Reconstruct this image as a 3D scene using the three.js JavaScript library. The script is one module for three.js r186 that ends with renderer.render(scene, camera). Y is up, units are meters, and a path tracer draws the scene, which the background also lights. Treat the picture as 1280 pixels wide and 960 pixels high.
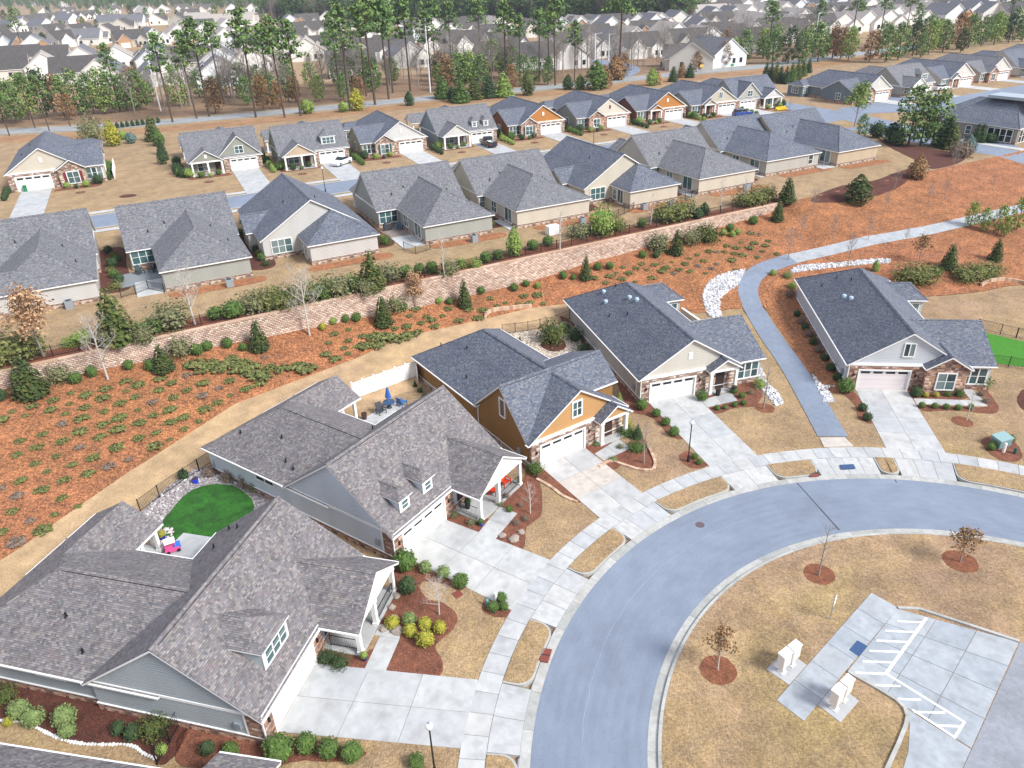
import * as THREE from 'three';
import { mergeGeometries } from 'three/addons/utils/BufferGeometryUtils.js';

// ---------------------------------------------------------------- camera, sky, sun, exposure
const CAM = { f: 936.6466, pitch: 28.913 * Math.PI / 180, roll: -2.016 * Math.PI / 180, h: 39.157 };
const scene = new THREE.Scene();
const camera = new THREE.PerspectiveCamera(2 * Math.atan(480 / CAM.f) * 180 / Math.PI, 4 / 3, 0.5, 9000);
camera.position.set(0, CAM.h, 0);
camera.rotation.order = 'YXZ';
camera.rotation.set(-CAM.pitch, 0, CAM.roll);
scene.add(camera);
const renderer = new THREE.WebGLRenderer({ antialias: true });
renderer.toneMapping = THREE.LinearToneMapping;
renderer.toneMappingExposure = 1.42;
renderer.shadowMap.enabled = true;
{ // an even, thin overcast: a little brighter overhead than at the horizon
  const w = 64, h = 32, d = new Float32Array(w * h * 4);
  for (let j = 0; j < h; j++) for (let i = 0; i < w; i++) {
    const el = ((j + 0.5) / h - 0.5) * Math.PI, s = Math.max(0, Math.sin(el));
    const L = el < 0 ? 0.36 : 0.43 + 0.19 * s, o = (j * w + i) * 4;
    d[o] = L * (1.0 - 0.07 * s); d[o + 1] = L * 1.02; d[o + 2] = L * (1.2 + 0.06 * s); d[o + 3] = 1;
  }
  const sky = new THREE.DataTexture(d, w, h, THREE.RGBAFormat, THREE.FloatType);
  sky.mapping = THREE.EquirectangularReflectionMapping; sky.magFilter = THREE.LinearFilter; sky.needsUpdate = true;
  scene.background = sky; scene.environment = sky;
}
const sun = new THREE.DirectionalLight(new THREE.Color(1, 0.98, 0.95), 3.8);
sun.position.set(132, 132, 80);
sun.castShadow = true; sun.shadow.radius = 36;
sun.shadow.mapSize.set(4096, 4096);
Object.assign(sun.shadow.camera, { left: -220, right: 220, top: 220, bottom: -220, near: 1, far: 600 });
sun.target.position.set(10, 0, -80);
sun.position.add(sun.target.position);
scene.add(sun, sun.target);
scene.fog = new THREE.FogExp2(0xdce8fa, 0.00013);

// ---------------------------------------------------------------- small helpers
function rng(seed) { let a = seed >>> 0; return () => { a = (a + 0x6D2B79F5) >>> 0; let t = a; t = Math.imul(t ^ (t >>> 15), t | 1); t ^= t + Math.imul(t ^ (t >>> 7), t | 61); return ((t ^ (t >>> 14)) >>> 0) / 4294967296; }; }
const V = (x, y, z) => new THREE.Vector3(x, y, z);
const clamp = (x, a, b) => Math.min(b, Math.max(a, x));
const lerp = (a, b, t) => a + (b - a) * t;
const sstep = (a, b, x) => { const t = clamp((x - a) / (b - a), 0, 1); return t * t * (3 - 2 * t); };
const D2R = Math.PI / 180;
function interp(pts, x, k = 1) { // piecewise linear through [x, y...] rows
  if (x <= pts[0][0]) return pts[0][k];
  for (let i = 1; i < pts.length; i++) if (x <= pts[i][0]) { const a = pts[i - 1], b = pts[i]; return lerp(a[k], b[k], (x - a[0]) / (b[0] - a[0])); }
  return pts[pts.length - 1][k];
}
function hash(ix, iy, s) { let h = Math.imul(ix, 374761393) ^ Math.imul(iy, 668265263) ^ Math.imul(s, 1274126177); h = Math.imul(h ^ (h >>> 13), 1274126177); return ((h ^ (h >>> 16)) >>> 0) / 4294967296; }
function vnoise(x, y, s = 1, per = 0) { // value noise, tileable with period per
  const ix = Math.floor(x), iy = Math.floor(y), fx = x - ix, fy = y - iy, u = fx * fx * (3 - 2 * fx), v = fy * fy * (3 - 2 * fy);
  const w = (a) => per ? ((a % per) + per) % per : a;
  return lerp(lerp(hash(w(ix), w(iy), s), hash(w(ix + 1), w(iy), s), u), lerp(hash(w(ix), w(iy + 1), s), hash(w(ix + 1), w(iy + 1), s), u), v);
}
function fbm(x, y, oct = 4, s = 1, per = 0) { let a = 0, g = 0.5, n = 0; for (let i = 0; i < oct; i++) { a += g * vnoise(x, y, s + i * 17, per); n += g; g *= 0.5; x *= 2; y *= 2; per *= 2; } return a / n; }

// names, labels
const taken = {};
function numbered(n) { const k = taken[n] = (taken[n] ?? -1) + 1; return k ? `${n}_${String(k).padStart(3, '0')}` : n; }
function tag(o, label, category, group) { o.userData.label = label; o.userData.category = category; if (group) o.userData.group = group; return o; }
function shade(o) { o.castShadow = true; o.receiveShadow = true; return o; }
function mesh(name, geoms, material, parent) {
  const list = Array.isArray(geoms) ? geoms : [geoms];
  const g = list.length === 1 ? list[0] : mergeGeometries(list.map(q => q.index ? q.toNonIndexed() : q));
  const m = shade(new THREE.Mesh(g, material)); m.name = parent ? name : numbered(name);
  (parent || scene).add(m); return m;
}
function ground(name, g, m, kind = 'structure') { const o = mesh(name, g, m); o.userData.kind = kind; return o; }
function group(name, label, category, pos, yaw = 0, grp) {
  const g = new THREE.Group(); g.name = numbered(name); g.position.copy(pos); g.rotation.y = yaw; scene.add(g); tag(g, label, category, grp); return g;
}

// ---------------------------------------------------------------- geometry from flat polygons, uv in metres
function geo(polys, solid = true) {
  const P = [], UV = [];
  const n = V(0, 0, 0), t = V(0, 0, 0), b = V(0, 0, 0), e1 = V(0, 0, 0), e2 = V(0, 0, 0);
  let tri = [];
  for (const p of polys) for (let i = 1; i + 1 < p.length; i++) tri.push([p[0], p[i], p[i + 1]]);
  if (solid) { let vol = 0; for (const [a, c, d] of tri) vol += a.dot(e1.crossVectors(c, d)); if (vol < 0) tri = tri.map(([a, c, d]) => [a, d, c]); }
  const N = [];
  for (const [a, c, d] of tri) {
    n.crossVectors(e1.subVectors(c, a), e2.subVectors(d, a)); if (n.lengthSq() < 1e-14) continue; n.normalize();
    if (Math.abs(n.y) > 0.9995) t.set(1, 0, 0); else t.set(0, 1, 0).cross(n).normalize();
    b.crossVectors(n, t);
    for (const q of [a, c, d]) { P.push(q.x, q.y, q.z); N.push(n.x, n.y, n.z); UV.push(q.dot(t), q.dot(b)); }
  }
  const g = new THREE.BufferGeometry();
  g.setAttribute('position', new THREE.Float32BufferAttribute(P, 3));
  g.setAttribute('normal', new THREE.Float32BufferAttribute(N, 3));
  g.setAttribute('uv', new THREE.Float32BufferAttribute(UV, 2));
  return g;
}
function extrudePolys(base, off) { // base polygon swept by off
  const top = base.map(p => p.clone().add(off)), out = [base.slice().reverse(), top];
  for (let i = 0; i < base.length; i++) { const j = (i + 1) % base.length; out.push([base[i], base[j], top[j], top[i]]); }
  return out;
}
const solidOf = (base, off) => geo(extrudePolys(base, off));
const box = (x0, x1, y0, y1, z0, z1) => solidOf([V(x0, y0, z0), V(x1, y0, z0), V(x1, y0, z1), V(x0, y0, z1)], V(0, y1 - y0, 0));
const slab = (pts, th) => solidOf(pts, V(0, -th, 0));
function cyl(r0, r1, h, x, y, z, seg = 10) { const g = new THREE.CylinderGeometry(r1, r0, h, seg).toNonIndexed(); g.translate(x, y + h / 2, z); return g; }
function bar(a, b, r, seg = 5, r2 = r) { // a thin rod from a to b
  const d = V(0, 0, 0).subVectors(b, a), L = d.length(), g = new THREE.CylinderGeometry(r2, r, L, seg).toNonIndexed();
  g.applyQuaternion(new THREE.Quaternion().setFromUnitVectors(V(0, 1, 0), d.normalize())); g.translate((a.x + b.x) / 2, (a.y + b.y) / 2, (a.z + b.z) / 2); return g;
}
function ball(r, x, y, z, sx = 1, sy = 1, sz = 1, det = 2) { const g = new THREE.IcosahedronGeometry(r, det); g.scale(sx, sy, sz); g.translate(x, y, z); return g; }
function rock(r, seed) { const g = new THREE.IcosahedronGeometry(r, 1), p = g.attributes.position; for (let i = 0; i < p.count; i++) { const k = 0.7 + 0.5 * vnoise(p.getX(i) * 2.3 / r + 9, p.getZ(i) * 2.3 / r + p.getY(i) * 3 / r, seed); p.setXYZ(i, p.getX(i) * k, p.getY(i) * k * 0.6, p.getZ(i) * k); } g.computeVertexNormals(); return g; }
function mirrored(g) { // the same geometry with x turned round
  g = (g.index ? g.toNonIndexed() : g.clone()); g.scale(-1, 1, 1);
  for (const k of Object.keys(g.attributes)) { const a = g.attributes[k], s = a.itemSize, A = a.array; for (let i = 0; i < a.count; i += 3) for (let c = 0; c < s; c++) { const p = (i + 1) * s + c, q = (i + 2) * s + c, v = A[p]; A[p] = A[q]; A[q] = v; } }
  return g;
}

// ---------------------------------------------------------------- procedural materials
function tex(size, fn, srgb = true) {
  const d = new Uint8Array(size * size * 4);
  for (let j = 0; j < size; j++) for (let i = 0; i < size; i++) { const c = fn(i / size, j / size, i, j), o = (j * size + i) * 4; if (typeof c === 'number') { d[o] = d[o + 1] = d[o + 2] = clamp(c, 0, 255); } else { d[o] = clamp(c[0], 0, 255); d[o + 1] = clamp(c[1], 0, 255); d[o + 2] = clamp(c[2], 0, 255); } d[o + 3] = 255; }
  const t = new THREE.DataTexture(d, size, size, THREE.RGBAFormat); t.wrapS = t.wrapT = THREE.RepeatWrapping; t.magFilter = THREE.LinearFilter; t.minFilter = THREE.LinearMipmapLinearFilter; t.generateMipmaps = true;
  if (srgb) t.colorSpace = THREE.SRGBColorSpace; t.needsUpdate = true; return t;
}
function tiled(t, metres, my = metres) { const c = t.clone(); c.repeat.set(1 / metres, 1 / my); c.needsUpdate = true; return c; }
const std = (o) => new THREE.MeshStandardMaterial({ roughness: 0.9, metalness: 0, ...o });
const plain = (hex, rough = 0.8, metal = 0) => std({ color: new THREE.Color(hex), roughness: rough, metalness: metal });

// roof shingles: courses of tabs, each tab its own granule blend; course shadow line painted into the colour
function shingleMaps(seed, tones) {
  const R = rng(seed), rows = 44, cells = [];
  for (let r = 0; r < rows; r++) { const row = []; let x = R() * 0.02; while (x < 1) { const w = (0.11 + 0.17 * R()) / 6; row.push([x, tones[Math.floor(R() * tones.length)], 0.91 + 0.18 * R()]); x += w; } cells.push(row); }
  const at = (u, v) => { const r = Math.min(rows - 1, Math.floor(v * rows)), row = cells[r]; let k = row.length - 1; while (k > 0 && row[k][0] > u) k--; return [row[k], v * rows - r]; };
  const map = tex(1024, (u, v, i, j) => { const [[, c, g], f] = at(u, v), shadowBand = f > 0.78 ? 0.8 : 1, gr = 0.9 + 0.2 * hash(i, j, 5), big = 0.96 + 0.08 * fbm(u * 6, v * 6, 3, seed, 6); const k = g * gr * big * shadowBand * 1.04; return [c[0] * k, c[1] * k, c[2] * k]; });
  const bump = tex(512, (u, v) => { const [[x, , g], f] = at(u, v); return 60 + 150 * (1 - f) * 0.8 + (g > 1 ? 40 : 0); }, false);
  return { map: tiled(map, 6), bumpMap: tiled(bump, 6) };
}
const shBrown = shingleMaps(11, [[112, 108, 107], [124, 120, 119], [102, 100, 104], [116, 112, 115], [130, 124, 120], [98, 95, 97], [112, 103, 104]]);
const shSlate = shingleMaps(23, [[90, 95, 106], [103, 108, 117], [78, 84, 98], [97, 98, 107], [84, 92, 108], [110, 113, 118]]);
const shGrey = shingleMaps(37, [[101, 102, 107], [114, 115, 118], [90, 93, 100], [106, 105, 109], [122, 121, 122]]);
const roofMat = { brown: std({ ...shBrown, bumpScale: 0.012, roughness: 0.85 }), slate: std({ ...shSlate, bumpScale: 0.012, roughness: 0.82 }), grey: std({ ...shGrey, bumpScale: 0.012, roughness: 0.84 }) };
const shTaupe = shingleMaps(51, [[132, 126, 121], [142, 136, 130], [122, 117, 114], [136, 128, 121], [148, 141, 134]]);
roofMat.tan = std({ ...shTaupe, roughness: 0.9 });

// stacked stone veneer
const stoneMaps = (() => {
  const R = rng(77), rows = [], tones = [[176, 146, 128], [150, 118, 104], [196, 176, 158], [134, 112, 104], [164, 150, 142], [186, 156, 132], [120, 98, 90], [206, 190, 176]];
  let y = 0; while (y < 1) { const h = (0.1 + 0.13 * R()) / 3; const row = { y, h, s: [] }; let x = 0; while (x < 1) { row.s.push([x, tones[Math.floor(R() * tones.length)], 0.8 + 0.35 * R()]); x += (0.16 + 0.4 * R()) / 3; } rows.push(row); y += h; }
  const at = (u, v) => { let r = rows.length - 1; while (r > 0 && rows[r].y > v) r--; const s = rows[r].s; let k = s.length - 1; while (k > 0 && s[k][0] > u) k--; return [s[k], Math.min(v - rows[r].y, u - s[k][0])]; };
  return {
    map: tiled(tex(512, (u, v, i, j) => { const [[, c, g], e] = at(u, v), k = g * (0.88 + 0.24 * fbm(u * 40, v * 40, 2, 3, 40)); return e < 0.004 ? [150, 138, 126] : [c[0] * k, c[1] * k, c[2] * k]; }), 3),
    bumpMap: tiled(tex(512, (u, v) => { const [[, , g], e] = at(u, v); return e < 0.004 ? 20 : 110 + 120 * (g - 0.8); }, false), 3),
  };
})();
const stone = std({ ...stoneMaps, bumpScale: 0.05, roughness: 0.95 });
const stoneRed = std({ ...stoneMaps, color: new THREE.Color(1.0, 0.86, 0.8), bumpScale: 0.05, roughness: 0.95 });
// lap siding: boards 0.18 m high as relief; board-and-batten for gables
const lapBump = tiled(tex(128, (u, v) => 220 * (1 - ((v * 8) % 1)) + 20, false), 1.44);
const lapGrain = tiled(tex(256, (u, v, i, j) => { const k = 236 + 14 * (fbm(u * 4, v * 40, 3, 9, 4) - 0.5) * 2 + 8 * (hash(i, j, 2) - 0.5); return [k, k, k]; }), 2.88);
const siding = (hex) => std({ color: new THREE.Color(hex), map: lapGrain, bumpMap: lapBump, bumpScale: 0.02, roughness: 0.8 });
const white = plain(0xe9e9e6, 0.6), cream = plain(0xe4dfd3, 0.7), black = plain(0x1b1c1e, 0.5), darkGrey = plain(0x3a3c40, 0.7), metalGrey = plain(0x9aa3ab, 0.5, 0.3);
const doorWhite = plain(0xe6e4df, 0.55), doorPink = plain(0xe2d8d6, 0.55);
const glass = new THREE.MeshPhysicalMaterial({ color: new THREE.Color(0.055, 0.12, 0.125), roughness: 0.06, metalness: 0, specularIntensity: 1, clearcoat: 0.6, clearcoatRoughness: 0.04 });
const glassKinds = [glass, glass, new THREE.MeshPhysicalMaterial({ color: new THREE.Color(0.03, 0.06, 0.07), roughness: 0.06, clearcoat: 0.6 }), new THREE.MeshPhysicalMaterial({ color: new THREE.Color(0.16, 0.22, 0.22), roughness: 0.1, clearcoat: 0.5 })];
const darkGlass = new THREE.MeshPhysicalMaterial({ color: new THREE.Color(0.02, 0.025, 0.03), roughness: 0.1 });

// ground materials
const concreteMap = tex(512, (u, v, i, j) => { const p = fbm(u * 5, v * 5, 5, 4, 5), s = fbm(u * 16, v * 16, 3, 8, 16), g = hash(i, j, 3); const st = sstep(0.58, 0.75, fbm(u * 9 + 3, v * 9, 4, 14, 9)); const k = 192 + 14 * (p - 0.5) * 2 + 12 * (s - 0.5) * 2 + 9 * (g - 0.5) - 8 * st; return [k * 0.995, k, k * 1.0]; });
const concrete = [0, 1, 2, 3].map(i => std({ map: tiled(concreteMap, 6.3 + i), color: new THREE.Color([0xf0f0ee, 0xe9e9e8, 0xf4f2ee, 0xe5e6e7][i]), bumpMap: tiled(concreteMap, 1.7), bumpScale: 0.002, roughness: 0.88 }));
const concreteWarm = std({ map: tiled(concreteMap, 5), color: new THREE.Color(0xfaeee2), roughness: 0.88 });
const curbMat = [std({ map: tiled(concreteMap, 3.1), color: new THREE.Color(0xe4e2da), roughness: 0.9 }), std({ map: tiled(concreteMap, 2.7), color: new THREE.Color(0xd6d6d0), roughness: 0.9 }), std({ map: tiled(concreteMap, 4.3), color: new THREE.Color(0xeae8e2), roughness: 0.9 })];
const asphaltMap = tex(1024, (u, v, i, j) => { const p = fbm(u * 4, v * 4, 5, 21, 4), m = fbm(u * 22, v * 22, 3, 25, 22), g = hash(i, j, 6), st = fbm(u * 3, v * 60, 3, 30, 3); const k = 134 + 15 * (p - 0.5) + 14 * (m - 0.5) + 22 * (g - 0.5) + 11 * (st - 0.5); return [k * 0.925, k * 1.0, k * 1.115]; });
const asphalt = std({ map: tiled(asphaltMap, 17), bumpMap: tiled(asphaltMap, 3), bumpScale: 0.004, roughness: 0.85 });
const asphaltPath = std({ map: tiled(asphaltMap, 9), color: new THREE.Color(0.98, 0.98, 0.98), roughness: 0.88 });
const asphaltOld = std({ map: tiled(tex(512, (u, v, i, j) => { const p = fbm(u * 6, v * 6, 4, 121, 6), g = hash(i, j, 26), c = fbm(u * 30, v * 30, 2, 127, 30); const k = 140 + 22 * (p - 0.5) + 18 * (c - 0.5) + 26 * (g - 0.5); return [k * 0.98, k, k * 1.05]; }), 7), roughness: 0.9 });
const sandMap = tex(512, (u, v, i, j) => { const a = fbm(u * 90, v * 90, 2, 131, 90), p = fbm(u * 7, v * 7, 4, 137, 7), g = hash(i, j, 27), k = 0.86 + 0.2 * (a - 0.5) + 0.2 * (p - 0.5) + 0.1 * (g - 0.5); return [202 * k, 170 * k, 130 * k]; });
const lawnMap = tex(1024, (u, v, i, j) => {
  const f1 = fbm(u * 180, v * 60, 2, 41, 180), f2 = fbm(u * 60, v * 180, 2, 43, 60), p = fbm(u * 7, v * 7, 4, 47, 7), g = hash(i, j, 12);
  const k = 0.86 + 0.15 * (f1 + f2 - 1) * 2 + 0.1 * (p - 0.5) * 2 + 0.1 * (g - 0.5);
  const q = fbm(u * 11, v * 11, 3, 52, 11);
  return [174 * k + 8 * (q - 0.5), 146 * k + 5 * (q - 0.5), (110 - 6 * (q - 0.5)) * k];
});
const lawn = std({ map: tiled(lawnMap, 9), bumpMap: tiled(lawnMap, 5), bumpScale: 0.03, roughness: 1, vertexColors: true });
const strawMap = tex(1024, (u, v, i, j) => {
  const a = fbm(u * 150 + 4 * fbm(u * 9, v * 9, 2, 3, 9), v * 50, 2, 61, 150), b = fbm(u * 45, v * 150, 2, 63, 45), p = fbm(u * 8, v * 8, 4, 67, 8), g = hash(i, j, 14);
  const k = 0.8 + 0.26 * (a + b - 1) * 2 + 0.13 * (p - 0.5) * 2 + 0.16 * (g - 0.5);
  return [184 * k, 122 * k, 81 * k];
});
const straw = std({ map: tiled(strawMap, 10), bumpMap: tiled(strawMap, 6), bumpScale: 0.05, roughness: 1, vertexColors: true });
const mulchMap = tex(512, (u, v, i, j) => { const a = fbm(u * 90, v * 90, 2, 71, 90), p = fbm(u * 9, v * 9, 3, 73, 9), g = hash(i, j, 15); const k = 0.5 + 0.8 * a + 0.3 * (p - 0.5) + 0.36 * (g - 0.5); return [128 * k, 80 * k, 60 * k]; });
const mulch = std({ map: tiled(mulchMap, 4), bumpMap: tiled(mulchMap, 4), bumpScale: 0.05, roughness: 1 });
const mulchDark = std({ map: tiled(mulchMap, 4), color: new THREE.Color(0.5, 0.43, 0.47), bumpMap: tiled(mulchMap, 4), bumpScale: 0.05, roughness: 1 });
const turfMap = tex(512, (u, v, i, j) => { const a = fbm(u * 120, v * 120, 2, 81, 120), p = fbm(u * 6, v * 6, 3, 83, 6), g = hash(i, j, 16); const k = 0.45 + 0.75 * a + 0.5 * (p - 0.5) + 0.35 * (g - 0.5); return [44 * k, 104 * k, 26 * k]; });
const turf = std({ map: tiled(turfMap, 4), bumpMap: tiled(turfMap, 3), bumpScale: 0.04, roughness: 1 });
const brightTurf = std({ map: tiled(tex(256, (u, v, i, j) => { const k = 0.7 + 0.4 * fbm(u * 60, v * 60, 2, 141, 60) + 0.2 * (hash(i, j, 28) - 0.5); return [70 * k, 138 * k, 36 * k]; }), 3), roughness: 1 });
const gravelMap = tex(512, (u, v, i, j) => { const a = vnoise(u * 70, v * 70, 91, 70), b = vnoise(u * 33, v * 33, 93, 33), g = hash(i, j, 17); const k = 150 + 120 * (a - 0.45) + 50 * (b - 0.5) + 30 * (g - 0.5); return [k, k * 0.98, k * 0.97]; });
const gravel = std({ map: tiled(gravelMap, 5), bumpMap: tiled(gravelMap, 5), bumpScale: 0.06, roughness: 1 });
const paverMat = std({ map: tiled(concreteMap, 2.2), color: new THREE.Color(0xb7a79c), roughness: 0.9 });
// ---------------------------------------------------------------- pixels of the photograph to points on the ground
const RAYS = (() => {
  const cp = Math.cos(CAM.pitch), sp = Math.sin(CAM.pitch), c = Math.cos(CAM.roll), s = Math.sin(CAM.roll);
  const fw = V(0, -sp, -cp), up = V(0, cp, -sp), rt = V(1, 0, 0);
  return { fw, rt: rt.clone().multiplyScalar(c).addScaledVector(up, s), up: up.clone().multiplyScalar(c).addScaledVector(rt, -s) };
})();
function bp(px, py, h = 0) { // the point at height h seen at pixel (px, py)
  const d = RAYS.fw.clone().multiplyScalar(CAM.f).addScaledVector(RAYS.rt, px - 640).addScaledVector(RAYS.up, -(py - 480));
  return V(0, CAM.h, 0).addScaledVector(d, (h - CAM.h) / d.y);
}
// the retaining wall's line: t runs along it, v away from the road
const W0 = { x: -50.2, z: -65.6 }, WU = { x: 0.8846, z: -0.4664 }, WN = { x: -0.4664, z: -0.8846 }, WYAW = Math.atan2(0.4664, 0.8846);
const TERRACE = 6.2, WALL_END = 106;
const tv = (x, z) => [(x - W0.x) * WU.x + (z - W0.z) * WU.z, (x - W0.x) * WN.x + (z - W0.z) * WN.z];
const fromTV = (t, v, y = 0) => V(W0.x + t * WU.x + v * WN.x, y, W0.z + t * WU.z + v * WN.z);
const HB = [[-80, 4.6], [0, 4.4], [9.6, 4.2], [17, 4.0], [33.5, 3.55], [49.7, 3.05], [61, 3.2], [67.7, 3.7], [79.5, 4.1], [102, 5.0], [109, 6.2]];
const TOE = [[-80, -75, 0], [-40, -48, 0.1], [0, -22.5, 0.25], [5.5, -18.3, 0.3], [9.5, -15.2, 0.4], [14.3, -12.3, 0.55], [19.8, -8.9, 0.8], [28.5, -7.2, 1.0], [33.8, -6.2, 1.1], [40, -4.4, 1.4], [50, -4.9, 1.4], [57, -5, 1.4], [62, -6, 1.2], [68, -10, 0.6], [75, -15, 0.25], [85, -18.5, 0.2], [100, -26, 0.2], [112, -29.7, 0.2], [140, -36, 0.2], [300, -60, 0.2]];
const CO = { x: 28.26, z: -23.97 }, CI = { x: 28.92, z: -23.15 };
function lowH(x, z) {
  const [t, v] = tv(x, z), hb = interp(HB, t), te = interp(TOE, t), th = interp(TOE, t, 2);
  let h;
  if (v >= 0) h = hb; else if (v > te) h = lerp(hb, th, v / te) + 0.1 * (vnoise(x * 0.35, z * 0.35, 5) - 0.5) * sstep(0, 0.15, v / te) * sstep(1, 0.85, v / te);
  else h = th * Math.exp(-(((te - v) / 6) ** 2));
  return h * sstep(38, 48, Math.hypot(x - CO.x, z - CO.z));
}
const H = (x, z) => { const [t, v] = tv(x, z); return v > 0 ? TERRACE : lowH(x, z); };
function gp(px, py) { let h = 0; for (let i = 0; i < 60; i++) { const p = bp(px, py, h); h = lerp(h, H(p.x, p.z), 0.45); } const p = bp(px, py, h); p.y = H(p.x, p.z); return p; }
const gt = (px, py) => bp(px, py, TERRACE);

function tint(g, amp = 0.1, scale = 0.12, seed = 7) { // patches of a slightly different sward
  const p = g.attributes.position, c = new Float32Array(p.count * 3);
  for (let i = 0; i < p.count; i++) { const x0 = p.getX(i), z0 = p.getZ(i), x = x0 + 5 * vnoise(x0 * 0.2, z0 * 0.2, 71), z = z0 + 5 * vnoise(x0 * 0.2 + 9, z0 * 0.2, 72), a = fbm(x * scale, z * scale, 4, seed) - 0.5, b = fbm(x * scale * 0.4 + 50, z * scale * 0.4, 2, seed + 3) - 0.5; c[i * 3] = 1 + amp * 2 * a; c[i * 3 + 1] = 1 + amp * 2 * a + amp * 0.5 * b; c[i * 3 + 2] = 1 + amp * 2 * a - amp * b; }
  g.setAttribute('color', new THREE.BufferAttribute(c, 3)); return g;
}
function gridGeo(nu, nv, fn) { // fn(i, j) -> Vector3; uv = world x, z
  const P = [], UV = [], I = [];
  for (let j = 0; j <= nv; j++) for (let i = 0; i <= nu; i++) { const p = fn(i, j); P.push(p.x, p.y, p.z); UV.push(p.x, -p.z); }
  for (let j = 0; j < nv; j++) for (let i = 0; i < nu; i++) { const a = j * (nu + 1) + i, b = a + 1, c = a + nu + 1, d = c + 1; I.push(a, c, b, b, c, d); }
  const g = new THREE.BufferGeometry(); g.setAttribute('position', new THREE.Float32BufferAttribute(P, 3)); g.setAttribute('uv', new THREE.Float32BufferAttribute(UV, 2)); g.setIndex(I); g.computeVertexNormals();
  const n = g.attributes.normal; let s = 0; for (let i = 0; i < n.count; i += 7) s += n.getY(i);
  if (s < 0) { for (let k = 0; k < I.length; k += 3) { const q = I[k]; I[k] = I[k + 1]; I[k + 1] = q; } g.setIndex(I); g.computeVertexNormals(); }
  return g;
}
function sheetGeo(pts, off, round = true, maxEdge = 1.6, dome = 0) { // a sheet with this outline, laid on the ground
  let o = pts.map(p => new THREE.Vector2(p.x, p.z));
  if (round) { const c = new THREE.CatmullRomCurve3(o.map(q => V(q.x, 0, q.y)), true, 'centripetal'); const n = Math.max(24, Math.round(c.getLength() / 0.45)); o = c.getPoints(n).slice(0, -1).map(q => new THREE.Vector2(q.x, q.z)); }
  const R = rng(pts.length * 31 + Math.round(pts[0].x * 10)); if (round) o = o.map(q => new THREE.Vector2(q.x + (R() - 0.5) * 0.09, q.y + (R() - 0.5) * 0.09));
  let tris = THREE.ShapeUtils.triangulateShape(o, []).map(t => t.map(k => o[k]));
  for (let it = 0; it < 7; it++) { let any = false; const out = []; for (const [a, b, c] of tris) { const d = [a.distanceTo(b), b.distanceTo(c), c.distanceTo(a)], m = Math.max(...d); if (m <= maxEdge) { out.push([a, b, c]); continue; } any = true; const k = d.indexOf(m), P = [a, b, c], p = P[k], q = P[(k + 1) % 3], r = P[(k + 2) % 3], mid = p.clone().lerp(q, 0.5); out.push([p, mid, r], [mid, q, r]); } tris = out; if (!any) break; }
  const P = [], UV = [];
  for (let [a, b, c] of tris) { if ((b.x - a.x) * (c.y - a.y) - (b.y - a.y) * (c.x - a.x) > 0) [b, c] = [c, b]; for (const q of [a, b, c]) { P.push(q.x, H(q.x, q.y) + off, q.y); UV.push(q.x, -q.y); } }
  const g = new THREE.BufferGeometry(); g.setAttribute('position', new THREE.Float32BufferAttribute(P, 3)); g.setAttribute('uv', new THREE.Float32BufferAttribute(UV, 2)); g.computeVertexNormals(); return g;
}
function sheet(name, px, off, m, { round = true, at = gp, maxEdge = 1.6 } = {}) {
  const g = sheetGeo(px.map(p => p.isVector3 ? p : at(p[0], p[1])), off, round, maxEdge);
  if (m.vertexColors) tint(g); return ground(name, g, m);
}
const disc = (c, r, n = 14, e = 1) => Array.from({ length: n }, (_, i) => V(c.x + r * Math.cos(i / n * 6.2832), 0, c.z + r * e * Math.sin(i / n * 6.2832)));

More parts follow.
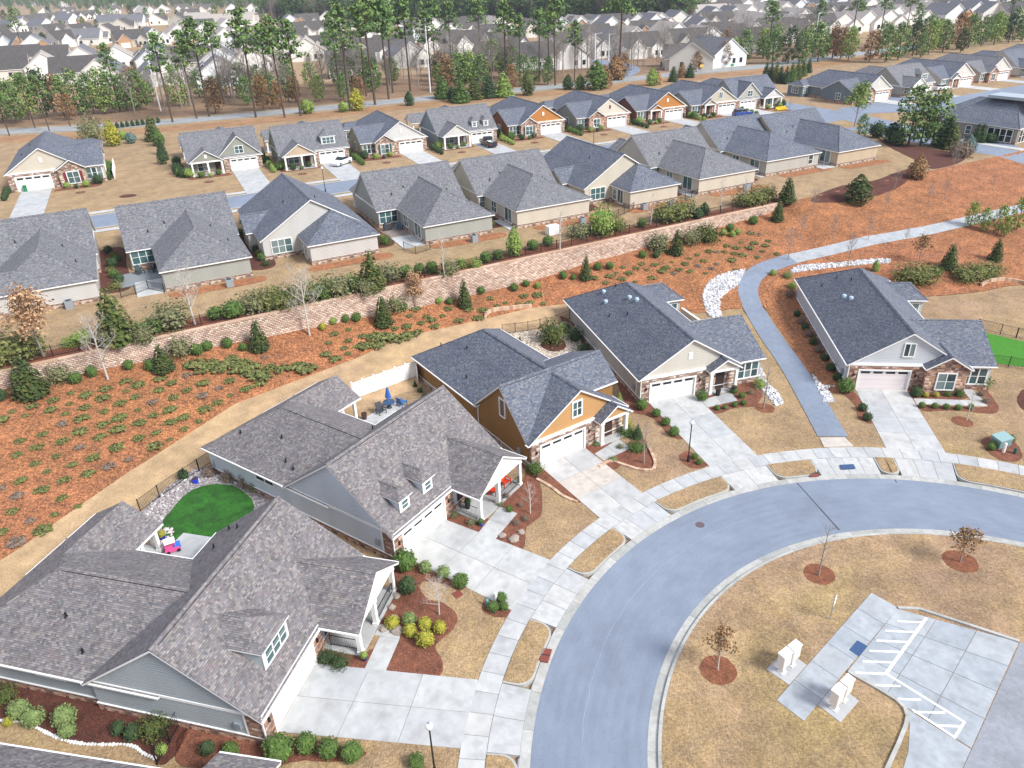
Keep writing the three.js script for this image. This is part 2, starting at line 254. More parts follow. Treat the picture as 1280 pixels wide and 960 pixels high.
// ---------------------------------------------------------------- the ground
const Rsi = (a) => lerp(31.4, 30.65, sstep(60, 130, a)), Rso = (a) => Rsi(a) + lerp(1.62, 1.52, sstep(60, 130, a));
const polar = (R, a, c = CO, y = 0) => V(c.x + R * Math.cos(a * D2R), y, c.z - R * Math.sin(a * D2R));
{
  const radii = [28.85]; while (radii[radii.length - 1] < 230) { const r = radii[radii.length - 1]; radii.push(r + (r < 100 ? 0.9 : r < 140 ? 1.6 : 5)); }
  const angs = []; for (let a = 0; a <= 360; a += (a >= 50 && a < 200) ? 0.8 : 3) angs.push(a);
  const g = gridGeo(angs.length - 1, radii.length - 1, (i, j) => { const p = polar(radii[j], angs[i]); const [t, v] = tv(p.x, p.z), te = interp(TOE, t); p.y = lowH(p.x, p.z) - 0.07 * sstep(te - 3, te, v); { const ra = angs[i], rs = Rsi(ra); p.y -= 0.3 * (1 - sstep(rs + 0.25, rs + 1.1, radii[j])); } if (v > 0.4) p.y -= 0.5; return p; });
  ground('ground', tint(g, 0.2, 0.3), lawn);
  // the upper terrace and all that lies beyond it
  const ts = [], vs = [0.02]; for (let t = -2600; t <= 3600; t += (t > -60 && t < 220) ? 2 : 60) ts.push(t);
  while (vs[vs.length - 1] < 6500) { const v = vs[vs.length - 1]; vs.push(v + (v < 90 ? 2 : v < 300 ? 10 : 250)); }
  ground('terrace', tint(gridGeo(ts.length - 1, vs.length - 1, (i, j) => fromTV(ts[i], vs[j], TERRACE)), 0.1, 0.06), lawn);
  // pine straw on the slope below the wall
  const st = []; for (let t = -60; t <= 175; t += 0.8) st.push(t);
  ground('pine_straw_slope', tint(gridGeo(st.length - 1, 30, (i, j) => { const t = st[i], te = interp(TOE, t) + 0.5 * (vnoise(t * 0.5, 3, 8) - 0.5), v = te * j / 30; const p = fromTV(t, v); p.y = lowH(p.x, p.z) + 0.025; return p; }), 0.13, 0.16, 19), straw);
  // the sandy swale between the slope and the back gardens
  const sand = std({ map: tiled(sandMap, 8), bumpMap: tiled(sandMap, 5), bumpScale: 0.03, roughness: 1, vertexColors: true });
  const sw = []; for (let t = -60; t <= 66; t += 0.8) sw.push(t);
  ground('swale', tint(gridGeo(sw.length - 1, 12, (i, j) => { const t = sw[i], te = interp(TOE, t), v = te + 0.25 - (8.5 + 1.5 * vnoise(t * 0.4, 9, 4)) * j / 12; const p = fromTV(t, v); p.y = lowH(p.x, p.z) + 0.012; return p; }), 0.14, 0.3, 29), sand);
}
// ---------------------------------------------------------------- road, kerbs, pavement
const sector = (r0, r1, a0, a1, y0, y1, c = CO, ya = y1) => { const n = Math.max(1, Math.ceil(Math.abs(a1 - a0) / 1.2)), b = []; for (let i = 0; i <= n; i++) b.push(polar(r0, lerp(a0, a1, i / n), c, ya)); for (let i = n; i >= 0; i--) b.push(polar(r1, lerp(a0, a1, i / n), c, y1)); const polys = extrudePolys(b, V(0, y0 - y1, 0)); polys.splice(0, 2); for (let i = 0; i < n; i++) { const q = [b[i], b[i + 1], b[2 * n - i], b[2 * n + 1 - i]]; polys.push(q, q.map(p => p.clone().add(V(0, y0 - y1, 0))).reverse()); } return geo(polys); };
{
  const n = 240, roadMat = std({ map: tiled(asphaltMap, 24, 12), bumpMap: tiled(asphaltMap, 3), bumpScale: 0.004, roughness: 0.85 });
  ground('road', gridGeo(n, 10, (i, j) => { const a = i / n * 360; return polar(22.3, a, CI, -0.1).lerp(polar(28.12, a, CO, -0.1), j / 10); }), roadMat).geometry.attributes.uv.array.set(Array.from({ length: (n + 1) * 11 }, (_, k) => [(k % (n + 1)) / n * 158, Math.floor(k / (n + 1)) / 10 * 5.8]).flat());
  const seamDark = plain(0x3c424e, 0.8), seamLight = std({ color: new THREE.Color(0x9aa6be), roughness: 0.9 });
  const strip = (name, pts, w, y, m) => { const L = pts.length - 1; ground(name, gridGeo(L, 1, (i, j) => { const a = pts[Math.max(0, i - 1)], b = pts[Math.min(L, i + 1)], d = V(b.z - a.z, 0, a.x - b.x).normalize(); const p = pts[i].clone().addScaledVector(d, (j - 0.5) * w * (0.7 + 0.6 * vnoise(i * 0.7, 1, 3))); p.y = y; return p; }), m); };
  const s0 = bp(994, 601, -0.1), s1 = bp(1049, 662.5, -0.1); strip('road_seam', Array.from({ length: 12 }, (_, i) => s0.clone().lerp(s1, i / 11)), 0.1, -0.093, seamDark);
  const s2 = bp(1114, 593.5, -0.1), s3 = bp(1121, 603, -0.1); strip('road_seam', Array.from({ length: 5 }, (_, i) => s2.clone().lerp(s3, i / 4)), 0.1, -0.093, seamDark);
  const cl = []; for (let a = 112; a < 172; a += 1) cl.push(polar(25.2 + 0.12 * vnoise(a * 0.5, 2, 6), a, CO)); strip('road_seam', cl, 0.022, -0.094, seamLight);
  const mh = bp(875, 656, -0.1); const man = mesh('manhole_cover', [cyl(0.36, 0.36, 0.03, 0, 0, 0, 24)], plain(0x6d5f66, 0.7, 0.4)); man.position.set(mh.x, -0.115, mh.z); tag(man, 'round dark manhole cover set in the curved road', 'manhole cover');
  // outer gutter and kerb, inner gutter and kerb: cast lengths with joints
  const gut = new THREE.Group(); gut.name = 'gutter'; gut.userData.kind = 'structure'; scene.add(gut);
  const ik = new THREE.Group(); ik.name = 'island_kerb'; ik.userData.kind = 'structure'; scene.add(ik);
  let k = 0;
  for (let a = 46; a < 190; a += 5.4) mesh('gutter_length', sector(28.12, 28.74, a, a + 5.36, -0.3, -0.075, CO, -0.092), curbMat[k++ % 3], gut);
  for (let a = 40; a < 220; a += 7.2) { mesh('gutter_length', sector(21.72, 22.3, a, a + 7.16, -0.3, -0.092, CI, -0.075), curbMat[k++ % 3], ik); mesh('kerb_length', sector(21.52, 21.715, a, a + 7.16, -0.3, 0.045, CI), curbMat[k % 3], ik); }
  // pavement slabs
  const pv = new THREE.Group(); pv.name = 'pavement'; pv.userData.kind = 'structure'; scene.add(pv);
  for (let a = 48; a < 186; a += 2.75) mesh('slab', sector(Rsi(a), Rso(a), a + 0.03, a + 2.72, -0.1, 0.032), concrete[Math.floor(hash(k++, 3, 4) * 4)], pv);
  // aprons where the drives meet the road
  const ap = new THREE.Group(); ap.name = 'drive_apron'; ap.userData.kind = 'structure'; scene.add(ap);
  for (const [a0, a1, m] of [[164.6, 173.6, 2], [143.6, 154.0, 3], [123.1, 132.3, 3], [101.2, 109.6, 2], [83.1, 93.3, 4], [71.1, 79.7, 3]]) for (let i = 0; i < m; i++) { const p = lerp(a0, a1, i / m), q = lerp(a0, a1, (i + 1) / m); mesh('slab', sector(28.75, Rsi((p + q) / 2) - 0.025, p + 0.03, q - 0.03, -0.3, 0.028, CO, -0.07), concrete[Math.floor(hash(k++, 7, 4) * 4)], ap); }
  // planted strips between pavement and kerb
  for (const [a0, a1] of [[173.7, 187], [154.1, 164.5], [132.4, 143.5], [109.7, 123], [93.4, 101.1], [79.8, 83], [46, 71]]) {
    const o = [], r = 1.0, n = 30; // outline with rounded corners towards the road
    const ro = Rsi((a0 + a1) / 2) - 0.03, ri = 28.78, da = (x) => x / 29.5 / D2R, rr = Math.min(r, (a1 - a0) / da(1) / 2.2);
    for (let i = 0; i <= 6; i++) { const th = i / 6 * 90 * D2R; o.push(polar(ri + rr - rr * Math.sin(th), a0 + da(rr - rr * Math.cos(th)))); }
    for (let i = 1; i < n; i++) o.push(polar(ri, lerp(a0 + da(rr), a1 - da(rr), i / n)));
    for (let i = 6; i >= 0; i--) { const th = i / 6 * 90 * D2R; o.push(polar(ri + rr - rr * Math.sin(th), a1 - da(rr - rr * Math.cos(th)))); }
    for (let i = n; i >= 0; i--) o.push(polar(ro, lerp(a0, a1, i / n)));
    const flat = (out, y, th) => { const v2 = out.map(p => new THREE.Vector2(p.x, p.z)), f = THREE.ShapeUtils.triangulateShape(v2, []), polys = f.map(t => t.map(q => V(out[q].x, y, out[q].z))); for (const t of polys) if ((t[1].x - t[0].x) * (t[2].z - t[0].z) - (t[1].z - t[0].z) * (t[2].x - t[0].x) > 0) t.reverse(); for (let i = 0; i < out.length; i++) { const p = out[i], q = out[(i + 1) % out.length]; polys.push([V(p.x, y, p.z), V(q.x, y, q.z), V(q.x, y - th, q.z), V(p.x, y - th, p.z)]); } return geo(polys, false); };
    ground('kerb', flat(o, 0.04, 0.3), curbMat[0]);
    const am = (a0 + a1) / 2, inner = o.map(p => { const dx = p.x - CO.x, dz = p.z - CO.z, R = Math.hypot(dx, dz), a = Math.atan2(-dz, dx) / D2R; const an = a < 0 ? a + 360 : a; return polar(R > ro - 0.1 ? R - 0.01 : R + 0.1 * (1 - (R - ri) / (ro - ri)) + 0.02, an + (Math.abs(an - a0) < Math.abs(an - a1) ? 1 : -1) * da(0.12) * Math.min(1, 6 / Math.max(0.2, Math.min(Math.abs(an - a0), Math.abs(an - a1)) * 3))); });
    const sg = flat(inner, 0.075, 0.05); sg.attributes.uv.array.set(Array.from({ length: sg.attributes.position.count }, (_, i) => [sg.attributes.position.getX(i), -sg.attributes.position.getZ(i)]).flat()); ground('grass_strip', tint(sg, 0.08), lawn);
  }
  // the island inside the bend
  ground('island_lawn', tint(gridGeo(240, 60, (i, j) => polar(0.01 + 21.5 * j / 60, i * 1.5, CI, 0.03)), 0.27, 0.42, 33), lawn);
  { // mown rings round the young trees and along the kerb
    const il = scene.children[scene.children.length - 1].geometry, p = il.attributes.position, c = il.attributes.color, tr = [[897.5, 838], [1024, 718], [1200.5, 702]].map(q => bp(q[0], q[1]));
    for (let i = 0; i < p.count; i++) { const x = p.getX(i), z = p.getZ(i), dk = 21.5 - Math.hypot(x - CI.x, z - CI.z); let w = 0.05 * Math.sin(dk * 5.2) * sstep(4.5, 0.5, dk); for (const q of tr) { const d = Math.hypot(x - q.x, z - q.z); w += 0.1 * Math.sin(d * 6.3) * sstep(3.4, 1.2, d); } w *= 0.5 + vnoise(x * 0.8, z * 0.8, 17); c.setXYZ(i, c.getX(i) * (1 + w), c.getY(i) * (1 + w), c.getZ(i) * (1 + w)); }
  }
}
function slabs(parent, q, nu, nv, y, pick, gap = 0.014, th = 0.12) { // q = four corners a, b, c, d; slabs with open joints between
  const at = (u, v) => q[0].clone().lerp(q[1], u).lerp(q[3].clone().lerp(q[2], u), v);
  const Lu = q[0].distanceTo(q[1]), Lv = q[0].distanceTo(q[3]);
  for (let j = 0; j < nv; j++) for (let i = 0; i < nu; i++) {
    const u0 = i / nu + (i ? gap / Lu : 0), u1 = (i + 1) / nu - (i < nu - 1 ? gap / Lu : 0), v0 = j / nv + (j ? gap / Lv : 0), v1 = (j + 1) / nv - (j < nv - 1 ? gap / Lv : 0);
    const b = [at(u0, v0), at(u1, v0), at(u1, v1), at(u0, v1)].map(p => V(p.x, y, p.z));
    mesh('slab', slab(b, th), pick(i, j), parent);
  }
}
const structureGroup = (name) => { const g = new THREE.Group(); g.name = numbered(name); g.userData.kind = 'structure'; scene.add(g); return g; };
{ // mail kiosk walk and parking bay on the island
  const z6 = (x, y) => bp(800 + x / 2.667, 620 + y / 2.667, 0.06), k5 = (x, y) => bp(940 + x / 5.333, 740 + y / 5.333, 0.06);
  const lot = structureGroup('parking_bay'), blueish = [0xd6dce2, 0xd0d7de, 0xdbe0e4].map((c, i) => std({ map: tiled(concreteMap, 5 + i), color: new THREE.Color(c), roughness: 0.88 })), pick = (i, j) => blueish[Math.floor(hash(i + 31, j + 9, 5) * 3)];
  slabs(lot, [z6(858, 376), z6(1262, 487), z6(1105, 840), z6(693, 583)].map((p, i) => p), 3, 4, 0.058, pick);
  for (const P of [[[1104, 844], [1000, 1070], [850, 1000], [895, 850], [900, 760], [886, 707]]]) { const w = P.map(([x, y]) => z6(x, y)); mesh('slab', solidOf(w.map(p => V(p.x, -0.05, p.z)), V(0, 0.1, 0)), blueish[0], lot); }
  const walk = structureGroup('kiosk_walk'), wa = k5(795, 5), wb = k5(975, 105), wc = k5(345, 858), wd = k5(165, 720);
  slabs(walk, [wa, wb, wc, wd], 1, 6, 0.062, pick);
  const pad = (a, b, c, d) => slabs(structureGroup('kiosk_pad'), [k5(...a), k5(...b), k5(...c), k5(...d)], 1, 1, 0.066, () => concrete[3]);
  pad([228, 385], [364, 487], [248, 618], [95, 515]); pad([560, 605], [712, 725], [590, 868], [438, 752]);
  // tactile pads
  const blue = std({ color: new THREE.Color(0x4a6ea3), map: tiled(concreteMap, 0.7), roughness: 0.8 });
  const tac = (pts) => ground('tactile_pad', solidOf(pts.map(p => V(p.x, 0.03, p.z)), V(0, 0.042, 0)), blue);
  tac([k5(702, 322), k5(768, 360), k5(712, 430), k5(648, 386)]);
  const c6 = (x, y) => bp(980 + x / 4.267, 520 + y / 4.267, 0.03); tac([c6(297, 262), c6(370, 258), c6(382, 281), c6(308, 285)]);
  // kerb round the bay
  const kerbRun = (pts, w, y) => { for (let i = 0; i + 1 < pts.length; i++) { const a = pts[i], b = pts[i + 1], d = V(b.z - a.z, 0, a.x - b.x).normalize().multiplyScalar(w / 2); mesh('kerb_length', solidOf([a.clone().add(d), b.clone().add(d), b.clone().sub(d), a.clone().sub(d)].map(p => V(p.x, -0.1, p.z)), V(0, y + 0.1, 0)), curbMat[i % 3], lot); } };
  kerbRun([z6(860, 374), z6(930, 377), z6(1100, 432), z6(1264, 486)], 0.2, 0.16);
  kerbRun([z6(694, 586), z6(790, 640), z6(855, 680), z6(882, 706), z6(892, 735), z6(886, 765), z6(860, 830), z6(800, 960)], 0.22, 0.15);
  ground('car_park', slab([z6(1266, 490), z6(1420, 450), z6(1500, 1000), z6(1036, 1000)].map(p => V(p.x, 0.05, p.z)), 0.1), asphaltOld);
  // painted bay lines
  const paint = std({ color: new THREE.Color(0xfbfbf9), roughness: 0.7 });
  const line = (x0, y0, x1, y1, w = 0.13, h = 0) => { const a = z6(x0, y0), b = z6(x1, y1), d = V(b.z - a.z, 0, a.x - b.x).normalize().multiplyScalar(w / 2); ground('painted_line', slab([a.clone().add(d), b.clone().add(d), b.clone().sub(d), a.clone().sub(d)].map(p => V(p.x, 0.07 + h, p.z)), 0.008), paint); };
  line(955, 406, 820, 592, 0.17, 0.001); line(820, 592, 1082, 754, 0.14, 0.002); line(1082, 752, 1047, 808, 0.14, 0.003); line(1050, 806, 908, 712, 0.14, 0.004);
  for (const l of [[858, 417, 943, 422], [818, 449, 918, 454], [788, 482, 893, 487], [765, 516, 866, 520], [743, 551, 842, 555], [718, 589, 818, 593], [775, 630, 868, 634], [845, 676, 936, 679], [912, 720, 1016, 722], [985, 765, 1070, 768]]) line(...l);
}
// ---------------------------------------------------------------- houses
// local axes of a house: x to the right along its front, z towards its street, y up; the origin lies at the foot of the garage door's middle
class House {
  constructor(name, label, pos, yaw, o = {}) { this.g = group(name, label, o.category || 'house', pos, yaw, o.group); this.flip = o.mirror; this.lod = o.lod || 0; }
  add(name, geoms, m, parent) { let g = Array.isArray(geoms) ? (geoms.length === 1 ? geoms[0] : mergeGeometries(geoms.map(q => q.index ? q.toNonIndexed() : q))) : geoms; if (this.flip) g = mirrored(g); return mesh(name, g, m, parent || this.g); }
}
function wing(h, p) {
  const { ax, s0, s1, a0, a1, e, ry, roof, wall } = p, sm = p.sm ?? (s0 + s1) / 2, oh = p.oh ?? 0.35, rk = p.rk ?? 0.3, E0 = p.end0 || 'gable', E1 = p.end1 || 'gable';
  const M = (s, a, y) => ax === 'z' ? V(s, y, a) : V(a, y, s);
  const k0 = (ry - e) / (sm - s0), k1 = (ry - e) / (s1 - sm), run = p.run ?? Math.min(sm - s0, s1 - sm), yl = e - oh * k0, yr = e - oh * k1, sl = s0 - oh, sr = s1 + oh;
  const eb = E0 === 'hip' ? a0 - oh : E0 === 'gable' ? a0 - rk : a0, rb = E0 === 'hip' ? a0 + run : eb;
  const ef = E1 === 'hip' ? a1 + oh : E1 === 'gable' ? a1 + rk : a1, rf = E1 === 'hip' ? a1 - run : ef;
  const planes = [[M(sl, p.cut0 ?? eb, yl), M(sl, p.cut1 ?? ef, yl), M(sm, rf, ry), M(sm, rb, ry)], [M(sr, ef, yr), M(sr, eb, yr), M(sm, rb, ry), M(sm, rf, ry)]];
  if (E0 === 'hip') planes.push([M(sr, eb, yr), M(sl, eb, yl), M(sm, rb, ry)]);
  if (E1 === 'hip') planes.push([M(sl, ef, yl), M(sr, ef, yr), M(sm, rf, ry)]);
  const up = (q, d) => q.map(v => v.clone().add(V(0, d, 0)));
  const rm = h.add('roof', planes.map(q => slab(up(q, 0.2), 0.05)), roof);
  h.add('roof_edge', planes.map(q => slab(up(q, 0.15), 0.15)), p.trim || white);
  if (h.lod < 2) {
    const cap = [[M(sm - 0.17, rb, ry - 0.17 * k0), M(sm - 0.17, rf, ry - 0.17 * k0), M(sm, rf, ry), M(sm, rb, ry)], [M(sm + 0.17, rf, ry - 0.17 * k1), M(sm + 0.17, rb, ry - 0.17 * k1), M(sm, rb, ry), M(sm, rf, ry)]];
    h.add('ridge_cap', cap.map(q => slab(up(q, 0.255), 0.03)), roof, rm);
    if (p.vent) { const c = 0.5, i = (q) => q; h.add('ridge_vent', [[M(sm - 0.2, rb + c, ry - 0.2 * k0), M(sm - 0.2, rf - c, ry - 0.2 * k0), M(sm, rf - c, ry), M(sm, rb + c, ry)], [M(sm + 0.2, rf - c, ry - 0.2 * k1), M(sm + 0.2, rb + c, ry - 0.2 * k1), M(sm, rb + c, ry), M(sm, rf - c, ry)]].map(q => slab(up(q, 0.224), 0.02)), black, rm); }  // vent strip, black and wider than the cap to paint in its shadow line
    const hips = []; if (E0 === 'hip') hips.push([M(sl, eb, yl), M(sm, rb, ry)], [M(sr, eb, yr), M(sm, rb, ry)]); if (E1 === 'hip') hips.push([M(sl, ef, yl), M(sm, rf, ry)], [M(sr, ef, yr), M(sm, rf, ry)]);
    for (const [a, b] of hips) h.add('hip_cap', [bar(a.clone().add(V(0, 0.19, 0)), b.clone().add(V(0, 0.19, 0)), 0.075, 6)], roof, rm);
  }
  if (h.lod < 1 && !p.noGutter) { for (const [s, y, d] of [[sl, yl, -1], [sr, yr, 1]]) { const A = M(s + d * 0.005, (d < 0 && p.cut0 !== undefined ? p.cut0 : eb) + 0.02, y + 0.06), B = M(s + d * 0.115, (d < 0 && p.cut1 !== undefined ? p.cut1 : ef) - 0.02, y + 0.165); h.add('gutter', [box(Math.min(A.x, B.x), Math.max(A.x, B.x), A.y, B.y, Math.min(A.z, B.z), Math.max(A.z, B.z))], p.trim || white); } }
  const bx = (S0, S1, A0, A1, y0, y1) => { const A = M(S0, A0, y0), B = M(S1, A1, y1); return box(Math.min(A.x, B.x), Math.max(A.x, B.x), y0, y1, Math.min(A.z, B.z), Math.max(A.z, B.z)); };
  if (wall && !p.open) {
    h.add('wall', [bx(s0, s1, a0, a1, -0.4, e)], wall);
    if (p.skirt !== false) { h.add('stone_base', [bx(s0 - 0.06, s1 + 0.06, a0 - 0.06, a1 + 0.06, -0.4, 0.55)], p.skirtMat || stone); if (h.lod < 1) h.add('base_cap', [bx(s0 - 0.085, s1 + 0.085, a0 - 0.085, a1 + 0.085, 0.552, 0.62)], white); }
  }
  const gm = (i) => p['gable' + i] || wall || white;
  const tri = (A0, A1) => solidOf([M(s0, A0, e), M(s1, A0, e), M(sm, A0, ry)], M(0, A1 - A0, 0));
  if (E0 === 'gable') h.add('gable', [tri(a0, a0 + 0.2)], gm(0));
  if (E1 === 'gable') h.add('gable', [tri(a1 - 0.2, a1)], gm(1));
  if (p.shadowBand0 && E0 === 'gable') h.add('trim_band', [bx(s0 - 0.04, s1 + 0.04, a0 - 0.05, a0 + 0.01, e - 0.12, e + 0.08)], white);
  if (p.shadowBand1 && E1 === 'gable') h.add('trim_band', [bx(s0 - 0.04, s1 + 0.04, a1 - 0.01, a1 + 0.06, e - 0.12, e + 0.08)], white);
  return { y: (x, z) => { const s = ax === 'z' ? x : z; return ry + 0.2 - Math.abs(s - sm) * (s < sm ? k0 : k1); } };
}
const TURN = { f: 0, r: Math.PI / 2, b: Math.PI, l: -Math.PI / 2 };
const put = (g, x, y, z, face) => { g.rotateY(TURN[face]); g.translate(x, y, z); return g; };
function win(h, x, y, z, face, w, ht, cols = 1, rows = 2, o = {}) { // centre of the sill line at (x, y, z)
  const f = o.frame ?? 0.1, m = 0.045, g = [box(-w / 2 - f, -w / 2, -f, ht + f, -0.02, 0.07), box(w / 2, w / 2 + f, -f, ht + f, -0.02, 0.07), box(-w / 2, w / 2, ht, ht + f, -0.02, 0.072), box(-w / 2, w / 2, -f, 0, -0.02, 0.09)];
  for (let i = 1; i < cols; i++) g.push(box(-w / 2 + w * i / cols - (o.mull ?? m), -w / 2 + w * i / cols + (o.mull ?? m), 0, ht, -0.02, 0.062));
  for (let j = 1; j < rows; j++) g.push(box(-w / 2, w / 2, ht * j / rows - m * 0.6, ht * j / rows + m * 0.6, -0.02, 0.055));
  const wm = h.add('window', g.map(q => put(q, x, y, z, face)), o.mat || white, o.parent);
  if (o.parent && o.flat) { for (let i = 0; i < cols; i++) h.add('pane', [put(box(-w / 2 + w * i / cols + m, -w / 2 + w * (i + 1) / cols - m, 0.01, ht - 0.01, -0.02, 0.03), x, y, z, face)], o.glass || glass, o.parent); return wm; }
  for (let i = 0; i < cols; i++) for (let j = 0; j < (h.lod ? 1 : Math.min(rows, 2)); j++) { const rr = h.lod ? 1 : Math.min(rows, 2); h.add('pane', [put(box(-w / 2 + w * i / cols + m, -w / 2 + w * (i + 1) / cols - m, ht * j / rr + 0.02, ht * (j + 1) / rr - 0.02, -0.02, 0.03), x, y, z, face)], o.glass || glassKinds[Math.floor(hash(Math.round(x * 10) + j * 3, Math.round(h.g.position.x * 7 + z * 3) + i, 9) * 4)], wm); }
  if (o.shutter) for (const s of [-1, 1]) h.add('shutter', [put(box(s * (w / 2 + f + 0.24) - 0.2, s * (w / 2 + f + 0.24) + 0.2, -0.05, ht + 0.05, -0.01, 0.05), x, y, z, face)], o.shutter);
  return wm;
}
function garage(h, o) { // stone piers and header round a sectional door
  const st = o.stone || stone, xl = o.xl, xr = o.xr, e = o.e, z = o.z ?? 0, W = 2.45, top = o.top ?? 2.16;
  h.add('pier', [box(xl, -W - 0.15, -0.3, e - 0.13, z, z + 0.22)], st); h.add('pier', [box(W + 0.15, xr, -0.3, e - 0.13, z, z + 0.22)], st);
  h.add('header', [box(-W - 0.15, W + 0.15, top + 0.16, e - 0.13, z, z + 0.218)], st);
  const d = h.add('garage_door', [box(-W - 0.15, -W, -0.05, top, z + 0.02, z + 0.26), box(W, W + 0.15, -0.05, top, z + 0.02, z + 0.26), box(-W - 0.15, W + 0.15, top, top + 0.16, z + 0.02, z + 0.27)], white);
  const rows = 4; for (let r = 0; r < rows; r++) h.add('panel', [box(-W + 0.005, W - 0.005, top * r / rows + (r ? 0.012 : -0.05), top * (r + 1) / rows - 0.004, z + 0.03, z + 0.12)], o.door || doorWhite, d);
  for (let i = 0; i < 4; i++) { const x = -W + (i + 0.5) * 2 * W / 4; h.add('window', [box(x - 0.45, x + 0.45, top - 0.36, top - 0.12, z + 0.1, z + 0.135)], darkGlass, d); }
  h.add('trim_band', [box(xl - 0.02, xr + 0.02, e - 0.13, e + 0.06, z - 0.02, z + 0.25)], white);
  if (h.lod < 1) for (const s of [-1, 1]) { const x = s * (W + 0.55); if (x > xl && x < xr) h.add('wall_lamp', [box(x - 0.07, x + 0.07, 1.55, 1.85, z + 0.22, z + 0.36)], black); }
}
function column(h, x, z, y0, y1, w = 0.3) { h.add('column', [box(x - w / 2, x + w / 2, y0, y1, z - w / 2, z + w / 2), box(x - w / 2 - 0.05, x + w / 2 + 0.05, y0, y0 + 0.22, z - w / 2 - 0.05, z + w / 2 + 0.05), box(x - w / 2 - 0.05, x + w / 2 + 0.05, y1 - 0.16, y1, z - w / 2 - 0.05, z + w / 2 + 0.05)], white); }
function railing(h, a, b, y = 0.15, ht = 0.9) { const n = Math.round(a.distanceTo(b) / 0.13), g = [bar(V(a.x, y + ht, a.z), V(b.x, y + ht, b.z), 0.035, 4), bar(V(a.x, y + 0.1, a.z), V(b.x, y + 0.1, b.z), 0.025, 4)]; for (let i = 0; i <= n; i++) { const p = a.clone().lerp(b, i / n); g.push(bar(V(p.x, y + 0.02, p.z), V(p.x, y + ht, p.z), i % n ? 0.012 : 0.04, 4)); } h.add('railing', g, black); }
function porch(h, o) { // gabled porch on columns, ridge towards the street
  const { x0, x1, z1, e, ry, roof } = o;
  wing(h, { ax: 'z', s0: x0, s1: x1, a0: o.back ?? -4, a1: z1, e, ry, roof, end0: 'none', wall: null, gable1: o.ped || white, oh: o.oh ?? 0.35, rk: 0.3, noGutter: o.noGutter });
  h.add('porch_beam', [box(x0, x1, e - 0.28, e, z1 - 0.26, z1 + 0.02), box(x0, x0 + 0.2, e - 0.28, e, 0.02, z1 - 0.26), box(x1 - 0.2, x1, e - 0.28, e, 0.02, z1 - 0.26)], white);
  for (const x of o.cols) column(h, x, z1 - 0.13, 0.1, e - 0.28, o.cw);
  h.add('porch_floor', [box(x0 - 0.05, x1 + 0.05, -0.2, 0.12, 0.06, z1 + 0.05)], concrete[1]);
}
function dormer(h, o) { // hipped dormer
  const { x, w, z, y0, e, ry, back, roof, wall, cols } = o;
  const d = h.add('dormer', [box(x - w / 2, x + w / 2, y0 - 1.2, e, back, z)], wall);
  h.add('dormer_front', [box(x - w / 2 - 0.02, x + w / 2 + 0.02, y0 - 0.35, e, z, z + 0.05)], white, d);
  const oh = 0.22, xl = x - w / 2 - oh, xr = x + w / 2 + oh, ye = e - 0.06, rf = z - (o.run ?? w / 2), zf = z + oh;
  const pl = [[V(xl, ye, back), V(xl, ye, zf), V(x, ry, rf), V(x, ry, back)], [V(xr, ye, zf), V(xr, ye, back), V(x, ry, back), V(x, ry, rf)], [V(xl, ye, zf), V(xr, ye, zf), V(x, ry, rf)]];
  const up = (q, k) => q.map(v => v.clone().add(V(0, k, 0)));
  h.add('dormer_roof', pl.map(q => slab(up(q, 0.14), 0.04)), roof, d); h.add('dormer_edge', pl.map(q => slab(up(q, 0.1), 0.1)), white, d);
  if (h.lod < 2) h.add('ridge_cap', [bar(V(x, ry + 0.12, back), V(x, ry + 0.12, rf), 0.07, 6)], roof, d);
  win(h, x, y0 + 0.18, z + 0.05, 'f', w - (cols > 1 ? 0.45 : 0.42), e - y0 - 0.42, cols, 2, { parent: d, flat: true, frame: 0.07 });
}
function pipes(h, list, top) { for (const [x, z, k] of list) { const y = top(x, z); if (k === 'cap') h.add('flue_cap', [cyl(0.2, 0.2, 0.3, x, y - 0.08, z, 10), cyl(0.26, 0.2, 0.16, x, y + 0.2, z, 12)], plain(0xb8cfe0, 0.35, 0.2)); else h.add('vent_pipe', [cyl(0.065, 0.065, 0.42, x, y - 0.1, z, 6), cyl(0.16, 0.1, 0.08, x, y - 0.04, z, 8)], black); } }
function acUnit(h, x, z) { const a = h.add('air_conditioner', [box(x - 0.38, x + 0.38, 0, 0.8, z - 0.38, z + 0.38)], metalGrey); h.add('fan_grille', [cyl(0.3, 0.3, 0.03, x, 0.801, z, 12)], darkGrey, a); }

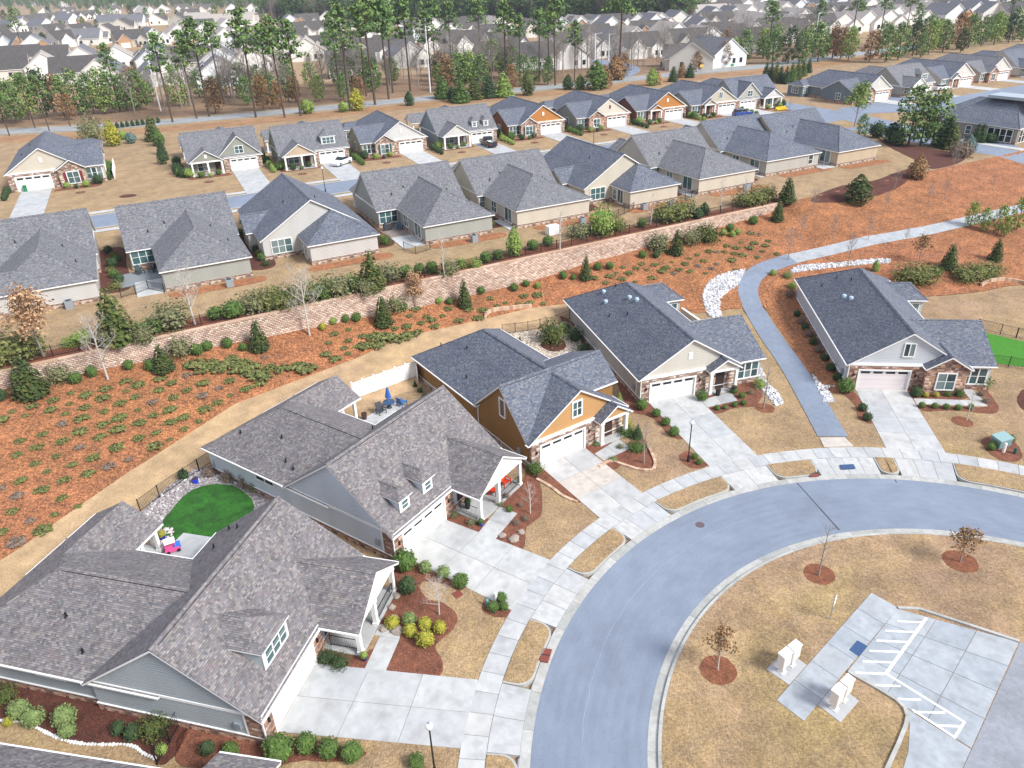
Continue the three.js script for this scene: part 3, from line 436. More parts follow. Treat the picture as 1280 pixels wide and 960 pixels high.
// plan A: ridge along the street, gabled porch, hipped back wing round a courtyard
function planA(h, o) {
  const e = o.e ?? 2.75, R = o.roof, S = o.siding, ry = o.ry ?? e + 4.2;
  const main = wing(h, { ax: 'x', s0: -11.35, s1: 0, a0: -3.45, a1: 10.15, e, ry, roof: R, wall: S, vent: !h.lod, shadowBand0: true, shadowBand1: true, skirtMat: o.stone, gable0: o.gableSide });
  const rx = o.rearX ?? 7.0, rear = wing(h, { ax: 'z', s0: -3.2, s1: rx, a0: -22.2, a1: -6.5, e: e - 0.02, ry: e + 2.9, roof: R, wall: S, end0: 'hip', end1: 'none', vent: !h.lod, skirtMat: o.stone });
  if (rx < 7.5 && !o.noRearPorch) wing(h, { ax: 'x', s0: -22.22, s1: -16.9, a0: 3.4, a1: 10.2, e: e - 0.05, ry: e + 1.4, roof: R, wall: null, end0: 'none', gable1: o.pedRear || white });
  if (rx < 7.5 && !o.noRearPorch) for (const [x, z] of [[10.0, -17.1], [10.0, -21.9], [8.4, -17.1]]) column(h, x, z, 0, e - 0.05, 0.28);
  h.add('porch_floor', [box(7.05, 10.3, -0.2, 0.1, -22.2, -16.8)], concrete[0]);
  win(h, rx + 0.02, 0.4, -19.4, 'r', 2.2, 2.0, 2, 1, {}); win(h, 8.6, 0.75, -11.37, 'b', 2.7, 1.75, 3, 2, {}); win(h, rx + 0.02, 0.7, -14.6, 'r', 1.6, 1.6, 2, 2);
  if (o.backWin) win(h, -1.2, 0.9, -22.22, 'b', 1.0, 1.5, 1, 2);
  garage(h, { xl: -3.48, xr: 3.7, e, stone: o.stone, door: o.door });
  if (!o.frontGable) porch(h, { x0: 3.75, x1: 9.85, z1: 2.85, e, ry: e + 1.95, roof: R, cols: [3.95, 6.5, 9.65], ped: o.ped });
  else { // a large gable over the door and a lower porch gable beside it
    wing(h, { ax: 'z', s0: -3.5, s1: 4.6, a0: -5, a1: 0.02, e: e + 0.02, ry: e + 3.6, roof: R, wall: S, end0: 'none', skirt: false, gable1: o.gable, shadowBand1: true });
    win(h, 0.5, e + 0.5, 0.04, 'f', 1.5, 1.3, 2, 2); porch(h, { x0: 4.0, x1: 9.85, z1: 1.6, e: e - 0.04, ry: e + 1.8, roof: R, cols: [4.2, 6.8, 9.65], ped: o.ped });
    h.add('gable_vent', [box(6.7, 7.15, e + 0.5, e + 1.15, 1.6, 1.66)], white);
  }
  h.add('front_door', [box(4.4, 5.4, 0.12, 2.25, -0.02, 0.05)], o.entry || plain(0x4a2a22)); win(h, 7.6, 0.7, 0, 'f', 2.0, 1.5, 2, 2);
  if (o.dormers) for (const d of o.dormers) dormer(h, { ...d, roof: R, wall: o.dormerWall || S });
  // low clerestory windows in the side walls
  if (!h.lod) { win(h, -3.22, 1.75, -14.6, 'l', 2.2, 0.4, 2, 1, { glass: darkGlass }); h.add('meter_box', [box(-3.62, -3.45, 1.1, 1.6, -1.7, -1.3)], metalGrey); h.add('downpipe', [box(-3.62, -3.54, 0, e, 0.22, 0.3)], white); h.add('corner_board', [box(-3.5, -3.455, 0.62, e - 0.12, -1.05, -0.9)], white); }
  if (o.stoneCorner) h.add('stone_corner', [box(-3.5, -3.4, -0.3, e - 0.12, -0.9, 0.22)], o.stone || stone);
  pipes(h, o.pipes || [[-1.6, -18, 0], [-0.3, -13, 0], [7.2, -9.6, 0], [5.0, -8.8, 0]], (x, z) => z > -11 ? main.y(x, z) : rear.y(x, z));
  return { main, rear, e };
}
// plan B: gable towards the street over garage and entry, side wing to the right
function planB(h, o) {
  const e = o.e ?? 2.85, R = o.roof, S = o.siding, ry = o.ry ?? e + 3.42, zb = o.zb ?? -21.8;
  const main = wing(h, { ax: 'z', s0: -3.5, s1: 7.4, a0: zb, a1: 0, e, ry, roof: R, wall: S, end0: o.rearGable ? 'gable' : 'hip', gable1: o.gable || S, gable0: o.gableRear || S, vent: false, skirtMat: o.stone, shadowBand0: true });
  if (o.side !== false) wing(h, { ax: 'x', s0: -10.4, s1: -0.3, a0: 2.5, a1: 10.4, e: e - 0.03, ry: e + 2.45, roof: R, wall: S, end0: 'none', gable1: S, skirtMat: o.stone });
  garage(h, { xl: -3.52, xr: 3.75, e, stone: o.stone, door: o.door });
  if (o.bay) { // walled stone bay with its own gable
    wing(h, { ax: 'z', s0: 3.78, s1: 7.75, a0: -2.2, a1: 0.8, e: e + 0.02, ry: e + 1.25, roof: R, wall: o.stone || stone, end0: 'none', skirt: false, gable1: o.stone || stone, oh: 0.25 });
    win(h, 5.8, 0.55, 0.82, 'f', 1.65, 1.75, 2, 2, { frame: 0.13, shutter: o.shutter });
  } else {
    porch(h, { x0: 3.85, x1: 7.1, z1: 0.85, e: e - 0.04, ry: e + 0.95, roof: R, cols: [4.05, 6.9], ped: o.gable || S, back: -2, oh: 0.25, noGutter: true });
    h.add('entry_wall', [box(3.8, 7.35, 0.1, e - 0.1, -0.02, 0.03)], o.stone || stone); h.add('front_door', [box(5.0, 5.95, 0.12, 2.2, 0.03, 0.07)], o.entry || plain(0x33231f));
  }
  if (o.gableWin === 'vent') h.add('gable_vent', [box(1.6, 2.05, e + 1.3, e + 2.05, 0.0, 0.06)], o.ventMat || white);
  else if (o.gableWin) win(h, 1.95, e + 0.95, 0.02, 'f', 0.95, 1.35, 2, 1);
  if (o.side !== false) { win(h, 8.9, 0.7, -0.3, 'f', 2.3, 1.7, 3, 2, { mull: 0.07 }); win(h, 10.42, 0.8, -5, 'r', 1.4, 1.5, 2, 2); }
  if (o.rearWing) { // lower hipped wing behind the rear gable
    wing(h, { ax: 'z', s0: -3.45, s1: 3.4, a0: zb - 5, a1: zb + 6, e: e - 0.02, ry: e + 1.9, roof: R, wall: S, end0: 'hip', end1: 'none', skirtMat: o.stone });
    win(h, 5.4, 0.7, zb - 0.02, 'b', 2.6, 1.7, 3, 2); win(h, 3.42, 0.3, zb - 2.2, 'r', 1.4, 2.0, 2, 1);
  } else if (o.sun !== false) {
    wing(h, { ax: 'x', s0: -22.6, s1: -17.4, a0: 5.5, a1: 9.8, e: e - 0.05, ry: e + 0.95, roof: R, wall: S, end0: 'none', end1: 'hip', run: 1.2, skirt: false });
    win(h, 8.6, 0.9, -17.38, 'f', 1.5, 1.4, 2, 2); win(h, 9.82, 0.8, -20, 'r', 2.2, 1.5, 3, 2);
  }
  if (!h.lod) { h.add('downpipe', [box(-3.63, -3.55, 0, e, 0.22, 0.3)], white); h.add('meter_box', [box(-3.72, -3.56, 1.0, 1.5, -1.6, -1.2)], metalGrey); h.add('corner_board', [box(-3.55, -3.505, 0.62, e, -1.0, -0.85)], white); }
  pipes(h, o.pipes || [[-0.8, -14, 0], [-1.6, -8, 0]], main.y);
  return { main, e };
}
// plan C: front gable, steep cross gable behind it, long hipped back wing
function planC(h, o) {
  const e = o.e ?? 2.78, R = o.roof, S = o.siding;
  wing(h, { ax: 'z', s0: -3.5, s1: 7.35, a0: -4.6, a1: 0, e, ry: e + 3.48, roof: R, wall: S, end0: 'none', gable1: o.gable, skirtMat: o.stone, cut0: -0.15 });
  wing(h, { ax: 'x', s0: -8.6, s1: -0.3, a0: -3.52, a1: 1.9, sm: -4.25, e: e + 0.01, ry: e + 3.82, roof: R, wall: S, end1: 'none', gable0: S, skirt: false, vent: true });
  wing(h, { ax: 'x', s0: -8.6, s1: -1.9, a0: 1.9, a1: 7.6, sm: -4.25, e: e + 1.9, ry: e + 3.82, roof: R, wall: S, end0: 'none', gable1: S, skirt: false, vent: true });
  const rear = wing(h, { ax: 'z', s0: -3.48, s1: 7.38, a0: -21.3, a1: -4.5, e: e - 0.02, ry: e + 3.5, roof: R, wall: S, end0: 'hip', end1: 'none', skirtMat: o.stone, vent: true, cut1: -8.5 });
  garage(h, { xl: -3.52, xr: 3.8, e, stone: o.stone, door: o.door });
  porch(h, { x0: 3.85, x1: 7.2, z1: 0.95, e: e - 0.04, ry: e + 1.05, roof: R, cols: [4.05, 7.0], ped: o.gable, back: -2, oh: 0.3, noGutter: true });
  h.add('entry_wall', [box(3.8, 7.3, 0.1, e - 0.1, -0.02, 0.03)], o.stone || stone); h.add('front_door', [box(5.1, 6.0, 0.12, 2.2, 0.03, 0.07)], plain(0x3a2420));
  win(h, 1.72, e + 0.95, 0.02, 'f', 0.95, 1.45, 2, 2, { frame: 0.14 }); win(h, -3.54, e + 0.8, -4.2, 'l', 0.75, 1.7, 1, 1, { frame: 0.12, glass: plain(0x6f5a49, 0.8) });
  h.add('downpipe', [box(-3.63, -3.55, 0, e, -8.55, -8.47)], white); h.add('meter_box', [box(-3.72, -3.56, 1.0, 1.5, -1.8, -1.35)], metalGrey);
  win(h, 7.4, 0.8, -14, 'r', 2.4, 1.6, 3, 2); win(h, 7.4, 0.8, -9.6, 'r', 1.4, 1.6, 2, 2);
  pipes(h, [[-1.4, -19.2, 0], [-0.3, -15.6, 0], [-2.4, -12.4, 0]], rear.y);
  return { rear, e };
}
const O1 = V(-14.2, 0, -31.72), O2 = V(-7.4, 0, -46.33), O3 = V(4.32, 0, -56.9), O4 = V(16.33, 0, -66.75), O5 = V(38.14, 0, -67.17);
const Y = [0, 75.12, 55.19, 33.39, 15.18, -7.18].map(a => a * D2R);
const loc = (O, yaw, x, z, y = 0) => V(O.x + Math.cos(yaw) * x + Math.sin(yaw) * z, y, O.z - Math.sin(yaw) * x + Math.cos(yaw) * z);
const L1 = (x, z) => loc(O1, Y[1], x, z), L2 = (x, z) => loc(O2, Y[2], x, z), L3 = (x, z) => loc(O3, Y[3], x, z), L4 = (x, z) => loc(O4, Y[4], x, z), L5 = (x, z) => loc(O5, Y[5], x, z);
{
  const s1 = siding(0xb0b8bb), s2 = siding(0xd6dee5), s3 = siding(0x9a703a), s4 = siding(0xb6b5b2), s5 = siding(0xc4c9d0);
  const h1 = new House('house', 'grey house with brownish shingle roof and one wide dormer with three windows', O1, Y[1]);
  planA(h1, { e: 2.5, ry: 6.6, roof: roofMat.brown, siding: s1, ped: white, stone: stoneRed, stoneCorner: true, dormers: [{ x: 0.4, w: 2.75, z: -0.8, y0: 3.25, e: 4.75, ry: 5.6, back: -4.6, run: 1.9, cols: 3 }], pipes: [[-1.9, -19.4, 0], [-0.6, -14.9, 0], [-2.2, -12.6, 0], [7.2, -9.4, 0], [8.6, -8.2, 0], [9.4, -9.6, 0], [-2.2, -21.0, 'cap']] });
  railing(h1, V(4.1, 0, 0.5), V(4.1, 0, 2.5)); railing(h1, V(6.8, 0, 2.72), V(9.5, 0, 2.72));
  const h2 = new House('house', 'pale blue-grey house with two small dormers and red porch chairs', O2, Y[2]);
  planA(h2, { roof: roofMat.brown, siding: s2, ped: white, stone: stoneRed, stoneCorner: true, dormers: [{ x: -1.18, w: 1.1, z: -0.55, y0: 3.35, e: 4.5, ry: 5.0, back: -3.2, cols: 1 }, { x: 1.55, w: 1.1, z: -0.55, y0: 3.35, e: 4.5, ry: 5.0, back: -3.2, cols: 1 }], pipes: [[-1.3, -19.5, 0], [-0.4, -15, 0], [-1.9, -13, 0], [-2.2, -11.8, 0], [5, -9.5, 0]] });
  railing(h2, V(4.1, 0, 0.5), V(4.1, 0, 2.5)); railing(h2, V(6.8, 0, 2.72), V(9.5, 0, 2.72));
  const h3 = new House('house', 'ochre brown house with slate grey roof and orange front gable', O3, Y[3]);
  planC(h3, { roof: roofMat.slate, siding: s3, gable: siding(0xc29560), stone, door: doorPink });
  const h4 = new House('house', 'beige grey house with blue flue caps on its roof and black pots by the entry', O4, Y[4]);
  planB(h4, { e: 2.88, roof: roofMat.slate, siding: s4, gable: siding(0xcfc9bd), stone, gableWin: 'vent', pipes: [[-0.4, -17.5, 'cap'], [-1, -15.4, 'cap'], [0.9, -13, 'cap'], [1.2, -11.7, 'cap'], [0.9, -17, 0], [-1.7, -12.6, 0], [-0.4, -10.6, 0]] });
  const h5 = new House('house', 'light grey house with stone bay and paired flue caps beside the asphalt path', O5, Y[5]);
  planB(h5, { e: 2.86, zb: -23.6, roof: roofMat.slate, siding: s5, gable: siding(0xcdd0d4), stone: stoneRed, bay: true, gableWin: true, door: doorPink, pipes: [[-0.9, -13.2, 'cap'], [-0.5, -12, 'cap'], [-2, -18.5, 0], [-0.4, -18.6, 0], [0.6, -16.4, 0]] });
  column(h5, 10.15, -0.7, 0, 2.8); h5.add('porch_beam', [box(8.9, 10.3, 2.5, 2.78, -0.85, -0.55)], white);
  // the neighbour whose roof just enters the picture at the near edge
  const h0 = new House('house', 'neighbour house by the rock edged bed, only its grey roof edge in view', V(-18.2, 0, -16.33), 79 * D2R), w0 = siding(0x9aa0a4);
  wing(h0, { ax: 'z', s0: -3.5, s1: 8.25, a0: -22, a1: 0, e: 2.5, ry: 6.2, roof: roofMat.brown, wall: w0, end0: 'hip' }); garage(h0, { xl: -3.5, xr: 3.7, e: 2.5 });
  porch(h0, { x0: 7.4, x1: 9.8, z1: 2.85, e: 2.2, ry: 2.75, roof: roofMat.brown, cols: [7.6, 9.6], ped: white, back: -0.5 });
}
// ---------------------------------------------------------------- drives and front walks
{
  const pick = (s) => (i, j) => concrete[Math.floor(hash(i * 3 + s, j * 7 + s, 8) * 4)];
  const toWalk = (O, yaw, x, z0) => { let a = z0, b = 20; for (let i = 0; i < 40; i++) { const m = (a + b) / 2, p = loc(O, yaw, x, m), R = Math.hypot(p.x - CO.x, p.z - CO.z), an = Math.atan2(-(p.z - CO.z), p.x - CO.x) / D2R; if (R > Rso(an < 0 ? an + 360 : an) + 0.02) a = m; else b = m; } return loc(O, yaw, x, a); };
  const drive = (O, yaw, xl, xr, n, s, warm) => { const g = structureGroup('driveway'); slabs(g, [loc(O, yaw, -2.55, 0.16), loc(O, yaw, 2.55, 0.16), toWalk(O, yaw, xr, 3), toWalk(O, yaw, xl, 3)], 2, n, 0.034, warm ? (i, j) => (warm.includes(j) ? concreteWarm : pick(s)(i, j)) : pick(s)); };
  drive(O1, Y[1], -1.2, 3.6, 3, 1); drive(O2, Y[2], -2.8, 3.0, 3, 2); drive(O3, Y[3], -2.95, 2.05, 3, 3, [1]); drive(O4, Y[4], -2.3, 2.6, 3, 4); drive(O5, Y[5], -2.9, 2.05, 4, 5);
  const walkway = (pts, nu = 1, nv = 2, s = 9) => slabs(structureGroup('front_walk'), pts, nu, nv, 0.03, pick(s));
  walkway([L1(2.62, 3.45), L1(2.75, 4.85), L1(5.6, 4.75), L1(5.6, 3.35)].map(p => p), 1, 1); walkway([L1(5.62, 2.95), L1(5.62, 4.75), L1(6.6, 4.5), L1(6.6, 2.95)], 1, 1);
  walkway([L2(2.62, 3.4), L2(2.7, 5.0), L2(6.3, 4.7), L2(6.3, 2.95)], 1, 2);
  walkway([L3(2.62, 1.55), L3(2.6, 2.9), L3(5.9, 2.85), L3(6.0, 1.0)], 1, 2);
  walkway([L4(2.62, 1.5), L4(2.62, 2.9), L4(6.1, 2.75), L4(6.4, 0.92)], 1, 2);
  walkway([L5(2.62, 1.95), L5(2.55, 3.05), L5(9.2, 3.15), L5(9.0, 2.05)], 1, 3); walkway([L5(8.1, 2.0), L5(9.2, 2.0), L5(9.0, -2.6), L5(8.0, -2.6)], 1, 2);
}
// ---------------------------------------------------------------- strips of road or path along a line of points
function ribbonGeo(pts, w, off, step = 1.5) {
  const c = new THREE.CatmullRomCurve3(pts.map(p => V(p.x, 0, p.z)), false, 'centripetal'), n = Math.max(2, Math.round(c.getLength() / step)), q = c.getSpacedPoints(n), m = 4;
  return gridGeo(n, m, (i, j) => { const a = q[Math.max(0, i - 1)], b = q[Math.min(n, i + 1)], d = V(b.z - a.z, 0, a.x - b.x).normalize(); const ww = typeof w === 'function' ? w(i / n) : w, p = q[i].clone().addScaledVector(d, (j / m - 0.5) * ww); p.y = H(p.x, p.z) + off; return p; });
}
const ribbon = (name, pts, w, off, m, step) => { const g = ribbonGeo(pts, w, off, step); if (m.vertexColors) tint(g); return ground(name, g, m); };
// ---------------------------------------------------------------- asphalt footpath, its concrete continuation, rock swales
const concretePath = std({ map: tiled(concreteMap, 5), color: new THREE.Color(0xd6dade), roughness: 0.9 });
ribbon('footpath', [gp(1041, 546), gp(1018, 505), gp(990, 458), gp(963, 420), gp(942, 386), gp(935, 362), gp(945, 342), gp(970, 330), gp(992, 323)], (t) => lerp(2.75, 2.5, t), 0.05, asphaltPath, 0.8);
ribbon('footpath', [gp(990, 323.5), gp(1050, 310), gp(1110, 297), gp(1165, 287), gp(1230, 272), gp(1290, 258)], 2.3, 0.052, concretePath, 0.9);
{ const a = bp(1024.5, 547.5), b = bp(1055.5, 547), c = bp(1067, 558.2), d = bp(1030, 559.2); slabs(structureGroup('path_ramp'), [a, b, c, d], 1, 1, 0.055, () => concreteWarm); }
// ---------------------------------------------------------------- segmental retaining wall with its railing
{
  const wallG = group('retaining_wall', 'long tan segmental block retaining wall above the straw slope', 'retaining wall', V(W0.x, 0, W0.z), WYAW);
  const R = rng(5), bw = 0.44, bh = 0.2, t0 = -14, nC = Math.floor((WALL_END - t0) / bw), list = [];
  for (let r = 0; r < 18; r++) { const yTop = TERRACE - 0.02 - r * bh; for (let c = 0; c < nC; c++) { const t = t0 + (c + (r % 2) * 0.5) * bw; if (yTop < interp(HB, t) - 0.25) continue; list.push([t, yTop - bh / 2, r]); } }
  const tones = [[0.46, 0.33, 0.26], [0.54, 0.41, 0.32], [0.4, 0.28, 0.22], [0.5, 0.38, 0.3], [0.58, 0.47, 0.38], [0.43, 0.3, 0.24]];
  const g = box(-bw / 2 + 0.012, bw / 2 - 0.012, -bh / 2 + 0.008, bh / 2 - 0.008, -0.26, 0); // split face proud in the middle
  const face = geo([[V(-0.2, -0.08, 0), V(0.2, -0.08, 0), V(0.09, 0, 0.06), V(-0.09, 0, 0.06)], [V(-0.2, 0.08, 0), V(-0.09, 0, 0.06), V(0.09, 0, 0.06), V(0.2, 0.08, 0)], [V(-0.2, -0.08, 0), V(-0.09, 0, 0.06), V(-0.2, 0.08, 0)], [V(0.2, -0.08, 0), V(0.2, 0.08, 0), V(0.09, 0, 0.06)]], false);
  const im = new THREE.InstancedMesh(mergeGeometries([g, face]), std({ roughness: 0.95 }), list.length);
  const m = new THREE.Matrix4(), col = new THREE.Color();
  list.forEach(([t, y, r], i) => { m.makeTranslation(t, y, r * 0.022 + 0.03 * R() - 0.02); im.setMatrixAt(i, m); const c = tones[Math.floor(R() * 6)], k = 0.85 + 0.3 * R(), pale = vnoise(t * 0.25, y * 0.8, 4) > 0.55 ? 1.14 : 1; im.setColorAt(i, col.setRGB(c[0] * k * pale, c[1] * k * pale, c[2] * k * pale)); });
  im.name = 'block_courses'; im.userData.kind = 'stuff'; shade(im); wallG.add(im);
  mesh('wall_core', box(t0, WALL_END + 1, 1.5, TERRACE - 0.1, -0.6, -0.2), plain(0x8a7466, 0.95), wallG);
  for (let t = t0; t < WALL_END; t += 2.4) mesh('cap_stone', box(t + 0.01, t + 2.39, TERRACE - 0.02, TERRACE + 0.1, -0.42, 0.05), [plain(0xc2a58e, 0.95), plain(0xb6987f, 0.95), plain(0xcab09a, 0.95)][Math.floor(R() * 3)], wallG);
  const f = group('terrace_fence', 'black metal picket fence along the top of the retaining wall', 'fence', fromTV(0, 1.1, TERRACE), WYAW);
  for (let t = -12; t < 108; t += 2.4) mesh('post', box(t - 0.04, t + 0.04, -0.1, 1.3, -0.04, 0.04), black, f);
  for (const y of [0.15, 1.1]) mesh('rail', box(-12, 108, y - 0.02, y + 0.02, -0.018, 0.018), black, f);
  const pk = new THREE.InstancedMesh(box(-0.01, 0.01, 0.05, 1.2, -0.01, 0.01), black, 800); for (let i = 0; i < 800; i++) pk.setMatrixAt(i, m.makeTranslation(-11.9 + i * 0.15, 0, 0)); pk.name = 'pickets'; pk.userData.kind = 'stuff'; f.add(shade(pk));
}
// mulch and planting strip behind the wall
{ const st = []; for (let t = -30; t <= 108; t += 1.2) st.push(t); ground('mulch_bed', gridGeo(st.length - 1, 2, (i, j) => fromTV(st[i], 0.35 + (2.4 + 0.9 * vnoise(st[i] * 0.3, 2, 3)) * j / 2, TERRACE + 0.012)), std({ map: tiled(mulchMap, 5), color: new THREE.Color(1.05, 0.95, 0.85), roughness: 1 })); }
// ---------------------------------------------------------------- the street on the terrace
const BROW = [], YB = 26.2 * D2R, YC = 24 * D2R, ST0 = V(-45.4, 0, -127), SD = V(Math.cos(25 * D2R), 0, -Math.sin(25 * D2R)), SN = V(-Math.sin(25 * D2R), 0, -Math.cos(25 * D2R));
const onSt = (t, v) => V(ST0.x + SD.x * t + SN.x * v, TERRACE, ST0.z + SD.z * t + SN.z * v);
ribbon('terrace_street', [onSt(-140, 0), onSt(-60, 0), onSt(0, 0), onSt(70, 0), onSt(132, 0), onSt(152, 4), onSt(200, 22)], 8, 0.02, asphalt, 4);
ribbon('side_street', [onSt(136, -50), onSt(138, -20), onSt(140, 0), onSt(138, 40), onSt(128, 66)], 8, 0.024, asphalt, 4);
for (const v of [-5.9, 5.9]) ribbon('pavement', [onSt(-140, v), onSt(-40, v), onSt(60, v), onSt(128, v)], 1.5, 0.04, concrete[0], 3);
for (const v of [-4.15, 4.15]) ribbon('kerb', [onSt(-140, v), onSt(-40, v), onSt(60, v), onSt(128, v)], 0.5, 0.05, curbMat[0], 3);
function terraceDrive(O, yaw, back = 0) { const g = structureGroup('driveway'), a = loc(O, yaw, -2.5, 0.25), b = loc(O, yaw, 2.5, 0.25), end = (x) => { const p = loc(O, yaw, x, 0.25), n = SN.x * (p.x - ST0.x) + SN.z * (p.z - ST0.z), d = Math.sin(yaw) * SN.x + Math.cos(yaw) * SN.z; return loc(O, yaw, x, 0.25 + ((back ? -4.3 : 4.3) - n) / d); }; slabs(g, [a, b, end(2.5), end(-2.5)], 1, 4, TERRACE + 0.06, (i, j) => concrete[(j * 2 + Math.round(O.x)) & 3], 0.02); }
// ---------------------------------------------------------------- houses whose backs face the wall
{
  const beige = siding(0xcfc6b4), greige = siding(0xb9b6ac), greyw = siding(0xcbc9c4), sage = siding(0xa9aba2), tan = siding(0xc4b398);
  const grp = 'houses along the retaining wall';
  const rows = [ // right end of the back eave in the photograph, plan, roof, siding, label, how far the back wing reaches
    [[315, 320], 'A', 'grey', sage, 'grey-green house with slate patio between its back wing and window wall', 7.0],
    [[475, 292], 'R', 'slate', greyw, 'pale grey house with tall back gable beside the slate patio house'],
    [[618.8, 267.8], 'A', 'grey', sage, 'olive grey house with round green shrubs and chairs on its back patio', 7.0],
    [[740.6, 247.5], 'A', 'grey', beige, 'cream house with a white utility box behind its back wall', 9.0],
    [[851.6, 228.8], 'R', 'slate', beige, 'cream house with tall back gable and a square of green turf'],
    [[948.4, 211], 'A', 'grey', beige, 'cream house with covered back porch behind the long clipped hedge', 8.6],
    [[1028, 190], 'A', 'slate', greige, 'greige house with a back window above the open end of the wall', 9.2],
    [[1102, 180.8], 'A', 'slate', tan, 'tan house at the corner next to the dark mulch bank', 7.0],
  ];
  const put180 = (p, lx, lz) => { const yaw = YB + Math.PI; return V(p.x - (Math.cos(yaw) * lx + Math.sin(yaw) * lz), TERRACE, p.z - (-Math.sin(yaw) * lx + Math.cos(yaw) * lz)); };
  const mk = (O, plan, roof, S, label, rearX) => {
    const h = new House('house', label, O, YB + Math.PI, { lod: 1, group: grp });
    if (plan === 'A') planA(h, { roof: roofMat[roof], siding: S, ped: white, pedRear: S, stone, backWin: rearX === 9.2, rearX, noRearPorch: rearX < 8 });
    else planR(h, { roof: roofMat[roof], siding: S });
    terraceDrive(O, YB + Math.PI, 1); BROW.push(O);
  };
  function planR(h, o) { // ridge towards the street, tall gable at the back, lower back wing
    const e = 2.75, R = o.roof, S = o.siding;
    const main = wing(h, { ax: 'z', s0: -3.5, s1: 10.6, a0: -17, a1: 0, e, ry: e + 4.3, roof: R, wall: S, stone }); garage(h, { xl: -3.52, xr: 3.75, e });
    wing(h, { ax: 'z', s0: -3.45, s1: 5.6, a0: -22.2, a1: -12, e: e - 0.02, ry: e + 2.5, roof: R, wall: S, end0: 'hip', end1: 'none' });
    wing(h, { ax: 'x', s0: -12, s1: -7, a0: 5, a1: 11.6, e: e - 0.02, ry: e + 1.6, roof: R, wall: S, end0: 'none', skirt: false });
    win(h, 8.2, 0.75, -17.02, 'b', 2.6, 1.75, 3, 2); win(h, 5.62, 0.3, -19.6, 'r', 1.4, 2, 2, 1); win(h, 5.62, 0.6, -18, 'r', 0.9, 1.5, 1, 2);
    pipes(h, [[2, -13, 0], [6, -11, 0]], main.y);
  }
  const acs = [];
  for (const [px, plan, roof, S, label, rearX] of rows) mk(put180(bp(px[0], px[1], TERRACE + 2.72), plan === 'A' ? -3.55 : -3.8, -22.55), plan, roof, S, label, rearX);
  // the house at the left edge, cut by the frame
  const p0 = bp(122, 349, TERRACE + 2.72); mk(put180(p0, -3.55, -22.55), 'A', 'grey', greyw, 'white walled house beside the brown-leaved tree, its back wing cut by a patio');
}
// ---------------------------------------------------------------- houses facing us across the terrace street
const CROW = [];
{
  const grp = 'houses across the terrace street', mid = (a, b, c, d) => { const p = bp(a, b, 8.45), q = bp(c, d, 8.45); return V((p.x + q.x) / 2, TERRACE, (p.z + q.z) / 2); };
  const C = (O, label, plan, o, mirror = true) => { const h = new House('house', label, O, YC, { lod: 1, mirror, group: grp }); ({ A: planA, B: planB }[plan])(h, o); terraceDrive(O, YC); CROW.push(O); return h; };
  const sage = siding(0x9a9c90), beige = siding(0xcfc6b4), grey = siding(0x9aa3a6), pale = siding(0xd2d1cd), orange = siding(0xbd7f3f), cream2 = siding(0xd8cfbd);
  C(mid(18.75, 223.75, 63.3, 219.8), 'beige gabled house with dark red shutters beside the open lawn', 'B', { roof: roofMat.slate, siding: beige, stone, gableWin: 'vent', rearGable: false, bay: true, shutter: plain(0x6e2f33) }, false).g.scale.setScalar(1.14);
  C(mid(286.2, 198.75, 321.5, 195.6), 'sage green house with a large front gable window and low porch gable', 'A', { roof: roofMat.grey, siding: sage, gable: sage, ped: sage, stone, frontGable: true });
  C(mid(398, 190, 430, 186.9), 'house with tan porch gable, triple dormer and white car on its drive', 'A', { roof: roofMat.grey, siding: sage, ped: siding(0xc9b49a), stone, dormers: [{ x: 0.2, w: 2.75, z: -0.8, y0: 3.5, e: 5.0, ry: 5.8, back: -4.6, run: 1.9, cols: 3 }] });
  C(mid(498, 177.5, 527.6, 174.8), 'pale gabled house with teal shutters and stone entry', 'B', { roof: roofMat.slate, siding: siding(0xb3a897), gable: pale, stone, bay: true, shutter: plain(0x2f5560), gableWin: 'vent' });
  C(mid(589, 166, 615, 163.6), 'grey-blue house with two white dormers and dark pickup on its drive', 'A', { roof: roofMat.grey, siding: grey, ped: pale, stone, dormers: [{ x: -1.3, w: 1.1, z: -0.55, y0: 3.35, e: 4.5, ry: 5.0, back: -3.2, cols: 1 }, { x: 1.4, w: 1.1, z: -0.55, y0: 3.35, e: 4.5, ry: 5.0, back: -3.2, cols: 1 }], dormerWall: pale });
  C(mid(675, 155.6, 701, 153), 'orange gabled house with brown shuttered bay window', 'B', { roof: roofMat.slate, siding: siding(0x8d5433), gable: orange, stone, bay: true, shutter: plain(0x4a3a3a), gableWin: 'vent' });
  C(mid(758.6, 146.6, 782.3, 144.2), 'cream gabled house with a dark red gable vent', 'B', { roof: roofMat.slate, siding: siding(0x9d9c92), gable: cream2, stone: stoneRed, bay: true, gableWin: 'vent', ventMat: plain(0x6e2f33) });
  C(mid(830.8, 138, 852.7, 135.6), 'orange gabled house with a small gabled entry porch', 'B', { roof: roofMat.slate, siding: siding(0x7f4a36), gable: orange, stone: stoneRed, gableWin: 'vent' });
  C(mid(897.8, 130.8, 917.8, 129), 'tan house with small square gable window and blue car on its drive', 'B', { roof: roofMat.slate, siding: siding(0xaea592), gable: siding(0xc6bda9), stone: stoneRed, gableWin: true });
  C(mid(925.6, 126.5, 943.5, 124.6), 'grey corner house with twin gable windows and a columned side porch', 'A', { roof: roofMat.slate, siding: siding(0xaaa89c), gable: siding(0xb4b2a6), ped: pale, stone, frontGable: true }, false);
}
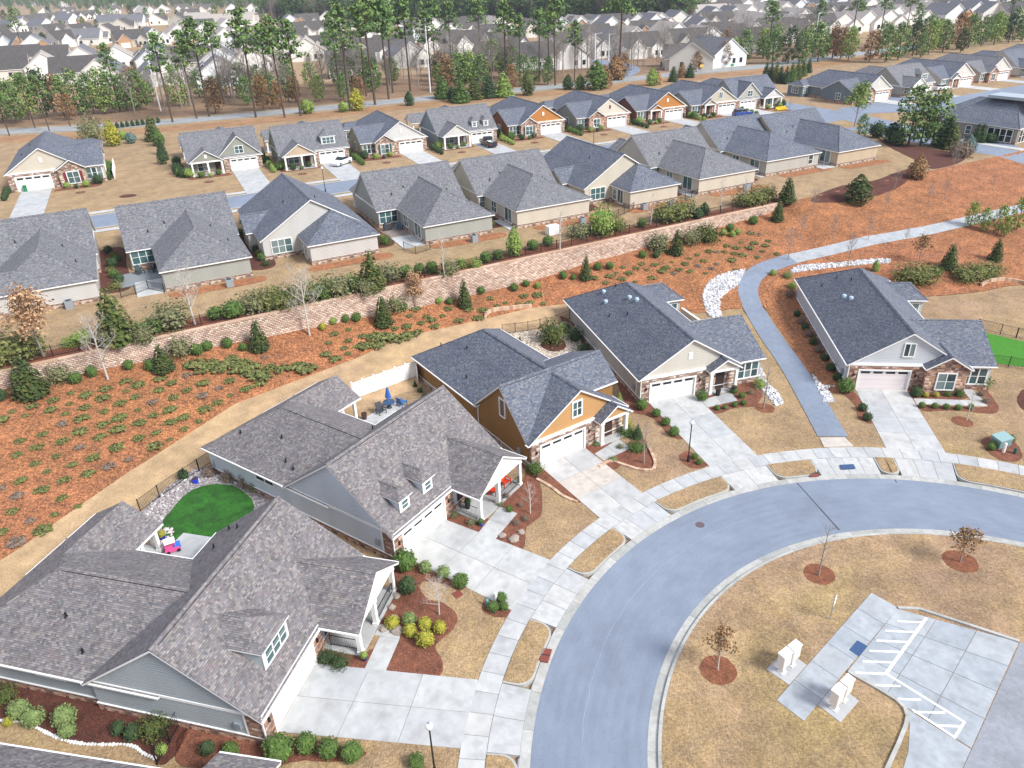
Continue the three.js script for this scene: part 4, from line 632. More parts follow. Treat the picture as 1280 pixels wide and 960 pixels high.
// the row beyond the side street, running out of the frame
{
  const S = [siding(0x77848c), siding(0xb7b2a4), siding(0xcfc8ba), siding(0xbdb6a6), siding(0xd0ccc4), siding(0xb0aea6)];
  const L = ['blue-grey house with a hedge of tall dark shrubs along its side', 'house with a stone entry and triple dormer by the white parked car', 'cream house with a flag by its garage', 'slate roofed house next to the flag house, its gable vent white', 'pale house with a low porch gable further up the street', 'last grey house up the street before the frame edge'];
  for (let k = 0; k < 6; k++) { const O = V(99 + k * 16.2, TERRACE, -206 - k * 9.6), h = new House('house', L[k], O, 28 * D2R, { lod: 1, mirror: true, group: 'houses beyond the side street' }); const o = { roof: roofMat[k % 2 ? 'grey' : 'slate'], siding: S[k], gable: siding(k ? 0xd3cfc6 : 0xcfcac0), stone: stoneRed, ped: white, gableWin: 'vent', bay: k % 3 === 0 }; (k === 1 || k === 4 ? planA : planB)(h, k === 1 ? { ...o, dormers: [{ x: 0.2, w: 2.6, z: -0.8, y0: 3.5, e: 5.0, ry: 5.8, back: -4.6, run: 1.9, cols: 3 }] } : o); slabs(structureGroup('driveway'), [loc(O, 28 * D2R, -2.5, 0.3), loc(O, 28 * D2R, 2.5, 0.3), loc(O, 28 * D2R, 2.5, 9), loc(O, 28 * D2R, -2.5, 9)], 1, 3, TERRACE + 0.06, () => concrete[k & 3], 0.02); }
  ribbon('upper_street', [V(84, 0, -193), V(104, 0, -194), V(125, 0, -206), V(160, 0, -226), V(230, 0, -265)], 9, 0.028, asphalt, 3);
}
// clubhouse at the right edge
{
  const yaw = -56.8 * D2R, O = V(91.6, TERRACE, -161.7), h = new House('clubhouse', 'large grey clubhouse with hipped roof and white framed sunroom windows', O, yaw, { lod: 1, category: 'clubhouse' });
  const S = siding(0x9c9488);
  wing(h, { ax: 'x', s0: -16, s1: 0, a0: 0, a1: 15, e: 3.1, ry: 7.4, roof: roofMat.slate, wall: S, end0: 'hip', end1: 'hip', run: 5.5 });
  wing(h, { ax: 'x', s0: -17, s1: -5, a0: -5, a1: 6, e: 3.0, ry: 6.2, roof: roofMat.slate, wall: S, end0: 'hip', end1: 'none' });
  h.add('flat_roof_cap', [box(5.2, 16, 7.2, 7.75, -10.5, -5.4)], plain(0xb9c4cc, 0.4, 0.4));
  win(h, 2.2, 0.9, 0.02, 'f', 1.0, 1.5, 1, 2); win(h, 5.6, 0.9, 0.02, 'f', 1.0, 1.5, 1, 2); win(h, 11.8, 0.3, 0.08, 'f', 4.6, 2.3, 4, 2, { mull: 0.09, glass: darkGlass }); win(h, 15.08, 0.3, -3, 'r', 4.6, 2.3, 4, 2, { mull: 0.09, glass: darkGlass });
  ribbon('pavement', [loc(O, yaw, -6, 3), loc(O, yaw, 8, 3.2), loc(O, yaw, 30, 3.4)], 2, 0.045, concrete[2], 2);
  ribbon('clubhouse_drive', [loc(O, yaw, -16, 5), loc(O, yaw, 0, 8), loc(O, yaw, 12, 8.4), loc(O, yaw, 34, 8)], 7, 0.03, asphalt, 2);
}
// ---------------------------------------------------------------- the road behind, and the far estate
const roadE = [[-60, 168], [0, 165], [150, 157], [330, 142], [480, 128], [620, 115], [740, 104], [850, 92], [950, 83], [1050, 70], [1150, 58]].map(q => gt(...q));
ribbon('back_road', roadE, 9, 0.03, std({ map: tiled(concreteMap, 17), color: new THREE.Color(0xc4c6c6), roughness: 0.9 }), 6);
{ // bare earth and leaf litter under the belt of trees, as a strip beyond and before the back road
  const litter = std({ map: tiled(lawnMap, 23), color: new THREE.Color(0.72, 0.66, 0.68), roughness: 1, vertexColors: true });
  const off = (d) => roadE.map((p, i) => { const a = roadE[Math.max(0, i - 1)], b = roadE[Math.min(roadE.length - 1, i + 1)], n = V(b.z - a.z, 0, a.x - b.x).normalize(); return p.clone().addScaledVector(n, d); });
  const far = off(-1)[3].z < roadE[3].z ? -1 : 1;
  ribbon('leaf_litter', off(far * 34), 54, 0.012, litter, 6); ribbon('verge_litter', off(-far * 12), 9, 0.014, std({ map: tiled(lawnMap, 17), color: new THREE.Color(0.95, 0.78, 0.68), roughness: 1, vertexColors: true }), 5);
  ribbon('estate_road', [gt(770, 96), gt(785, 88), gt(770, 80), gt(720, 74), gt(640, 72), gt(560, 76)], 9, 0.03, asphalt, 8);
  ribbon('estate_road', [gt(195, 62), gt(205, 48), gt(215, 38), gt(225, 30)], 9, 0.03, asphalt, 8); ribbon('estate_road', [gt(20, 76), gt(100, 74), gt(180, 66), gt(260, 60), gt(340, 62)], 8, 0.03, asphalt, 8);
}
{
  const walls = [0xe4e2dc, 0xdcdad4, 0xcfcac0, 0xd9dde0, 0xb9b3a6, 0xe8e6e2].map(c => plain(c, 0.85)), roofs = [roofMat.tan, roofMat.grey, roofMat.tan, std({ color: new THREE.Color(0xa59d95), roughness: 0.95 })];
  const brick = plain(0xb08a68, 0.9), dg = plain(0xd8d6d0, 0.7), wg = darkGlass;
  const protos = [];
  for (let k = 0; k < 8; k++) { // a few kinds of one-and-a-half storey houses
    const h = new House('estate_house', 'x', V(0, -500, 0), 0, { lod: 2 }), wl = walls[k % 6], rf = roofs[(k * 3) % 4], rf2 = roofs[(k + 2) % 4];
    if (k % 2) { wing(h, { ax: 'z', s0: -6, s1: 6, a0: -16, a1: 0, e: 3.2, ry: 7.4, roof: rf, wall: wl, skirt: false }); wing(h, { ax: 'z', s0: 1, s1: 6.6, a0: -6, a1: 2.2, e: 3.1, ry: 5.4, roof: rf2, wall: k === 3 ? brick : wl, end0: 'none', skirt: false }); }
    else { wing(h, { ax: 'x', s0: -12, s1: 0, a0: -7, a1: 7, e: 3.2, ry: 7.2, roof: rf, wall: wl, skirt: false }); wing(h, { ax: 'z', s0: -6.4, s1: -0.6, a0: -7, a1: 2.4, e: 3.1, ry: 5.9, roof: rf2, wall: k === 4 ? brick : wl, end0: 'none', skirt: false }); wing(h, { ax: 'z', s0: 2, s1: 6, a0: -5, a1: 1.2, e: 3.1, ry: 4.8, roof: rf2, wall: wl, end0: 'none', skirt: false }); }
    h.add('garage_door', [box(-5.4, -1.4, 0, 2.2, 2.38, 2.46)], dg); for (const [x, y] of [[2.6, 0.9], [4.6, 0.9]]) h.add('window', [box(x, x + 1, y, y + 1.4, 2.2, 2.5)], wg);
    for (const z of [-4, -9]) { h.add('window', [box(6.98, 7.04, 1, 2.3, z, z + 1)], wg); h.add('window', [box(-7.04, -6.98, 1, 2.3, z, z + 1)], wg); h.add('window', [box(z / 2, z / 2 + 1, 1, 2.3, k % 2 ? -16.06 : -12.06, k % 2 ? -15.9 : -11.9)], wg); }
    protos.push(h.g); scene.remove(h.g); taken.estate_house = -1;
  }
  const extra = []; for (const [x0, y0, x1, y1, n, a] of [[10, 80, 330, 84, 8, 200], [0, 48, 60, 24, 5, 60], [150, 60, 300, 38, 5, 30], [40, 18, 330, 14, 10, 20], [350, 48, 640, 40, 10, 15], [660, 46, 860, 34, 8, 12], [690, 70, 820, 70, 4, 10], [850, 66, 1000, 50, 6, 10], [880, 30, 1060, 10, 8, 10], [1080, 30, 1280, 22, 8, 10], [960, 50, 1120, 34, 6, 10], [1080, 10, 1280, 6, 7, 10], [20, 8, 300, 4, 8, 20], [0, 66, 40, 60, 2, 60], [190, 84, 330, 82, 4, 200], [20, 34, 130, 20, 6, 60], [140, 30, 330, 30, 7, 100], [250, 70, 330, 66, 3, 20], [350, 34, 420, 30, 3, 15]]) for (let i = 0; i < n; i++) extra.push([lerp(x0, x1, (i + 0.5) / n) + 6 * hash(i, x0, 3), lerp(y0, y1, (i + 0.5) / n) + 3 * hash(i, y1, 4), a]);
  const spots = [[14, 96, 200], [60, 92, 205], [104, 99, 195], [140, 100, 200], [205, 100, 210], [275, 101, 205], [322, 72, 20], [352, 73, 15], [45, 66, 20], [92, 58, 60], [112, 47, 60], [78, 47, 60], [62, 38, 60], [95, 30, 60], [130, 55, 100], [150, 47, 100], [168, 38, 100], [185, 30, 100], [285, 57, 30], [304, 48, 30], [325, 55, 30], [22, 40, 60], [8, 55, 60], [255, 42, 30], [240, 24, 20], [300, 26, 20], [345, 24, 20], [190, 20, 60],
    [385, 76, 15], [410, 72, 20], [438, 92, 200], [468, 78, 20], [497, 72, 15], [515, 84, 20], [552, 66, 15], [566, 54, 20], [590, 66, 20], [580, 46, 15], [545, 46, 20], [615, 80, 200], [640, 68, 20], [655, 83, 200], [690, 80, 195], [620, 56, 15],
    [702, 56, 10], [722, 66, 10], [745, 58, 15], [768, 62, 10], [795, 62, 15], [815, 52, 10], [838, 85, 250], [868, 78, 200], [848, 56, 10], [880, 48, 10], [905, 56, 10], [925, 62, 195], [870, 26, 280], [897, 22, 10], [915, 18, 10], [935, 16, 10], [900, 38, 10], [942, 38, 10], [885, 8, 10], [915, 4, 10],
    [960, 42, 10], [985, 40, 10], [1005, 34, 10], [1028, 31, 10], [1045, 24, 10], [1000, 18, 10], [1022, 14, 10], [975, 20, 10], [1062, 24, 10], [1128, 24, 10], [1155, 20, 10], [1185, 17, 10], [1140, 10, 10], [1175, 6, 10], [1238, 16, 10], [1205, 12, 10], [1090, 16, 10], [1262, 10, 10], [960, 8, 10], [1050, 5, 10], [1100, 4, 10], [1220, 2, 10], [990, 2, 10], [820, 40, 20], [790, 40, 15], [765, 44, 15], [735, 42, 10], [520, 62, 20], [460, 60, 15], [430, 66, 15], [365, 60, 15], ...extra];
  const R = rng(99), used = []; let first = true;
  const kinds = ['white gabled house with taupe roof in the far estate', 'pale house with a double front gable in the far estate', 'off-white house with grey roof in the far estate', 'far estate house with a brick garage gable', 'pale far estate house with a brick front gable', 'taupe house with wide gable in the far estate', 'white estate house with dark slate side gable', 'grey-white house with steep taupe gable in the far estate'];
  spots.forEach(([x, y, a], i) => { const p = gt(x, y), k = (i * 5 + Math.floor(R() * 8)) % 8; const o = protos[k].clone(); o.name = numbered('estate_house'); o.position.copy(p); o.scale.setScalar(1.25); o.rotation.y = (a + (R() - 0.5) * 14) * D2R; tag(o, kinds[k], 'house', 'houses of the far estate'); scene.add(o); });
}
// ---------------------------------------------------------------- plants: many small leaf faces through the crown's volume
const leafMat = std({ vertexColors: true, roughness: 0.95, side: THREE.DoubleSide });
const barkMat = [plain(0x6d5d50, 0.95), plain(0x8d857d, 0.95), plain(0xb9b3ab, 0.95), plain(0x54463c, 0.95)];
function leaves(R, n, at, size, tones, up = 0.3) { // at(R) -> [point, outward]
  const P = new Float32Array(n * 18), C = new Float32Array(n * 18), a = V(0, 0, 0), b = V(0, 0, 0), nrm = V(0, 0, 0);
  for (let i = 0; i < n; i++) {
    const [p, o] = at(R); nrm.set(R() - 0.5, R() - 0.5 + up, R() - 0.5).normalize().addScaledVector(o, 0.9).normalize();
    a.set(R() - 0.5, R() - 0.5, R() - 0.5).cross(nrm).normalize(); b.crossVectors(nrm, a); const s = (Array.isArray(size) ? lerp(size[0], size[1], R()) : size * (0.7 + 0.6 * R())), w = s * (0.45 + 0.35 * R());
    const q = [p.clone().addScaledVector(a, -s).addScaledVector(b, -w * 0.4), p.clone().addScaledVector(b, -w), p.clone().addScaledVector(a, s), p.clone().addScaledVector(b, w)];
    const t = tones[Math.floor(R() * tones.length)], k = 0.8 + 0.4 * R();
    [q[0], q[1], q[2], q[0], q[2], q[3]].forEach((v, j) => { P.set([v.x, v.y, v.z], i * 18 + j * 3); C.set([t[0] * k, t[1] * k, t[2] * k], i * 18 + j * 3); });
  }
  const g = new THREE.BufferGeometry(); g.setAttribute('position', new THREE.BufferAttribute(P, 3)); g.setAttribute('color', new THREE.BufferAttribute(C, 3)); g.computeVertexNormals(); return g;
}
function lump(R, rx, ry, rz, y, tone) { const g = new THREE.IcosahedronGeometry(1, 2), p = g.attributes.position, c = new Float32Array(p.count * 3), s = Math.floor(R() * 999); for (let i = 0; i < p.count; i++) { const k = 0.75 + 0.4 * vnoise(p.getX(i) * 2 + 5, p.getZ(i) * 2 + p.getY(i) * 2, s); p.setXYZ(i, p.getX(i) * rx * k, y + p.getY(i) * ry * k, p.getZ(i) * rz * k); const q = 0.8 + 0.4 * R(); c.set([tone[0] * q, tone[1] * q, tone[2] * q], i * 3); } g.setAttribute('color', new THREE.BufferAttribute(c, 3)); g.deleteAttribute('uv'); g.computeVertexNormals(); return g; }
const GREEN = { box: [[0.075, 0.13, 0.025], [0.095, 0.165, 0.03], [0.055, 0.1, 0.022]], dark: [[0.035, 0.065, 0.02], [0.045, 0.085, 0.025], [0.04, 0.07, 0.03]], gold: [[0.3, 0.28, 0.03], [0.36, 0.34, 0.05], [0.22, 0.24, 0.03]], light: [[0.16, 0.22, 0.07], [0.2, 0.26, 0.09], [0.13, 0.18, 0.06]], grey: [[0.17, 0.17, 0.08], [0.21, 0.2, 0.1], [0.13, 0.15, 0.06]], cedar: [[0.07, 0.095, 0.022], [0.09, 0.115, 0.025], [0.12, 0.115, 0.028], [0.05, 0.075, 0.02]], ever: [[0.045, 0.07, 0.016], [0.06, 0.085, 0.02], [0.08, 0.085, 0.02], [0.035, 0.055, 0.016]], olive: [[0.13, 0.15, 0.04], [0.17, 0.18, 0.05], [0.1, 0.12, 0.03], [0.2, 0.19, 0.07]], pine: [[0.1, 0.18, 0.05], [0.13, 0.23, 0.055], [0.07, 0.13, 0.05], [0.2, 0.27, 0.07]], lime: [[0.2, 0.28, 0.06], [0.26, 0.34, 0.08], [0.15, 0.23, 0.05]], brown: [[0.4, 0.24, 0.12], [0.5, 0.32, 0.18], [0.32, 0.18, 0.1]], rust: [[0.25, 0.14, 0.06], [0.32, 0.18, 0.08], [0.18, 0.11, 0.05]], blue: [[0.1, 0.16, 0.14], [0.13, 0.2, 0.17]], juniper: [[0.12, 0.145, 0.035], [0.16, 0.185, 0.05], [0.085, 0.11, 0.03], [0.2, 0.18, 0.07]], dry: [[0.2, 0.14, 0.1], [0.16, 0.13, 0.11], [0.24, 0.17, 0.12]] };
const mul = (t, k) => t.map(c => c.map(x => x * k));
const sph = (R) => { const u = R() * 2 - 1, a = R() * 6.2832, s = Math.sqrt(1 - u * u); return V(s * Math.cos(a), u, s * Math.sin(a)); };
const V3 = 3; const PLANT = {};
const kinds = { // unit height 1
  round: (R, t) => mergeGeometries([leaves(R, 300, (r) => { const d = sph(r), k = 0.42 + 0.12 * r(); return [V(d.x * k, 0.48 + d.y * k * 0.98, d.z * k), d]; }, 0.065, t), lump(R, 0.44, 0.43, 0.44, 0.47, t[0])]),
  loose: (R, t) => mergeGeometries([leaves(R, 900, (r) => { const d = sph(r), k = (0.25 + 0.4 * r()) * (0.75 + 0.5 * vnoise(d.x * 3 + 7, d.z * 3 + d.y * 2, 3)); return [V(d.x * k * 1.15, Math.max(0.03, 0.42 + d.y * k), d.z * k * 1.15), d]; }, 0.055, t), lump(R, 0.4, 0.36, 0.4, 0.36, t[0])]),
  cone: (R, t) => mergeGeometries([leaves(R, 620, (r) => { const y = 1 - Math.sqrt(r()), a = r() * 6.2832, rad = 0.27 * (1 - y) ** 0.8 * (0.8 + 0.35 * r()) * Math.min(1, 0.75 + y * 4) + 0.012; return [V(Math.cos(a) * rad, 0.02 + y * 0.97, Math.sin(a) * rad), V(Math.cos(a), 0.5, Math.sin(a))]; }, 0.038, t, 0.6), (() => { const g = new THREE.ConeGeometry(0.22, 0.9, 10, 6, true).toNonIndexed(); g.translate(0, 0.47, 0); const c = new Float32Array(g.attributes.position.count * 3); for (let i = 0; i < c.length; i += 3) c.set(t[0], i); g.setAttribute('color', new THREE.BufferAttribute(c, 3)); g.deleteAttribute('uv'); return g; })()]),
  egg: (R, t) => mergeGeometries([leaves(R, 620, (r) => { const y = r(), a = r() * 6.2832, rad = 0.3 * Math.sin(Math.PI * (0.14 + 0.83 * y) ** 0.8) * (0.8 + 0.35 * r()); return [V(Math.cos(a) * rad, 0.02 + y * 0.96, Math.sin(a) * rad), V(Math.cos(a), y - 0.3, Math.sin(a))]; }, 0.042, t, 0.5), lump(R, 0.24, 0.4, 0.24, 0.45, t[0])]),
  juniper: (R, t) => leaves(R, 150, (r) => { const a = r() * 6.2832, k = Math.sqrt(r()) * (0.55 + 0.45 * vnoise(Math.cos(a) * 2 + 5, Math.sin(a) * 2 + 5, 4)); return [V(Math.cos(a) * k, 0.06 + 0.24 * (1 - k) + 0.12 * r(), Math.sin(a) * k), V(Math.cos(a) * 0.5, 1, Math.sin(a) * 0.5)]; }, 0.15, t, 0.4),
};
function plantGeo(kind, tone, variant) { const key = kind + tone + variant; return PLANT[key] ||= kinds[kind](rng(variant * 131 + kind.length * 17 + tone.length), GREEN[tone]); }
let pv_ = 0;
function plant(name, kind, tone, p, h, label, grp, wide = 1) { const o = shade(new THREE.Mesh(plantGeo(kind, tone, pv_++ % V3), leafMat)); o.name = numbered(name); o.position.copy(p).y -= 0.03; o.scale.set(h * wide, h, h * wide * (0.9 + 0.2 * hash(pv_, 2, 3))); o.rotation.y = pv_ * 2.4; tag(o, label, name.includes('tree') ? 'tree' : 'shrub', grp); scene.add(o); return o; }
// bare and leafy trees: trunk with limbs, crown of leaves or twigs
function limbs(R, h, n, spread, twig, r0) {
  const g = [bar(V(0, 0, 0), V((R() - 0.5) * 0.05 * h, h * 0.55, (R() - 0.5) * 0.05 * h), r0, 6, r0 * 0.6)], tips = []; const top = V(0, h * 0.55, 0);
  g.push(bar(top, V((R() - 0.5) * 0.1 * h, h * 0.98, (R() - 0.5) * 0.1 * h), r0 * 0.6, 5, r0 * 0.1));
  for (let i = 0; i < n; i++) { const y = h * (0.28 + 0.6 * (i / n)), a = i * 2.4 + R(), L = spread * h * (1 - 0.55 * i / n) * (0.7 + 0.5 * R()), p = V(0, y, 0), q = V(Math.cos(a) * L, y + L * (0.6 + 0.5 * R()), Math.sin(a) * L); g.push(bar(p, q, r0 * 0.32, 4, r0 * 0.1)); tips.push(q); for (let k = 0; k < twig; k++) { const s = p.clone().lerp(q, 0.35 + 0.6 * R()), e = s.clone().add(V((R() - 0.5), 0.5 + R() * 0.5, (R() - 0.5)).multiplyScalar(L * 0.5)); g.push(bar(s, e, r0 * 0.12, 3, r0 * 0.04)); tips.push(e); } }
  return [mergeGeometries(g), tips];
}
const TREE = {};
function treeProto(kind, variant) {
  const key = kind + variant; if (TREE[key]) return TREE[key]; const R = rng(variant * 77 + kind.length * 301 + kind.charCodeAt(0)); let trunk, crown;
  if (kind === 'bare' || kind === 'leafbrown' || kind === 'young' || kind === 'rust' || kind === 'broad') {
    const [g, tips] = limbs(R, 1, kind === 'young' ? 9 : 14, kind === 'young' ? 0.16 : 0.27, kind === 'young' ? 3 : 7, 0.016); trunk = g;
    const tone = { leafbrown: GREEN.brown, rust: GREEN.rust, broad: GREEN.lime }[kind];
    if (tone) crown = leaves(R, kind === 'rust' ? 420 : 1700, (r) => { const t = tips[Math.floor(r() * tips.length)], d = sph(r), k = 0.12 * Math.sqrt(r()); return [t.clone().addScaledVector(d, k), d]; }, kind === 'rust' ? 0.03 : 0.022, tone);
    else { const g2 = []; for (const t of tips) for (let k = 0; k < 3; k++) g2.push(bar(t, t.clone().add(V(R() - 0.5, R() * 0.7, R() - 0.5).multiplyScalar(0.13)), 0.0016, 3, 0.0006)); crown = mergeGeometries(g2); }
  } else if (kind === 'pine') { // tall bare trunk, flat-topped tufts in the upper part
    const g = [bar(V(0, 0, 0), V(0.01, 0.6, 0.01), 0.012, 6, 0.009), bar(V(0.01, 0.6, 0.01), V(0, 0.97, 0), 0.009, 5, 0.003)], tufts = []; const y0 = 0.5 + 0.15 * R();
    for (let i = 0; i < 17; i++) { const f = i / 17, y = y0 + (0.98 - y0) * f, a = i * 2.39 + R() * 0.8, L = 0.17 * (1 - f * 0.72) * (0.55 + 0.6 * R()), q = V(Math.cos(a) * L, y + L * 0.25, Math.sin(a) * L); g.push(bar(V(0, y, 0), q, 0.004, 3, 0.0015)); tufts.push([q, 0.055 + 0.04 * R()], [V(q.x * 0.55, q.y, q.z * 0.55), 0.04]); }
    tufts.push([V(0, 0.97, 0), 0.04]); trunk = mergeGeometries(g);
    crown = leaves(R, 820, (r) => { const [q, k] = tufts[Math.floor(r() * tufts.length)], d = sph(r), m = k * (0.4 + 0.6 * r()); return [V(q.x + d.x * m, q.y + d.y * m * 0.6, q.z + d.z * m), d]; }, 0.018, GREEN.pine, 0.5);
  } else { // 'cedar': full crown nearly to the ground, uneven clumps
    trunk = bar(V(0, 0, 0), V(0, 0.9, 0), 0.02, 6, 0.004); const clumps = []; for (let i = 0; i < 26; i++) { const f = i / 26, a = i * 2.39, L = 0.24 * Math.sin(Math.PI * (0.2 + 0.75 * f)) * (0.6 + 0.5 * R()); clumps.push([V(Math.cos(a) * L, 0.14 + 0.8 * f, Math.sin(a) * L), 0.09 + 0.05 * R()]); }
    const tone = { cedar: GREEN.pine, lightcedar: GREEN.lime, browncedar: GREEN.rust, darkcedar: GREEN.dark }[kind];
    crown = leaves(R, 1150, (r) => { const [q, k] = clumps[Math.floor(r() * 26)], d = sph(r), m = k * (0.45 + 0.6 * r()); return [V(q.x + d.x * m, q.y + d.y * m * 0.8, q.z + d.z * m), d]; }, 0.027, tone, 0.4);
  }
  return TREE[key] = { trunk, crown };
}
let tv_ = 0;
function tree(kind, p, h, label, grp, bark = 0, wide = 1, name = 'tree') {
  const { trunk, crown } = treeProto(kind, tv_ % 5), g = group(name, label, 'tree', p, tv_ * 1.7, grp); tv_++; g.position.y -= 0.05;
  g.scale.set(h * wide, h, h * wide); mesh('trunk', trunk, barkMat[bark], g); mesh('crown', crown, crown.attributes.color ? leafMat : barkMat[bark], g); return g;
}
// ---- clipped and loose shrubs in the front gardens: pixel of the foot, height, kind
const HUE = { gold: 'golden', light: 'pale green', lime: 'yellow-green', dark: 'dark green', box: 'mid-green', dry: 'withered brown', grey: 'grey-green', cedar: 'olive', olive: 'olive', rust: 'russet', blue: 'blue-green', brown: 'brown', ever: 'dark', juniper: 'green' };
function hued(label, tone, usual) { if (tone === usual) return label; const w = label.split(' '), head = w.slice(0, 3).filter(x => !/^(dark|bright|golden|pale|green|olive|grey-green|yellow-green)$/.test(x)); return [HUE[tone], ...head, ...w.slice(3)].slice(0, 16).join(' '); }
const put_ = (name, list, label, grp, at = gp) => { const usual = list[0][4] || 'box'; for (const [x, y, h, kind = 'round', tone = 'box', w = 1] of list) plant(name, kind, tone, at(x, y), h, hued(label, tone, usual), grp, w); };
put_('boxwood', [[507, 710, 1.8], [510, 739, 1.35, 'round', 'dark']], 'large dark clipped ball shrub by the grey porch corner', 'ball shrubs at the grey porch');
put_('boxwood', [[532, 714, 1.0, 'round', 'light'], [555, 720, 1.0, 'round', 'light'], [576, 732, 1.15]], 'clipped ball shrub along the drive edge beside the bare crape myrtle', 'ball shrubs beside the bare myrtle');
put_('golden_shrub', [[491, 783, 0.95, 'round', 'gold'], [512, 779, 1.0, 'round', 'light'], [513, 793, 0.95, 'round', 'gold'], [532, 785, 0.95, 'round', 'gold'], [550, 789, 0.95, 'round', 'gold'], [532, 805, 1.15, 'round', 'gold']], 'golden ball shrub in the red mulch bed of the grey house', 'golden ball shrubs');
put_('boxwood', [[627, 751, 0.8], [617, 763, 0.8], [630, 761, 0.7]], 'small ball shrub around the teal utility pedestal', 'shrubs round the utility pedestal');
put_('boxwood', [[351, 944, 1.6], [385, 936, 1.2], [412, 942, 1.2], [441, 947, 1.2], [521, 956, 0.9]], 'bright green ball shrub along the near edge of the grey house drive', 'ball shrubs along the near drive');
put_('dark_shrub', [[409, 826, 0.95, 'loose', 'dark'], [425, 832, 0.95, 'loose', 'dark']], 'dark loose shrub under the grey house porch railing', 'shrubs under the porch railing');
put_('pale_shrub', [[27, 894, 1.25, 'round', 'light'], [45, 904, 1.25, 'round', 'light'], [83, 904, 1.4, 'round', 'light'], [87, 918, 1.0, 'round', 'light'], [12, 905, 0.6, 'round', 'gold']], 'pale green loose shrub in the dark bed behind the white rock edging', 'pale shrubs in the dark side bed');
put_('dark_shrub', [[150, 915, 0.9, 'round', 'dark'], [169, 921, 1.1, 'round', 'dark'], [195, 916, 1.4, 'loose', 'cedar'], [203, 940, 0.7, 'round', 'lime'], [8, 874, 1.2, 'loose', 'cedar']], 'dark green shrub in the side bed near the black fence', 'dark shrubs in the side bed');
put_('boxwood', [[260, 940, 0.9, 'round', 'dark'], [290, 942, 0.9]], 'small shrub in red mulch under the grey siding', 'shrubs under the grey siding');
put_('low_shrub', [[637, 639, 0.6], [568, 645, 0.55, 'loose', 'grey'], [589, 655, 0.6, 'loose', 'grey'], [600, 655, 0.7, 'cone', 'box'], [625, 632, 0.5, 'loose', 'grey'], [633, 622, 0.5, 'loose', 'dry'], [650, 632, 0.4, 'loose', 'dry'], [645, 655, 0.5, 'loose', 'dry'], [657, 650, 0.5, 'loose', 'dry']], 'low shrub in the mulch round the porch with red chairs', 'low shrubs round the red-chair porch');
put_('low_shrub', [[802, 511, 1.2, 'round', 'box'], [820, 520, 0.9, 'round', 'box'], [832, 531, 0.95, 'round', 'box'], [842, 544, 1.05]], 'round shrub in the mulch strip along the drive with the lamp post', 'shrubs along the lamp post drive');
put_('garden_shrub', [[784, 543, 0.9, 'loose', 'box', 1.6], [797, 548, 1.7, 'cone', 'dark'], [796, 562, 0.9, 'loose', 'box', 1.5], [669, 590, 1.1, 'loose', 'box'], [781, 532, 1.1, 'loose', 'gold'], [775, 560, 0.5, 'loose', 'grey'], [766, 575, 0.4, 'loose', 'light', 1.5], [745, 556, 0.35, 'loose', 'light', 1.6], [774, 502, 1.2, 'cone', 'lime']], 'shrub in the curved mulch bed of the ochre house', 'shrubs of the ochre house');
put_('low_shrub', [[877, 500, 1.2], [896, 512, 0.6], [906, 511, 0.55], [918, 508, 0.6], [929, 506, 0.65], [927, 497, 0.7], [917, 491, 0.8], [950, 484, 1.1, 'loose', 'lime'], [938, 492, 0.5, 'loose', 'grey'], [868, 573, 0.6], [874, 580, 0.6]], 'low round shrub in the mulch by the entry with black pots', 'shrubs by the black pot entry');
put_('low_shrub', [[1056, 490, 1.7], [1078, 513, 0.9, 'round', 'dark'], [1084, 525, 0.9, 'round', 'dark'], [1144, 495, 1.2, 'round', 'dark'], [1156, 496, 0.6, 'round', 'gold'], [1170, 496, 0.6, 'round', 'gold'], [1184, 495, 0.6, 'loose', 'box'], [1199, 495, 0.8, 'loose', 'box'], [1152, 509, 0.65], [1168, 510, 0.65], [1182, 511, 0.65], [1197, 512, 0.65], [1213, 511, 0.65], [1223, 482, 1.6, 'loose', 'box'], [1226, 494, 0.6, 'loose', 'dry'], [1232, 503, 0.6, 'loose', 'dry']], 'shrub in the mulch below the stone bay window', 'shrubs below the stone bay');
put_('dark_shrub', [[996, 395, 0.9, 'round', 'dark'], [1001, 404, 0.9, 'loose', 'dry'], [1006, 412, 0.9, 'round', 'dark'], [1011, 420, 0.9, 'loose', 'dry'], [1017, 430, 0.9, 'loose', 'dark'], [1023, 440, 0.9, 'loose', 'dry'], [1030, 450, 0.9, 'round', 'dark'], [1038, 463, 1.0, 'round', 'dark'], [1046, 475, 1.0, 'round', 'dark'], [987, 370, 1.0, 'loose', 'dry'], [990, 360, 1.0, 'loose', 'lime'], [966, 344, 0.9, 'round', 'lime'], [984, 347, 1.0, 'loose', 'light']], 'dark shrub in the row between the asphalt path and the light grey house', 'shrubs beside the asphalt path');
put_('garden_shrub', [[691, 427, 2.9, 'loose', 'cedar', 0.95], [719, 424, 1.6, 'loose', 'dark'], [730, 440, 1.3, 'loose', 'dark'], [708, 413, 1.2, 'loose', 'dark']], 'large olive shrub in the gravel yard between two slate roofed houses', 'shrubs in the gravel yard');
put_('utility_shrub', [[1241, 558, 0.7], [1262, 552, 0.8], [1238, 562, 0.7]], 'small shrub round the green transformer box', 'shrubs round the transformer');
put_('garden_shrub', [[230, 598, 1.0, 'round', 'dark'], [287, 600, 1.1, 'loose', 'dry'], [275, 585, 1.0, 'loose', 'dry'], [308, 606, 1.2, 'loose', 'dry'], [318, 612, 1.0, 'loose', 'grey'], [262, 594, 1.0, 'loose', 'dry']], 'shrub in the pebble border round the green turf', 'shrubs round the green turf');
